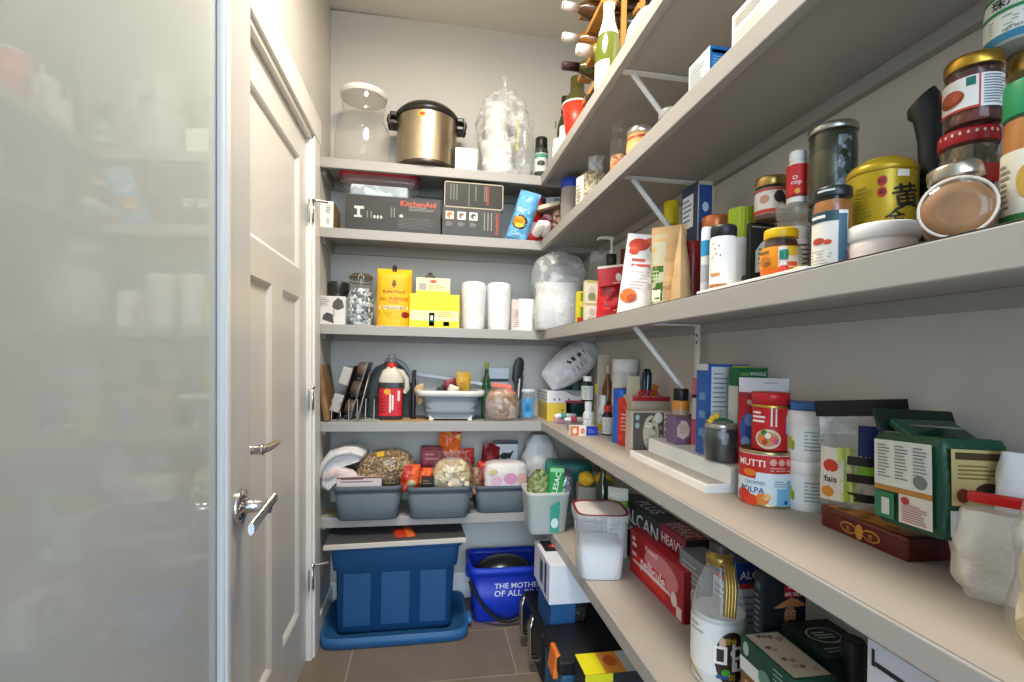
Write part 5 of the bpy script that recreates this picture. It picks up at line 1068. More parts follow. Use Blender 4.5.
s = rnd(601, 613, 366, S4, X=.70); bottle('syrup_bottle', 'amber round syrup bottle behind the pill bottles', 'bottle', s, [(.9, 0), (1, .05), (1, .5), (.95, .66), (.4, .82), (.35, .9)], P('#7a4a22', .15), '#c9b7a8', .88, .45)
s = spot(xat(606, 1.86), 1.90, S4, .05, .01, .30); carton('card_sleeve', 'beige card standing behind the amber syrup bottle', 'card', s, '#cfc6b4', None, bev=.0005)
s = rnd(611, 637, 359, S4, X=.722); r, h = s.r, s.h
t, S = jar('protein_tub', 'large white tub with thin red stripe at the wall', 'tub', s, '#eceae8', None, lidh=.14, lidr=1.02, glass=P('#e2dfdc', .4))
lab(t, S, -r * 1.4, h * .2, r * 1.4, h * .84, '#dcd8d5', lambda m, S: (m.patch(S, -r * 1.4, h * .76, r * 1.4, h * .80, P('#c0392f'), 10), m.oval(S, 0, h * .55, r * .4, h * .1, P('#c9938a'))))
s = rnd(612, 629, 388, S4, X=.645); r, h = s.r, s.h
t, S = bottle('blue_bottle', 'royal blue ribbed bottle beside the red bag', 'bottle', s, [(.95, 0), (1, .02), (1, .72), (.9, .8)], P('#1f66c2', .3), '#1a5ab8', .78, .98)
q = plane(624, 447, S4); s = spot(q[0] + .028, q[1] + .03, S4, .075, .05, .155)
pouch('red_bag', 'crumpled red bag squeezed against the beige paper carrier', 'bag', s, [(1, P('#c8362a', .35, bump=.5))], .055, 'brick', lambda m, S, w, h: m.lines(S, -w * .3, h * .3, w * .1, h * .7, 5, P('#e8a49a')), 8, .004, rz=-.6)
# beige carrier with knife and twine, oats carton before it
s = sid(622, 632, 672, 396, S4, plane(632, 450, S4)[0] + .012)
t = start('paper_carrier', 'beige open paper carrier with red rim holding small tools', 'bag', s); w, d, h = s.w, min(s.d, .1), s.h
s.w, s.d = w, d; pm = P('#b9aa98', .6)
MB().box(w, .003, h, pm, .0006, 0, -d / 2, 0).build('front_panel', t); MB().box(w, .003, h, pm, .0006, 0, d / 2, 0).build('back_panel', t)
for sx in (-1, 1): MB().box(.003, d - .004, h, pm, .0006, sx * w / 2, 0, 0).build('side_panel', t)
MB().box(w + .002, d + .006, .014, P('#a8262a', .5), .001, 0, 0, h - .016).build('rim', t)
MB().box(w - .006, d - .006, .01, pm, .001, 0, 0, h * .6).build('base', t)
cx, cy = s.x, s.y; ztop = S4 + h
t = T('folding_knife', 'dark steel folding tool standing up in the beige carrier', 'tool', xat(645, cy), cy, S4 + h * .62, ry=.03)
MB().sq([(.010, .008, 0), (.014, .010, .02), (.016, .011, .10), (.015, .010, .135), (.008, .006, .15)], P('#2a3640', .25, .5), 4, 20).build('handle', t)
MB().sq([(.004, .010, .03), (.005, .0125, .05), (.005, .0125, .12), (.002, .01, .14)], P('#6f8390', .25, .7), 3, 12).build('blade', t)
t = T('gift_card', 'beige card tucked into the beige carrier left of the folding tool', 'card', xat(634, cy), cy + .01, S4 + h * .62); MB().box(.045, .003, .125, P('#cdbf9d', .6), .0006).build('sheet', t)
t = T('twine', 'loops of red twine hanging over the rim of the beige carrier', 'twine', xat(640, cy), cy - d / 2 - .002, ztop)
for k, (dx, r_) in enumerate(((-.015, .012), (.0, .015), (.03, .013))): MB().tube([(dx + r_ * math.cos(2 * PI * j / 16), -.004 + .002 * k, .004 + r_ * math.sin(2 * PI * j / 16)) for j in range(16)], .0028, P('#c2262b', .5), 6, True).build('loop', t)
t = T('seed_packet', 'orange packet tucked into the beige carrier behind the folding tool', 'packet', xat(651, cy), cy + .02, S4 + h * .62, ry=.25); MB().box(.022, .003, .1, P('#c9823c', .5), .0006).build('sheet', t)
s = sid(625, 631, 671, 411, S4, v0=453.5); s.d = min(s.d, .055); s.y = yat(631, s.x - s.w / 2) + s.d / 2
def g3(m, w, d, h):
    E = SF(d); m.patch(E, -w * .46, h * .04, w * .46, h * .96, P('#5d544e')); m.oval(E, -w * .02, h * .48, w * .2, h * .42, P('#cdbfa4'), .0011); rr = random.Random(2)
    for k in range(26): m.oval(E, -w * .02 + rr.uniform(-.15, .15) * w, h * (.48 + rr.uniform(-.33, .33)), w * .035, h * .03, P(rr.choice(['#e2d8c2', '#b5a484', '#efe8d6'])), .0014, 8)
    m.oval(E, w * .16, h * .84, w * .1, h * .13, P('#e8e4df'), .0016); m.oval(E, -w * .36, h * .85, w * .05, h * .07, P('#9fb8b4'), .0012); m.oval(E, -w * .36, h * .66, w * .05, h * .07, P('#9fb8b4'), .0012)
    m.patch(E, w * .3, h * .28, w * .48, h * .96, P('#e6e2dc'), off=.0012); m.txt(E, 'PEO SC', w * .39, h * .62, P('#26221f'), w=h * .6, rot=-PI / 2, off=.002); m.lines(E, w * .2, h * .3, w * .28, h * .7, 2, P('#b8b0a8'), off=.0012)
    m.patch(E, w * .0, h * .04, w * .2, h * .1, P('#8e2a2a'), off=.0015)
carton('oats_carton', 'beige oats carton with a pile of flakes pictured on its dark end', 'box', s, '#bcae9e', g3)
# stepped white riser
xa, xb, xm, ya, yb = .578, .766, .634, .945, 1.335
t = T('shelf_riser', 'white two-step spice riser with grey inset tread', 'riser', (xa + xb) / 2, (ya + yb) / 2, S4); wr = P('#efede9', .35); xc_ = (xa + xb) / 2; L_ = yb - ya
MB().box(xm - xa, L_, .019, wr, .002, (xa + xm) / 2 - xc_, 0, 0).build('lower_step', t)
MB().box(xm - xa - .014, L_ - .014, .002, P('#b3aca4', .5), .0005, (xa + xm) / 2 - xc_ - .001, 0, .0186).build('inset', t)
MB().box(xb - xm, L_, .055, wr, .002, (xm + xb) / 2 - xc_, 0, 0).build('upper_step', t)
ZR = S4 + .0555
s = rnd(671, 689, 388, ZR, X=.69); r, h = s.r, s.h
t, S = jar('spice_shaker', 'seasoning shaker with black lid and orange neck on the white riser', 'shaker', s, '#1f1e20', P('#b9a58e', .6), .8, lidh=.22, lidr=.86)
MB().lathe([(.93 * r, h * .6), (.98 * r, h * .62), (.98 * r, h * .76), (.9 * r, h * .78)], P('#d98a3a', .4), 24, False, False).build('neck_band', t); lab(t, S, -r * 1.3, h * .08, r * .7, h * .5, '#d8c9b5', lambda m, S: m.oval(S, 0, h * .3, r * .4, h * .1, P('#8f5a3c')))
s = rnd(691, 702.5, 378, ZR, X=.705); r, h = s.r, s.h
t, S = bottle('sprinkle_tube', 'slim pink and white sprinkle tube by the wall bracket', 'tube', s, [(.96, 0), (1, .02), (1, .74), (.95, .76)], P('#d9cdd0', .35), '#d9798c', .76, 1.0)
lab(t, S, -r * 1.4, h * .02, r * 1.4, h * .4, '#c9566e'); MB().lathe([(1.03 * r, h * .71), (1.03 * r, h * .76)], P('#4b1f22', .4), 24, False, False).build('band', t)
s = sid(673, 675.5, 704, 416, ZR, .655); s.d = .05; s.y = yat(675.5, .655) + .025
def g4(m, w, d, h):
    E = SF(d); m.patch(E, -w * .5, h * .9, w * .5, h, P('#6f5458')); m.poly(E, [(-w * .45, h * .3), (-w * .46, h * .6), (-w * .3, h * .85), (-w * .12, h * .8), (w * .0, h * .55), (-w * .05, h * .32), (-w * .25, h * .18)], P('#dbc6b8')); m.lines(E, -w * .38, h * .4, -w * .08, h * .7, 4, P('#a88f84'), off=.0012)
    for x, z, c in ((.1, .2, '#9a6a3e'), (.25, .14, '#b88452'), (-.05, .12, '#7d5330'), (.3, .3, '#c79c70')): m.oval(E, w * x, h * z, w * .1, h * .1, P(c))
    m.oval(E, w * .3, h * .65, w * .14, h * .2, P('#a87fa8')); m.patch(E, w * .36, h * .4, w * .44, h * .75, P('#d9d0dd'))
carton('tea_carton', 'purple flower-printed tea carton on the white riser', 'box', s, '#7c5f80', g4)
# boxes at the wall
s = spot(.709, 1.092, S4 + .0556, .108, .05, zat(707, 364, zc(.656, 1.067)) - S4 - .0556)
def g5(m, w, d, h):
    E = SF(d); m.patch(E, -w * .42, h * .02, w * .06, h * .97, P('#dfe2e6')); m.lines(E, -w * .38, h * .1, w * .0, h * .92, 16, P('#8d9399'), .3); m.patch(E, w * .07, h * .8, w * .5, h * .985, P('#d3d42c')); m.oval(E, w * .36, h * .86, w * .1, h * .05, P('#4a4a18')); m.oval(E, w * .36, h * .85, w * .07, h * .035, P('#d3d42c'), .0012)
    m.patch(SL(w), -d * .5, h * .93, d * .5, h, P('#dfe2e6'))
    for z in (.2, .4, .6): m.patch(SL(w), -d * .2, h * z, d * .3, h * (z + .08), P('#6f9ac2'))
carton('cracker_carton', 'blue cracker carton with yellow strip and printed facts panel', 'box', s, '#2a5fae', g5)
def g6(m, w, d, h):
    E = SF(d); m.txt(E, '100%', -w * .3, h * .93, P('#8fc46a'), w=w * .3); m.txt(E, 'WHOLE', w * .15, h * .935, P('#e4ebe2'), w=w * .56); m.patch(E, -w * .5, h * .1, w * .5, h * .74, P('#e2dfd8')); m.poly(E, [(-w * .5, h * .3), (w * .0, h * .5), (w * .5, h * .35), (w * .5, h * .1), (-w * .5, h * .1)], P('#c23a2e'), .0011); m.patch(SL(w), -d * .5, h * .1, d * .5, h * .8, P('#d5d9d2'))
s = spot(.7285, 1.022, ZR, .074, .036, zat(754, 368, zc(.72, 1.004)) - ZR); carton('pasta_carton', 'green wholegrain carton behind the red pouch', 'box', s, '#1f6b3c', g6)
# jar of black tea in gathered clear wrap
s = rnd(704, 737, 421, ZR, X=.655); r, h = s.r, s.h
t, S = jar('wrapped_jar', 'jar of dark loose tea gathered in clear wrap with yellow ties', 'jar', s, P('#bdb9ae', .3, .8), P('#16180f', .5), .92, lidh=.1, lidr=.98)
blobmb(MB(), 2.25 * r, 2.25 * r, h * 1.28, CLR('#ffffff', .06, .4, .06, cloud=.08, scale=28.), 6, .1, 2.2, [(.9, 0), (.98, .06), (.98, .5), (.92, .74), (.42, .86), (.3, .88), (.5, .95), (.7, 1)]).build('wrap', t)
m = MB()
for k, (dx, dz) in enumerate(((-.5, 1.14), (-.25, 1.2), (-.65, 1.05))): m.at(dx * r, -.45 * r, h * dz); m.lathe([(0, -.008), (.009, 0), (0, .008)], P('#dcb83a', .4), 8)
m.at(); m.tube([(-.3 * r, -.3 * r, h * 1.1), (.2 * r, -.45 * r, h * 1.11), (.7 * r, -.4 * r, h * 1.05)], .004, P('#1f5a3a', .4), 6); m.build('tie', t)
# tomato can with red tin on top, red pouch behind
s = rnd(738, 793.5, 444, S4, v0=508.5); r, h = s.r, s.h
t = start('tomato_can', 'large can of chopped tomatoes with red band and pale blue label', 'can', s)
MB().lathe([(.99 * r, 0), (1.0 * r, .002), (1.0 * r, .006), (.985 * r, .008), (.985 * r, h - .008), (1.0 * r, h - .006), (1.0 * r, h - .001), (.97 * r, h), (.95 * r, h - .004), (0, h - .004)], P('#b8a06a', .3, .9), 48).build('body', t)
def g7(m, S):
    m.patch(S, -r * 1.5, h * .62, r * 1.5, h * .93, P('#c62b27'), 20); m.patch(S, -r * 1.5, h * .5, -r * .35, h * .63, P('#c62b27'), 12)
    m.txt(S, 'MUTTI', -r * .55, h * .78, P('#f3eee6'), w=r * 1.05, off=.0016); m.oval(S, -r * .6, h * .6, r * .28, h * .06, P('#e07a2a'), .0014)
    for a in (.25, .55, .85): m.oval(S, r * a, h * .82, r * .12, h * .06, P('#e7a9a0'), .0014)
    m.lines(S, r * .15, h * .65, r * 1.0, h * .74, 2, P('#e7a9a0'), off=.0014)
    m.txt(S, 'CHOPPED', -r * .4, h * .43, P('#5a6f8c'), w=r * .8); m.txt(S, 'POLPA', -r * .5, h * .30, P('#2b4a86'), w=r * .95)
    m.lines(S, r * .3, h * .38, r * .8, h * .5, 3, P('#6c8fb0')); m.patch(S, r * .4, h * .05, r * 1.4, h * .36, P('#7fb8dc'), 10); m.patch(S, r * .8, h * .36, r * 1.4, h * .5, P('#7fb8dc'), 8)
    for x, z, a, b, c in ((-.85, .16, .36, .13, '#c8301f'), (-.5, .12, .3, .1, '#d9462a'), (-.1, .16, .24, .1, '#e0873a'), (.05, .2, .14, .06, '#e8c07a')): m.oval(S, r * x, h * z, r * a, h * b, P(c), .0014)
    m.oval(S, r * .75, h * .12, r * .09, h * .04, P('#2a5f9c'), .0016); m.patch(S, r * 1.05, h * .1, r * 1.3, h * .36, P('#4c5f78'), off=.0014)
lab(t, SC(r * .985), -r * 1.5, h * .06, r * 1.5, h * .95, '#d9e6ee', g7, 24)
zc_ = S4 + h + .0005; can = s
s = rnd(751, 788.5, 391, zc_, X=can.x + .004); r, h = s.r, s.h
t = start('soup_tin', 'red tin with meal picture standing on the tomato can', 'tin', s)
MB().lathe([(.97 * r, 0), (1.0 * r, .002), (.98 * r, .006), (.98 * r, h * .74)], P('#c41f24', .35), 40).build('body', t)
MB().lathe([(1.0 * r, h * .73), (1.03 * r, h * .735), (1.03 * r, h * .74), (1.01 * r, h * .80), (1.02 * r, h * .80), (1.02 * r, h * .985), (.97 * r, h), (0, h)], P('#c9262a', .3), 40).build('lid', t)
MB().lathe([(1.035 * r, h * .735), (1.04 * r, h * .74), (1.04 * r, h * .775), (1.03 * r, h * .78)], P('#c9a24a', .3, .8), 40, False, False).build('collar', t)
def g8(m, S):
    m.lines(S, -r * 1.05, h * .46, -r * .2, h * .68, 3, P('#f1e4de'), .5)
    m.patch(S, r * .28, h * .42, r * .36, h * .74, P('#f0e6dc')); m.patch(S, r * .04, h * .42, r * .12, h * .74, P('#f0e6dc'))
    m.oval(S, -r * .1, h * .2, r * .7, h * .17, P('#d9cbb5')); m.oval(S, -r * .1, h * .2, r * .58, h * .13, P('#c98a5a'), .0012)
    for x, z, c in ((-.4, .22, '#e07a3a'), (-.1, .26, '#ece4d4'), (.15, .2, '#d8653a'), (-.25, .15, '#b5452a'), (-.3, .31, '#4a7a3a'), (.3, .17, '#c9508a')): m.oval(S, r * x, h * z, r * .16, h * .05, P(c), .0016)
    m.patch(S, r * .95, h * .3, r * 1.4, h * .6, P('#a8c0d0'))
lab(t, SC(r * .98), -r * 1.5, h * .01, r * 1.5, h * .73, '#c41f24', g8, 20)
s = spot(xat(766, 1.0) - .045, .965, S4, .13, 0, .245, rz=-.55); s.x = .719; s.y = .955; s.w = .10; s.z = S4 + .056; s.h = .19
def g9(m, S, w, h):
    m.oval(S, -w * .33, h * .4, w * .15, h * .2, P('#3f62b5')); m.oval(S, -w * .3, h * .52, w * .1, h * .07, P('#6d8fd4'), .0014); m.oval(S, -w * .3, h * .38, w * .1, h * .07, P('#2a4696'), .0014); m.oval(S, -w * .38, h * .27, w * .08, h * .06, P('#7fa0dc'), .0014)
    m.oval(S, -w * .3, h * .72, w * .05, h * .03, P('#e9cfca')); m.lines(S, w * .0, h * .93, w * .4, h * .96, 1, P('#9fa8b8'))
pouch('berry_pouch', 'red stand-up pouch with blue berries and pale top behind the tomato can', 'bag', s, [(.80, P('#c5242c', .35)), (.86, P('#b02a3a', .35)), (1, P('#e6e0e4', .35))], .05, 'stand', g9, 3, .0012, rz=.12)
# two white tubs
z = S4
for i, (va, lb) in enumerate(((455.5, 'plain white tub with printed back label, lower of two stacked'), (405.5, 'plain white tub with printed back label, upper of two stacked'))):
    s = rnd(784, 829, va, z, X=.722)
    if i == 0:
        T0 = s
    else: s.r, s.x, s.y, s.rz = T0.r, T0.x, T0.y, T0.rz; s.h = T0.h
    r, h = s.r, s.h; t = start('white_tub', lb, 'tub', s, rz=.0)
    MB().lathe([(.93 * r, 0), (.96 * r, .003), (.98 * r, h * .74)], P('#e4e3e0', .4), 40).build('body', t)
    MB().lathe([(.99 * r, h * .73), (1.02 * r, h * .74), (1.02 * r, h * .96), (.97 * r, h), (0, h)], P('#ecebe9', .4), 40).build('lid', t)
    lab(t, SC(r * .97), -r * .9, h * .1, r * 1.2, h * .68, '#dfe3e2', lambda m, S: (m.lines(S, -r * .1, h * .2, r * .9, h * .62, 6, P('#9aa3a6')), m.oval(S, -r * .75, h * .35, r * .12, h * .14, P('#b8c43a')), m.oval(S, -r * .6, h * .3, r * .08, h * .1, P('#8aa02a'))), 14)
    z += h + .0005
o = MB().box(.05, .05, .016, P('#2f5f9c', .4), .002).build('blue_carton'); place(o, T0.x - .002, T0.y, z, -.7); tag(o, 'thin blue carton lying on the upper white tub', 'box')
# tea tin (maroon), snack zip bag, coffee brick, white bag with clip, clear bag
s = sid(820, 910, 957, 536, S4, v0=564); s.h = .036
t = start('biscuit_tin', 'maroon biscuit tin with orange lid under the green coffee pack', 'tin', s, rz=-.03); w, d, h = s.w, s.d, s.h
MB().box(w, d, h * .8, P('#5a1f1c', .3), .004, seg=3).build('body', t)
lm = MB().box(w + .003, d + .003, h * .28, P('#5f221e', .3), .004, 0, 0, h * .72)
lm.patch(ST(h), -w * .46, -d * .46, w * .46, d * .46, P('#c07a34', .4)); 
for k, (x, y) in enumerate(((-.3, .3), (-.1, .36), (-.32, .05), (-.05, .12), (-.3, -.25))): lm.oval(ST(h), w * x, d * y, w * .1, d * .06, P('#8c5420'), .001); lm.oval(ST(h), w * x, d * y, w * .05, d * .03, P('#5d6a2a'), .0014)
lm.build('lid', t)
m = MB(); S = SL(w + .001); gd = P('#c78a3a', .35)
for x in (-.13, .13): m.oval(S, d * x, h * .45, d * .10, h * .24, gd); m.oval(S, d * x, h * .45, d * .088, h * .18, P('#5a1f1c', .3), .0012); m.txt(S, '古' if x < 0 else '老', d * x, h * .45, gd, h=h * .22, off=.002)
m.oval(S, 0, h * .45, d * .045, h * .34, gd, .0014); m.build('emblem', t)
zt = S4 + h + .002
s = spot(.712, .722, zt, .095, 0, .158)
def h1(m, S, w, h):
    m.patch(S, -w * .46, h * .05, -w * .1, h * .62, P('#d9cfc0'), 4, 5); m.oval(S, -w * .3, h * .42, w * .12, h * .07, P('#c23a2a'), .0012); m.txt(S, 'fals', -w * .3, h * .28, P('#2a2a28'), w=w * .2); m.oval(S, -w * .34, h * .14, w * .1, h * .06, P('#c9822a'), .0012)
    for i in range(4): m.poly(S, [(w * (-.12 + .06 * i), h * .06), (w * (-.2 + .06 * i), h * .62), (w * (-.15 + .06 * i), h * .64), (w * (-.07 + .06 * i), h * .06)], P(['#c9d25a', '#a9c03a', '#d3cf7a', '#8fae3c'][i]), .0012)
    m.patch(S, w * .1, h * .3, w * .4, h * .7, P('#7fb52c'), 5, 4, .001); m.patch(S, w * .1, h * .55, w * .44, h * .88, P('#1f2f6a'), 5, 4, .0014)
    for z in (.08, .28, .46): m.patch(S, -w * .05, h * z, w * .46, h * (z + .09), P('#1d1f1c'), 5, 2, .0018)
t, S = pouch('snack_zip_bag', 'clear zip bag of snacks with wide black top strip on the biscuit tin', 'bag', s, [(1, CLR('#e6e9e4', .3, .6, .06, cloud=.3))], .042, 'brick', h1, 5, .002, rz=facing(s.x, s.y) - .1)
MB().at(.012, -.012, s.h * .98, ry=-.10, rx=.25).box(.128, .004, .028, P('#17181a', .35), .001).build('top_strip', t)
MB().at(.012, -.008, s.h * .78, ry=-.08, rx=.12).box(.115, .003, .038, CLR('#e9eef2', .3, .7, .05, cloud=.5), .001).build('zip_film', t)
s = spot(.690, .560, S4 + .054, .088, .10, .122)
t = T('coffee_pack', 'dark green vacuum coffee pack with white label panels', 'coffee pack', s.x, s.y, s.z, -.15, rx=-.07, ry=.03); w, d, h = .095, .118, .128; gr = P('#1c4a36', .3, bump=.25, scale=14)
blobmb(MB(), w, d, h, gr, 4, .03, 7, [(.93, 0), (1, .03), (1.0, .5), (1, .93), (.94, 1)], 44).build('bag', t)
m = MB(); S = SL(w); W2 = '#d8dcd6'
m.patch(S, -d * .42, h * .42, d * .4, h * .92, P(W2), off=.0025); m.patch(S, -d * .42, h * .36, d * .4, h * .42, P('#b5813a'), off=.0025); m.patch(S, -d * .42, h * .06, -d * .12, h * .34, P('#2f7a5a'), off=.0025); m.patch(S, -d * .05, h * .06, d * .4, h * .36, P('#dcd6cf'), off=.0025)
for x in (-.36, -.1, .16): m.lines(SO(S, .0025), d * x, h * .5, d * (x + .2), h * .88, 11, P('#7d8a86'))
m.oval(S, d * .25, h * .52, d * .09, h * .07, P('#6f7f78'), .0035); m.oval(S, d * .05, h * .3, d * .06, h * .04, P('#b53a3a'), .0035); m.lines(SO(S, .0025), d * .0, h * .08, d * .37, h * .27, 8, P('#b07a72')); m.patch(S, -d * .3, h * .1, -d * .18, h * .28, P('#cfd6cf'), off=.0035)
E = SF(d); m.patch(E, -w * .4, h * .35, w * .4, h * .9, P('#c9b77e'), off=.0025); m.patch(E, -w * .35, h * .8, w * .35, h * .87, P('#4a3a22'), off=.0035); m.lines(SO(E, .0025), -w * .32, h * .6, w * .3, h * .76, 4, P('#8a7440')); m.oval(E, w * .1, h * .5, w * .18, h * .08, P('#3a2a1a'), .0035); m.oval(E, -w * .25, h * .45, w * .09, h * .07, P('#7a2a1f'), .0035); m.patch(E, -w * .42, h * .05, w * .42, h * .3, P('#cfd6d8'), off=.0025)
m.build('label', t)
f = MB().at(.0, .01, h * 1.0, rx=.5); f.box(w * .98, .05, .012, gr, .004); f.at(0, .03, h * 1.02, rx=-.35).box(w * 1.25, .006, .034, P('#16241f', .35), .002); f.build('folded_top', t)
m = MB().at(-.01, -.01, h * 1.005, rx=.02, rz=.2); m.patch(ST(0), -w * .38, -d * .4, w * .3, d * .1, P('#cdd2d3'), off=.0125); m.lines(SO(ST(0), .0125), -w * .3, -d * .35, w * .2, d * .05, 5, P('#9aa0a4')); m.build('sticker', t)
x, y = plane(983, 580, S4); s = spot(.678, .482, S4, .085, .07, .185)
t = T('sugar_bag', 'folded white paper bag closed with a long red clip', 'bag', s.x, s.y, S4, -.75)
blobmb(MB(), .078, .07, .105, P('#e9e6e0', .55, bump=.6), 6, .2, 4.0, [(.72, 0), (.92, .1), (1, .45), (.96, .8), (.8, 1)]).build('bag', t)
blobmb(MB().at(.022, .01, .09, rx=-.1), .05, .025, .085, P('#dfe0e2', .5, bump=.4), 9, .12, 2.6, [(1.1, 0), (.9, .3), (.8, .7), (.65, 1)]).build('folded_top', t)
m = MB().at(.014, -.032, .116, ry=.05); m.box(.095, .010, .013, P('#d3221f', .35), .003); m.build('clip', t)
x, y = plane(1012, 650, S4)
t = T('pasta_bag', 'clear film bag with yellowish contents nearest the doorway on the tan lining', 'bag', .60, .345, S4, -.8)
blobmb(MB(), .10, .09, .17, VOR(['#c9b98a', '#d9cca6', '#b59f6a', '#e3dcc2', '#a8925c'], 36, .4, .5), 3, .1, 2.6, [(.8, 0), (1, .1), (1, .5), (.85, .85), (.5, 1)]).build('contents', t)
blobmb(MB(), .112, .10, .235, CLR('#fff8ee', .14, .5, .06, cloud=.3, scale=24.), 3, .12, 2.4, [(.9, 0), (1, .08), (1, .5), (.88, .7), (.4, .85), (.5, 1)]).build('film', t)
# ================================================================ lowest shelf, back wall: three grey bins and what lies in them
def bin_(lb, u0, u1, v1, Y):
    s = frt(u0, u1, v1, S5, Y, .265 if Y < 2.08 else .245); w, d, h = s.w, s.d, s.h
    s.y = Y + d / 2; t = start('storage_bin', lb, 'bin', s, 'grey bins on the lowest shelf'); m = P('#545d65', .5)
    MB().sq([(.42 * w, .44 * d, .004), (.425 * w, .445 * d, 0), (.44 * w, .45 * d, .004), (.485 * w, .485 * d, h * .86), (.475 * w, .475 * d, h * .86), (.43 * w, .44 * d, .012)], m, 9, 44, False, True).build('body', t)
    MB().sq([(.485 * w, .485 * d, h * .85), (.5 * w, .5 * d, h * .86), (.5 * w, .5 * d, h * .985), (.49 * w, .49 * d, h), (.47 * w, .47 * d, h), (.47 * w, .47 * d, h * .87)], m, 9, 44, False, False).build('rim', t)
    for sx in (-1, 1): MB().box(.03, .012, .006, m, .002, sx * .33 * w, -.4 * d, -.001).build('foot', t)
    s.z1 = S5 + h; return s
b1 = bin_('grey plastic bin at the left, holding a white towel and brown noodles', 331, 402, 487, 2.055)
b2 = bin_('grey plastic bin in the middle, holding orange bags and cracker rounds', 405, 472.5, 487.5, 2.045)
b3 = bin_('grey plastic bin at the right, holding a pink and white pack', 474, 531, 486, 2.095)
def inbin(b, u, y): return xat(u, y)
# bin 1
x = xat(341, 2.2)
t = T('towel', 'folded white towel hanging over the left end of the left grey bin', 'towel', xat(345, 2.19), 2.19, S5 + .12, 0.)
tw = P('#dcd9d8', .85, bump=.5, scale=30)
sil = [(-.095, .0), (-.097, .06), (-.085, .11), (-.055, .15), (.0, .172), (.055, .168), (.088, .148), (.092, .13), (.06, .118), (.015, .105), (-.015, .07), (-.035, .02), (-.06, -.02)]
rings = []
for j in range(9):
    q = -1 + 2 * j / 8; k = (1 - abs(q) ** 4 * .22)
    rings.append([((x + .0) * k + .012 * noise.noise(Vector((x * 30, q * 2, z * 30))), q * .085, .06 + (z - .06) * k + .010 * noise.noise(Vector((z * 25, q * 3, x * 25)))) for x, z in sil])
m = MB(); m.loft(rings, tw); m.build('cloth', t)
m = MB(); m.tube([(-.09, -.088, .05), (-.07, -.093, .11), (-.03, -.093, .145), (.03, -.092, .155), (.08, -.088, .138)], [.008, .012, .013, .012, .007], tw, 8); m.build('fold', t)
m = MB(); m.tube([(-.075, -.04, .02), (-.06, -.068, .05), (-.02, -.07, .075), (.03, -.068, .055), (.075, -.05, .02)], [.02, .026, .026, .024, .016], P('#e0cfcb', .85, bump=.5, scale=30), 10); m.build('pink_end', t)
q = spot(xat(387, 2.17), 2.17, b1.z1 - .008, .27, .17, .155)
t = start('noodle_bag', 'clear bag of brown dried noodles heaped in the left grey bin', 'bag', q, ry=-.12)
blobmb(MB(), .25, .17, .135, VOR(['#8c6f4c', '#a88a60', '#6f5538', '#c2a67c', '#5c4630'], 120, .4, .7), 3, .09, 2.3, [(.6, 0), (.9, .15), (1, .45), (.85, .8), (.4, 1)]).build('contents', t)
blobmb(MB(), .262, .182, .142, CLR('#fff6e8', .05, .4, .06, cloud=.06, scale=30.), 3, .09, 2.3, [(.6, 0), (.9, .15), (1, .45), (.85, .8), (.4, 1)]).build('film', t)
m = MB().at(-.01, -.05, .128, rx=.5); m.box(.03, .03, .004, P('#e0b03a', .4), .001); m.build('sticker', t)
q = frt(336, 381, 477, b1.z1 - .03, 2.085, .05); carton('biscuit_packet', 'pale pink flat packet standing at the front of the left grey bin', 'packet', q, '#d9cbc8', lambda m, w, d, h: (m.lines(SF(d), -w * .4, h * .62, w * .35, h * .95, 2, P('#7d5a5a')), m.patch(SF(d), -w * .5, h * .9, w * .5, h, P('#6f3f44'))), rz=.03)
q = frt(381, 399, 478, b1.z1 - .04, 2.10, .04); carton('spice_packet', 'dark olive packet at the right front of the left grey bin', 'packet', q, '#3b3322', lambda m, w, d, h: m.lines(SF(d), -w * .3, h * .6, w * .3, h * .95, 2, P('#a8943f')))
q = spot(xat(405, 2.24), 2.25, b1.z1 - .01, .05, .05, .105); blob('maroon_bag', 'maroon foil bag behind the noodles between two grey bins', 'bag', q, P('#5a1f2c', .3, bump=.4), 4, .15)
# bin 2
for i, (u, y, W, H, lb, rz) in enumerate(((410, 2.12, .085, .115, 'orange and red foil bag at the left front of the middle grey bin', .2), (424, 2.15, .075, .095, 'orange foil bag beside the cracker rounds', -.2))):
    q = spot(xat(u, y), y, b2.z1 - .035, W, 0, H); pouch('snack_bag', lb, 'bag', q, [(1, VOR(['#d9411f', '#e2602a', '#b52a1a', '#e88a3a'], 16, .3, .1))], .06, 'pillow', lambda m, S, w, h: m.oval(S, 0, h * .35, w * .25, h * .15, P('#c9b184')), 3 + i, .005, rz=rz, nx=9, nz=10)
q = spot(xat(447, 2.26), 2.26, b2.z1 - .04, .10, 0, .24); pouch('snack_bag', 'tall bright orange foil bag standing at the back of the middle grey bin', 'bag', q, [(1, VOR(['#d8371c', '#e8682a', '#c42a18', '#f0a23a'], 14, .3, .1))], .06, 'stand', None, 7, .005, ry=.05)
q = spot(xat(466, 2.27), 2.27, b2.z1 - .03, .07, 0, .15); pouch('snack_bag', 'small orange foil bag at the back right of the middle grey bin', 'bag', q, [(1, P('#c8331e', .35))], .05, 'stand', None, 9, .004)
q = frt(420, 442, 447, b2.z1 - .02, 2.22, .04); carton('red_carton', 'dark red carton behind the orange bags in the middle grey bin', 'box', q, '#7a1f2a', lambda m, w, d, h: (m.patch(SF(d), -w * .4, h * .5, w * .4, h * .9, P('#9c3a44')), m.lines(SF(d), -w * .3, h * .6, w * .3, h * .85, 2, P('#c9868a'))))
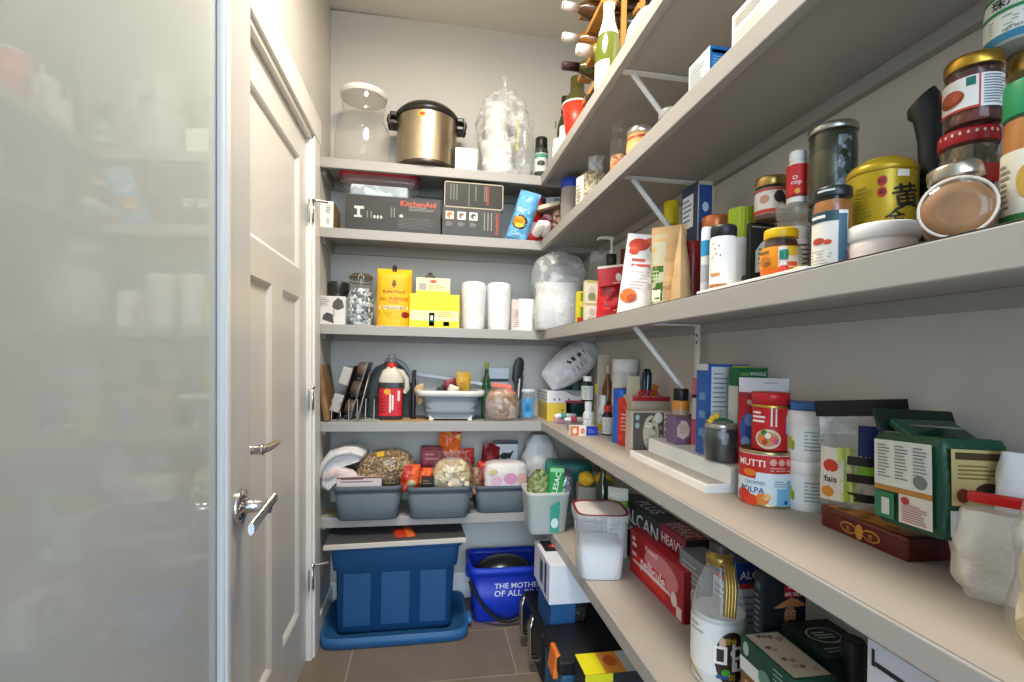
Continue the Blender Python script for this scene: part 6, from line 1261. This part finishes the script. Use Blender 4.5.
q = frt(421, 434, 478, b2.z1 - .03, 2.085, .05); carton('black_packet', 'black packet at the front of the middle grey bin', 'packet', q, '#1f1c1c', lambda m, w, d, h: m.lines(SF(d), -w * .35, h * .55, w * .3, h * .9, 2, P('#8a6a3a')))
q = spot(xat(452, 2.13), 2.13, b2.z1 - .035, .175, .10, .155)
t = start('cracker_bag', 'clear bag of round pale crackers at the front of the middle grey bin', 'bag', q)
blobmb(MB(), .165, .09, .135, VOR(['#c9b48a', '#dbcba6', '#b59a6c', '#e6dac0', '#9c8258'], 30, .5, .4), 6, .07, 2.6, [(.85, 0), (1, .15), (1, .6), (.8, .85), (.5, 1)]).build('contents', t)
rr = random.Random(5)
m = MB()
for k in range(22):
    a = rr.uniform(-.07, .07); z = rr.uniform(.035, .105); m.at(a, -.050 + .12 * a * a / .07 - rr.uniform(0, .004), z, rx=PI / 2 + rr.uniform(-.4, .4), ry=rr.uniform(-.4, .4)); m.lathe([(.010, 0), (.0115, .002), (.010, .004), (.004, .0045), (.0035, .003), (0, .003)], P(rr.choice(['#dccaa4', '#cdb98e', '#e4d8ba']), .6), 14)
cr = m.build('cracker', t); cr['kind'] = 'stuff'
blobmb(MB(), .178, .104, .165, CLR('#fff2ea', .05, .4, .06, cloud=.12, scale=30.), 6, .07, 2.6, [(.85, 0), (1, .15), (1, .6), (.82, .82), (.7, .95), (.75, 1)]).build('film', t)
# bin 3
q = spot(xat(487, 2.25), 2.255, b3.z1 - .05, .085, 0, .21); pouch('sauce_pouch', 'dark red pouch leaning at the back of the right grey bin', 'bag', q, [(1, P('#7d1c22', .35))], .05, 'pillow', lambda m, S, w, h: m.oval(S, 0, h * .6, w * .3, h * .15, P('#a83a34')), 5, .004, ry=.1)
q = spot(xat(480, 2.18), 2.18, b3.z1 - .04, .05, 0, .13); pouch('sauce_pouch', 'bright red pouch at the left of the right grey bin', 'bag', q, [(1, P('#b8271f', .35))], .05, 'pillow', None, 6, .004, ry=.1)
q = spot(xat(476, 2.14), 2.13, b3.z1 - .045, .045, 0, .12); pouch('nut_bag', 'clear bag of brown nuts at the left end of the right grey bin', 'bag', q, [(1, VOR(['#8a5f4a', '#a67c5f', '#6d4736'], 60))], .04, 'pillow', None, 8, .003)
q = frt(493, 517, 441, b3.z1 - .02, 2.25, .03); carton('coffee_carton', 'pale grey carton with black print at the back of the right grey bin', 'box', q, '#c9ccd0', lambda m, w, d, h: (m.poly(SF(d), [(-w * .3, h * .62), (-w * .1, h * .72), (w * .15, h * .7), (w * .35, h * .78), (w * .2, h * .58), (-.1 * w, h * .55)], P('#1f2022')), m.patch(SF(d), -w * .5, h * .92, w * .5, h, P('#3a3b3e')), m.lines(SF(d), -w * .3, h * .3, w * .3, h * .48, 3, P('#5f6266'))))
q = spot(xat(505, 2.15), 2.16, b3.z1 - .03, .195, .12, .13)
t = start('rice_cake_pack', 'puffy white and pink pack lying across the right grey bin', 'pack', q)
blobmb(MB(), .195, .12, .125, P('#dcd3d0', .35, bump=.3), 4, .05, 4.5, [(.85, 0), (1, .12), (1, .7), (.9, .93), (.6, 1)]).build('bag', t)
m = MB(); S = lambda x, z, o: (x, -.062 - o, z)
for x, z, a, b, c in ((.015, .06, .03, .025, '#cf8fae'), (-.045, .05, .025, .02, '#d8b0bf'), (.065, .06, .022, .025, '#d9a9a2'), (-.06, .09, .02, .012, '#d5c28a')): m.oval(S, x, z, a, b, P(c))
m.build('print', t)
# white bag and teal-lidded box in the corner
q = spot(xat(541, 2.2), 2.25, S5 + .13, .17, .14, .19); 
o = MB().box(.13, .14, .128, P('#c9c4bd', .6), .004).build('grey_carton'); place(o, q.x - .04, q.y + .04, S5); tag(o, 'plain pale carton under the white bag in the lowest corner', 'box')
blob('white_bag', 'white plastic carrier bag heaped in the corner of the lowest shelf', 'bag', q, P('#dcdad9', .4, bump=.5), 5, .14, 2.4, [(.85, 0), (1, .15), (.98, .5), (.75, .8), (.4, 1)])
q = spot(.615, 2.10, S5, .19, .15, .225)
t = start('lidded_box', 'clear box with teal lid standing on edge beside the white bag', 'box', q, rz=-.25)
MB().sq([(.095, .05, 0), (.1, .055, .004), (.1, .055, .2), (.09, .05, .205)], CLR('#cfdcdc', .35, .7, .15), 4.5, 36).build('body', t)
MB().sq([(.096, .056, .12), (.104, .06, .122), (.104, .06, .215), (.098, .055, .222), (.05, .03, .224)], P('#2f7f78', .35), 4.5, 36).build('lid', t)
q = spot(.70, 1.98, S5, .11, .11, .20); blob('blue_bag', 'pale blue plastic bag behind the teal lidded box', 'bag', q, P('#8fb4d6', .35, bump=.5), 6, .12)
# clear bin with greens
q = frt(527, 571, 493, S5, 1.815, .16); w, d, h = q.w, q.d, q.h
t = start('clear_bin', 'clear plastic bin with teal label full of herbs at the shelf corner', 'bin', q)
cb = CLR('#eaf0ee', .9, .9, .25)
MB().sq([(.40 * w, .40 * d, 0), (.42 * w, .42 * d, .004), (.49 * w, .49 * d, h * .9), (.5 * w, .5 * d, h * .92), (.5 * w, .5 * d, h), (.48 * w, .48 * d, h), (.40 * w, .40 * d, .01)], cb, 6, 40, True, True).build('body', t)
TF = lambda x, z, o: (x, -d * (.425 + .065 * z / h) - o, z)
m = MB(); m.patch(TF, w * .02, h * .05, w * .24, h * .9, P('#3fa08e', .4)); m.oval(TF, w * .13, h * .27, w * .085, h * .12, P('#d9ece8'), .0015); m.build('label', t)
gq = spot(q.x - .022, q.y, S5 + .02, .115, .13, h + .045); m = blobmb(MB(), .095, .10, h + .05, VOR(['#5c6d3a', '#7d8c56', '#45542c', '#98a272', '#6b7a48'], 55, .5, .8), 4, .16, 2.3, [(.7, 0), (.95, .3), (1, .7), (.7, .92), (.3, 1)])
o = m.build('dried_herbs'); place(o, gq.x, gq.y, gq.z); tag(o, 'bundle of dried green herbs in the clear bin', 'herbs')
gq = spot(q.x + .022, q.y - .045, S5 + .05, .055, .03, h + .04)
carton('seaweed_packet', 'bright green packet with white letters standing in the clear bin', 'packet', gq, '#2c9a4a', lambda m, w, d, h: (m.txt(SF(d), 'LESAC', 0, h * .72, P('#eaf5ea'), w=h * .4, rot=PI / 2 - .15), m.patch(SF(d), -w * .5, h * .92, w * .5, h, P('#8fd0a0'))), ry=.06)
# things behind the white-powder box
q = spot(.545, 1.93, S5, .09, .08, .235); blob('foil_pack', 'crumpled silver foil pack behind the white powder box', 'pack', q, P('#a9adb0', .25, .8, bump=.8), 5, .15, 4)
o = MB().box(.13, .09, .195, P('#9a938a', .6), .003).build('produce_carton'); place(o, .63, 1.80, S5, -.2); tag(o, 'plain greyish carton behind the green wine bottle, lemons on top', 'box')
for k, (dx, dy) in enumerate(((-.035, -.02), (.028, -.03))):
    o = MB().lathe([(0, -.038), (.008, -.033), (.024, -.018), (.029, 0), (.024, .018), (.008, .033), (0, .038)], P('#d9a91f', .45, bump=.2), 20).build('lemon'); place(o, .63 + dx, 1.80 + dy, S5 + .195 + .028, .5 + k, PI / 2); tag(o, 'yellow lemon on the greyish carton, ' + ('left' if k == 0 else 'right') + ' of the green wine bottle', 'lemon')
s = rnd(585, 600, 455, S5, X=.60); s.h = min(s.h, .32); s.x += .02; s.y -= .04
bottle('wine_bottle', 'dark green wine bottle behind the white powder box under the worktop', 'bottle', s, WINE, P('#1f331a', .08, spec=.8), None)
q = spot(.645, 1.60, S5, .07, .08, .235); pouch('rice_pouch', 'white and green pouch behind the black foil carton end', 'bag', q, [(.6, P('#e2e4d6', .4)), (.85, P('#7fa04a', .4)), (1, P('#dde0d0', .4))], .05, 'brick', lambda m, S, w, h: m.lines(S, -w * .3, h * .2, w * .3, h * .5, 5, P('#8fa070')), 5, .003, rz=-.6)
# white powder box
s = rnd(573, 624, 500, S5, v0=583); r = s.r; h = s.h
t = start('powder_box', 'square clear plastic box half full of white powder with red-rimmed lid', 'container', s, rz=.18)
MB().sq([(.80 * r, .80 * r, 0), (.84 * r, .84 * r, .004), (.98 * r, .98 * r, h * .88)], CLR('#e6ebf0', .5, .9, .15), 4.5, 44, True, False).build('body', t)
MB().sq([(.8 * r, .8 * r, .003), (.83 * r, .83 * r, .006), (.89 * r, .89 * r, h * .48), (.6 * r, .6 * r, h * .525), (.2 * r, .2 * r, h * .54)], P('#f0f0f2', .8), 4.5, 44).build('contents', t)
MB().sq([(1.0 * r, 1.0 * r, h * .86), (1.06 * r, 1.06 * r, h * .87), (1.07 * r, 1.07 * r, h * .96), (1.04 * r, 1.04 * r, h * .985)], CLR('#e9e6e8', .5, .8, .2), 4.5, 44, False, False).build('lid', t)
MB().sq([(1.04 * r, 1.04 * r, h * .985), (1.05 * r, 1.05 * r, h * .995), (1.02 * r, 1.02 * r, h), (.94 * r, .94 * r, h * .995), (.94 * r, .94 * r, h * .985)], P('#7d2f38', .4), 4.5, 44, False, False).build('lid_seal', t)
MB().sq([(.94 * r, .94 * r, h * .982), (.5 * r, .5 * r, h * .982), (.01 * r, .01 * r, h * .982)], P('#cfc8c6', .45), 4.5, 44, False, True).build('lid_top', t)
# ---------------------------------------------------------------- lowest shelf, right wall: foil cartons
x0, y0_, y1_ = .685, 1.222, 1.675
s = spot(x0 + .035, (y0_ + y1_) / 2, S5, .07, y1_ - y0_, .19)
def k1(m, w, d, h):
    S = SL(w); T_ = ST(h)
    m.patch(S, d * .18, 0, d * .5, h, P('#8f1f35')); m.txt(S, 'ALCAN', -d * .115, h * .77, P('#e9e9ea'), w=d * .54, h=h * .24, off=.0016); m.txt(S, 'PLUS', -d * .18, h * .51, P('#e9e9ea'), w=d * .36, h=h * .19, off=.0016)
    m.txt(S, 'HEAVY', d * .34, h * .82, P('#ecdfe0'), w=d * .27, h=h * .15, off=.0018); m.txt(S, 'DUTY', d * .30, h * .65, P('#ecdfe0'), w=d * .16, h=h * .09, off=.0018); m.txt(S, 'EXTRA', d * .33, h * .51, P('#ecdfe0'), w=d * .22, h=h * .1, off=.0018); m.txt(S, 'STRENGTH', d * .34, h * .37, P('#ecdfe0'), w=d * .28, h=h * .1, off=.0018)
    TL = lambda x, z, o: (z, -x, h + o)
    m.patch(TL, d * .18, -w * .5, d * .5, w * .5, P('#8f1f35')); m.txt(TL, 'PLUS', -d * .14, 0, P('#c9c9cc'), w=d * .3, off=.0016); m.txt(TL, 'HEAVY', d * .34, w * .15, P('#d9b9be'), w=d * .26, off=.0018); m.txt(TL, 'EXTRA', d * .34, -w * .2, P('#d9b9be'), w=d * .26, off=.0018)
carton('foil_carton', 'black and maroon foil carton with big white letters at the wall', 'box', s, '#22272c', k1)
s = spot(.645 + .0175, (1.157 + 1.49) / 2, S5, .035, .333, .135)
def k2(m, w, d, h):
    S = SL(w)
    m.patch(S, -d * .42, h * .3, d * .5, h * .98, P('#a81f2c')); m.oval(S, d * .12, h * .62, d * .3, h * .3, P('#cf7a80'), n=24); m.txt(S, 'Kirkland', -d * .05, h * .84, P('#f0dede'), w=d * .22, off=.0016)
    m.patch(S, -d * .42, h * .1, d * .22, h * .55, P('#d83426'), off=.0009); m.txt(S, 'pellicule', -d * .02, h * .42, P('#f5ecea'), w=d * .46, off=.0018); m.oval(S, d * .36, h * .32, d * .05, h * .14, P('#ecdcd8'), .0016); m.patch(S, -d * .42, h * .3, d * .3, h * .36, P('#e8d3cf'), off=.0012)
    m.lines(S, -d * .44, h * .64, -d * .34, h * .9, 2, P('#f0dcd8'), .6, off=.0016); m.lines(S, -d * .44, h * .42, -d * .3, h * .56, 1, P('#f0dcd8'), .6, off=.0016); m.patch(S, d * .4, h * .04, d * .48, h * .26, P('#e9dedb'), off=.0016)
    m.patch(SF(d), -w * .5, 0, w * .5, h, P('#8a1a26'))
carton('plastic_wrap_carton', 'flat red carton leaning before the black and maroon foil carton', 'box', s, '#c22730', k2)
s = spot(.70, 1.142, S5, .07, .15, .175)
carton('foil_carton', 'grey carton printed 100 behind the rice drink bottle', 'box', s, '#85898d', lambda m, w, d, h: (m.txt(SL(w), '100', -d * .15, h * .45, P('#dfe2e4'), w=d * .45, off=.0016), m.lines(SL(w), -d * .4, h * .6, d * .3, h * .9, 4, P('#b9bdc0')), m.patch(SL(w), -d * .5, 0, d * .5, h * .22, P('#3a4538')), m.poly(SL(w), [(-d * .2, 0), (d * .1, h * .24), (d * .5, h * .2), (d * .5, 0)], P('#6f8a3a'), .0012)))
s = spot(.712, 1.015, S5, .10, .085, .235)
def k3(m, w, d, h):
    for S, L in ((SL(w), d), (SF(d), w)):
        m.patch(S, -L * .5, h * .80, L * .5, h, P('#1d3a78')); m.patch(S, -L * .5, h * .75, L * .5, h * .80, P('#c23a3c')); m.lines(S, -L * .4, h * .4, L * .4, h * .7, 5, P('#9fb0c9'))
        m.txt(S, 'ALCAN', 0, h * .88, P('#e6eaf0'), w=L * .8, off=.0016)
    m.patch(ST(h), -w / 2, -d / 2, w / 2, d / 2, P('#1d3a78'))
carton('foil_carton', 'white foil carton with navy top and red stripe behind the rice drink bottle', 'box', s, '#dfe3ea', k3)
# rice drink bottle
s = rnd(690, 745.5, 546, S5, v0=692); r = s.r; h = .29
t = start('rice_drink_bottle', 'clear bottle of white rice drink with golden neck and handle', 'bottle', s)
pf = [(.9 * r, 0), (r, .012), (r, h * .52), (.96 * r, h * .56), (.8 * r, h * .66), (.6 * r, h * .76), (.42 * r, h * .85), (.36 * r, h * .90), (.36 * r, h * .93)]
MB().lathe(pf, CLR('#e9ecec', .2, .9, .05), 40).build('body', t)
MB().lathe([(.88 * r, .004), (.96 * r, .014), (.96 * r, h * .5)], P('#e3e2dc', .5), 40).build('contents', t)
gdm = P('#a88a4c', .3, .7)
MB().lathe([(.42 * r, h * .83), (.50 * r, h * .84), (.50 * r, h * .905), (.38 * r, h * .915), (.36 * r, h * .93)], gdm, 28, False, False).build('neck_ring', t)
MB().lathe([(.37 * r, h * .925), (.38 * r, h * .93), (.38 * r, h * .995), (.33 * r, h), (0, h)], P('#4a4038', .4), 24).build('cap', t)
m = MB()
for k in range(4): a = .035 + .0065 * k; m.tube([(.1 * r + .004 * k, -.4 * r, h * .88), (.2 * r + .0055 * k, -.62 * r, h * .86), (.26 * r + .0055 * k, -.8 * r, h * .72), (.22 * r + .0055 * k, -1.0 * r, h * .54)], .0042, gdm, 8)
m.build('handle', t)
SB = SC(interp(pf))
def k4(m, S):
    m.oval(S, r * .5, h * .24, r * .62, h * .19, P('#3a2c22'), n=24); m.txt(S, '미', r * .22, h * .25, P('#f3f1ec'), h=h * .19, off=.0016); m.txt(S, '인', r * .85, h * .25, P('#f3f1ec'), h=h * .19, off=.0016); m.txt(S, '맛술', r * .45, h * .365, P('#e8cf3a'), w=r * .42, off=.0016); m.txt(S, '미', r * .5, h * .11, P('#e8c53a'), h=h * .05, off=.0016)
    m.oval(S, r * .28, h * .14, r * .16, h * .03, P('#4fa83a'), .0014); m.patch(S, -r * .05, h * .1, r * .35, h * .125, P('#2a5f8f'), off=.0016); m.oval(S, r * .15, h * .35, r * .12, h * .04, P('#e0b9a4'), .0012)
    m.poly(S, [(-r * 1.3, h * .13), (-r * .9, h * .09), (-r * .5, h * .04), (-r * .55, h * .03), (-r * .95, h * .075), (-r * 1.3, h * .115)], P('#b8923a'), .0012); m.lines(S, -r * 1.2, h * .36, -r * .5, h * .44, 2, P('#a9a8a6'))
lab(t, SB, -r * 1.5, h * .015, r * 1.5, h * .47, '#e9e8e6', k4, 24)
# coffee carton with a man in a conical hat
s = sid(751.5, 761, 804, 575, S5, .632); s.d = min(s.d, .075); s.y = yat(761, .632) + s.d / 2
def k5(m, w, d, h):
    S = SF(d)
    m.patch(S, -w * .02, h * .825, w * .40, h * .915, P('#c41f2c')); m.txt(S, 'MR.VIET', w * .19, h * .85, P('#f3ece8'), w=w * .4, off=.0018); m.lines(S, w * .06, h * .885, w * .32, h * .905, 1, P('#f0c9c4'), off=.0014); m.lines(S, -w * .1, h * .95, w * .1, h * .98, 1, P('#c9c9c9'))
    m.oval(S, w * .12, h * .695, w * .14, h * .07, P('#b5765a'), .0010, 20); m.poly(S, [(-w * .28, h * .755), (w * .02, h * .81), (w * .14, h * .825), (w * .28, h * .81), (w * .49, h * .765), (w * .3, h * .755), (w * .12, h * .765), (-w * .05, h * .755)], P('#c98a5a'), .0018)
    for x in (.06, .18): m.oval(S, w * x, h * .715, w * .045, h * .014, P('#e4c9b6'), .0018, 12); m.oval(S, w * x, h * .715, w * .03, h * .009, P('#5a3a2c'), .0022, 12)
    m.poly(S, [(w * .05, h * .655), (w * .12, h * .665), (w * .2, h * .655), (w * .12, h * .645)], P('#5c2a22'), .0018); m.patch(S, w * .02, h * .60, w * .22, h * .63, P('#2a2022'), off=.0018)
    m.lines(SL(w), -d * .35, h * .55, d * .3, h * .85, 7, P('#5f7480')); m.oval(SL(w), 0, h * .9, d * .25, h * .03, P('#4f6470'))
carton('coffee_carton', 'black coffee carton picturing a man in a conical straw hat', 'box', s, '#1b252b', k5)
# stack of tea cartons
z = S5; xa, xb, ya, yb = .575, .652, .69, .825
for i, (hh, col, lb) in enumerate(((.056, '#8a8f8a', 'grey tea carton, lowest of the stack beside the rice drink bottle'), (.05, '#7a5230', 'brown tea carton in the middle of the stack beside the rice drink bottle'), (.062, '#1f4a38', 'green tea carton with pale picture on top, topmost of its stack'))):
    s = spot((xa + xb) / 2, (ya + yb) / 2, z, xb - xa, yb - ya, hh)
    def k6(m, w, d, h, i=i):
        S = SL(w)
        if i == 2:
            T_ = ST(h); m.patch(T_, -w * .44, -d * .46, w * .44, d * .46, P('#b9ad9c')); rr = random.Random(4)
            for k in range(14): a, b = rr.uniform(-.35, .35), rr.uniform(-.4, .4); m.poly(T_, [(w * a, d * b), (w * (a + .12), d * (b + .04)), (w * (a + .1), d * (b + .1)), (w * (a - .05), d * (b + .06))], P(rr.choice(['#8f7a5e', '#a5947c', '#75654e'])), .0012)
            m.patch(S, -d * .5, 0, d * .5, h * .4, P('#dcdcd6')); m.oval(S, -d * .38, h * .7, d * .06, h * .2, P('#9fb8a8')); m.oval(S, d * .0, h * .3, d * .12, h * .25, P('#5f8a78'), .0012); m.lines(S, d * .15, h * .5, d * .4, h * .9, 3, P('#7fa08c'))
            m.oval(SF(d), 0, h * .5, w * .2, h * .3, P('#cfd6cc')); m.lines(SF(d), -w * .4, h * .1, w * .4, h * .3, 2, P('#7fa08c'))
        else: m.lines(S, -d * .4, h * .2, d * .4, h * .8, 3, P('#c9a67a')); m.oval(S, -d * .3, h * .5, d * .08, h * .3, P('#c98a4a'))
    carton('tea_carton', lb, 'box', s, col, k6); z += hh + .0005
s = spot(.713, .775, S5, .10, .115, .18)
def k7(m, w, d, h):
    T_ = ST(h); m.oval(T_, -w * .05, d * .05, w * .32, d * .22, P('#b9c9be')); m.oval(T_, -w * .05, d * .05, w * .29, d * .19, P('#17302a'), .0012); m.lines(T_, -w * .25, -d * .06, w * .15, d * .14, 3, P('#b5c4b8'), .5, off=.002); m.lines(T_, -w * .4, -d * .4, w * .3, -d * .25, 2, P('#8fa59a'))
carton('tea_carton', 'very dark green tea carton with oval emblem on its top', 'box', s, '#14261f', k7)
s = rnd(838, 864, 633, S5, X=.705); t, S = jar('coffee_jar', 'glass jar with black lid beside the tall white carton', 'jar', s, '#1f2a2a', P('#6f6a60', .5), .7, lidh=.30, lidr=.98)
lab(t, S, -s.r, s.h * .05, s.r, s.h * .5, '#c9cbc6')
s = spot(.56 + .09, .435, S5, .18, .23, .318)
carton('appliance_carton', 'tall white carton with thin black line nearest under the worktop shelf', 'box', s, '#d9dce2', lambda m, w, d, h: (m.poly(SL(w), [(-d * .46, h * .925), (d * .5, h * .925), (d * .5, h * .905), (-d * .46, h * .905)], P('#2a2d33')), m.patch(SL(w), -d * .47, h * .90, -d * .45, h * .97, P('#2a2d33')), m.lines(SL(w), -d * .4, h * .3, d * .3, h * .6, 5, P('#b9bfc8'))))
# ================================================================ on the floor
s = frt(333, 447, 546, .026, 2.05, .27); w0 = xat(461, 2.0) - xat(326, 2.0); h = zat(393, 548, zc(-.2, 1.99)) - .026
cx = (xat(461, 2.0) + xat(326, 2.0)) / 2; cw = s.w; cd = .27
t = T('storage_tote', 'large navy blue storage tote standing in its upturned lid', 'tote', cx - .005, 2.185, .026); bl = P('#1f4f7e', .45); bl2 = bl
MB().sq([(.5 * cw, .118, 0), (.51 * cw, .125, .006), (.53 * cw, .133, h * .68), (.555 * cw, .143, h * .70), (.575 * cw, .148, h * .93)], bl, 12, 56, True, False).build('body', t)
MB().sq([(.575 * cw, .148, h * .92), (.60 * cw, .156, h * .93), (.60 * cw, .156, h), (.58 * cw, .15, h), (.56 * cw, .143, h * .9)], bl, 12, 56, False, False).build('rim', t)
for k in (-.31, 0., .31): MB().box(.19 * cw * (1.35 if k == 0 else 1.25), .008, h * .58, bl2, .003, k * cw * 1.08, -.131, .03).build('panel', t)
t2 = T('tote_lid', 'blue tote lid lying upside down on the floor under the tote', 'lid', cx + .0, 2.165, 0.0)
MB().sq([(.635 * cw, .17, 0), (.65 * cw, .178, .004), (.65 * cw, .178, .044), (.63 * cw, .17, .044), (.62 * cw, .165, .012), (.3 * cw, .08, .022), (.0001, .0001, .022)], P('#2a5f92', .45), 8, 56).build('rim', t2)
MB().at(.66 * cw, -.05, .02).box(.03, .07, .02, P('#2f78b8', .45), .005).build('tab', t2)
m = MB(); zt = .026 + h + .001
o = MB().at(0, 0, 0, rz=.02).box(w0 + .03, .30, .012, P('#4a4c4e', .35), .002).box(w0 + .034, .008, .02, P('#c9bfb4', .6), .002, 0, -.152, -.008).build('cardboard_sheet'); place(o, cx + .0, 2.165, zt, .02); tag(o, 'grey cardboard sheet with white front edge lying on the blue tote', 'cardboard')
o = MB().box(.085, .10, .006, P('#b5371f', .5), .002).box(.03, .11, .007, P('#d9682a', .5), .002, .02).build('leaflet'); place(o, cx + .03, 2.10, zt + .013, .2); tag(o, 'red and orange leaflet lying on the cardboard over the blue tote', 'leaflet')
# blue bin
Y = 2.09; xa, xb = xat(469, Y), xat(469, Y) + .335; bw = xb - xa; bh = .245
t = T('recycling_bin', 'royal blue bin with white lettering and black strap on the floor', 'bin', (xa + xb) / 2, Y + .115, .0); b_ = P('#1536b8', .4)
MB().sq([(.42 * bw, .085, .0), (.43 * bw, .09, .005), (.485 * bw, .112, bh * .9), (.475 * bw, .106, bh * .9), (.42 * bw, .084, .012)], b_, 8, 48, True, True).build('body', t)
MB().sq([(.485 * bw, .112, bh * .86), (.515 * bw, .124, bh * .87), (.515 * bw, .124, bh * .99), (.50 * bw, .118, bh), (.475 * bw, .108, bh)], b_, 8, 48, False, False).build('rim', t)
for sx in (-1, 1): MB().box(.02, .05, .05, b_, .005, sx * .505 * bw, -.03, bh * .76).build('handle_mount', t)
BF = lambda x, z, o: (x, -(.09 + .022 * z / (bh * .9)) - .002 - o, z)
m = MB(); m.txt(BF, 'THE MOTHER', .045, bh * .67, P('#e8ecf6'), w=.21); m.txt(BF, 'OF ALL BINS', .045, bh * .53, P('#e8ecf6'), w=.21); m.build('lettering', t)
pts = [(-.50 * bw, -.115, bh * .80)] + [(-.50 * bw + bw * k / 10 * 1.0, -.118 - .012 * math.sin(PI * k / 10), bh * (.80 - .72 * math.sin(PI * k / 10) ** .8)) for k in range(1, 10)] + [(.50 * bw, -.115, bh * .80)]
MB().tube(pts, .0085, P('#16181f', .5), 8).build('strap', t)
t = T('pot_lid', 'dark grey domed pot lid resting inside the royal blue bin', 'pot lid', (xa + xb) / 2 + .0, Y + .115, bh * .72, 0, rx=-.15)
MB().lathe([(.135, .0), (.14, .004), (.138, .012), (.12, .04), (.08, .066), (.03, .076), (0, .077)], P('#3b3d3f', .25, .7), 40, sy=.66).build('dome', t)
MB().lathe([(.136, .0), (.142, .004), (.136, .01)], P('#8a8478', .3, .9), 40, False, False, sy=.66).build('rim', t)
# black cases and toolbox under the side shelf
bk = P('#1a1b1d', .4)
t = T('black_case', 'black case with two metal handles on the floor beside the blue bin', 'case', .55, 1.86, 0.0)
MB().box(.30, .33, .145, bk, .01, seg=3).build('body', t); MB().box(.306, .336, .03, bk, .008, 0, 0, .143).build('lid', t)
for y in (.06, -.10): MB().tube([(-.152, y - .012, .05), (-.178, y - .012, .06), (-.182, y - .012, .17), (-.172, y - .012, .20), (-.172, y + .012, .20), (-.182, y + .012, .17), (-.178, y + .012, .06), (-.152, y + .012, .05)], .007, STEEL, 8).build('handle', t)
s = rnd(563, 586, 585, .174, X=.535); s.h = max(s.h, .085)
t, S = jar('candle_jar', 'dark glass candle jar with grey label on the black case', 'jar', s, P('#3f4346', .3, .8), P('#26241f', .4), .8, lidh=.2, lidr=1.0, glass=P('#2d2f30', .15))
lab(t, S, -s.r * 1.3, s.h * .15, s.r * 1.3, s.h * .65, '#34342f', lambda m, S: m.lines(S, -s.r, s.h * .25, s.r, s.h * .58, 3, P('#a59c84')))
s = sid(527, 549, 591, 566, .302, .415); s.d = .24; s.y = yat(549, .415) + s.d / 2; s.w = .15; s.x = .415 + .075
def k8(m, w, d, h):
    m.patch(ST(h), -w * .4, d * .02, w * .45, d * .46, P('#1f1c1e')); m.oval(ST(h), -w * .05, d * .22, w * .2, d * .08, P('#b5303a'), .0012); m.oval(ST(h), -w * .05, d * .22, w * .1, d * .04, P('#d9a9a0'), .0016)
    m.patch(SL(w), -d * .1, h * .2, d * .1, h * .8, P('#4a5560')); m.patch(SL(w), d * .2, h * .1, d * .32, h * .9, P('#2a3f6a'))
carton('blue_carton', 'plain blue carton on the black case, holding up the white and red-topped one', 'box', spot(s.x - .02, s.y - .0, .1745, .09, s.d * .8, s.z - .1745 - .001), '#2a5a8c')
carton('phone_carton', 'white carton with black and red top beneath the lowest shelf edge', 'box', s, '#d9dbe2', k8)
t = T('toolbox', 'toolbox with black lid, teal body and orange latch', 'toolbox', .395 + .16, 1.565, 0.0)
MB().box(.30, .20, .175, P('#2f5f7a', .4), .012, seg=3).build('body', t); MB().box(.32, .215, .05, bk, .01, 0, 0, .172, seg=3).build('lid', t)
for y in (-.06, .06): MB().box(.012, .03, .15, P('#264e66', .4), .004, -.152, y, .01).build('rib', t)
MB().at(-.163, -.045, .15, ry=.12).box(.016, .075, .075, P('#e2762a', .4), .004).build('latch', t)
s = spot(.44 + .105, 1.39, 0, .21, .10, .25)
def k9(m, w, d, h):
    m.patch(ST(h), -w * .5, -d * .5, -w * .2, d * .5, P('#e8dc1e')); m.patch(ST(h), -w * .2, -d * .5, w * .1, d * .5, P('#e0923a')); m.oval(ST(h), -w * .05, d * .05, w * .1, d * .25, P('#c95f2a'), .0012); m.patch(ST(h), w * .1, -d * .5, w * .5, d * .5, P('#c9c6c0')); m.txt(ST(h), '1', w * .4, d * .05, P('#26242a'), h=d * .3, off=.0014)
    S = SF(d); m.patch(S, -w * .5, h * .9, -w * .1, h, P('#dcd426')); m.lines(S, -w * .2, h * .72, w * .15, h * .86, 3, P('#8fa8d4'), .6); m.oval(S, w * .25, h * .8, w * .06, h * .06, P('#d5d9e2')); m.lines(S, w * .35, h * .7, w * .48, h * .9, 3, P('#7f98c4')); m.lines(S, -w * .3, h * .3, w * .4, h * .6, 6, P('#6f7684'))
carton('battery_carton', 'black carton with yellow and orange top in front of the toolbox', 'box', s, '#26262b', k9)

o = MB().box(.12, .10, .0015, P('#a98a62', .7), 0).build('paper_sheet'); place(o, XL + .08, YF + .08, S5 + .0006, .1); tag(o, 'brown paper scrap under the left grey bin', 'paper')
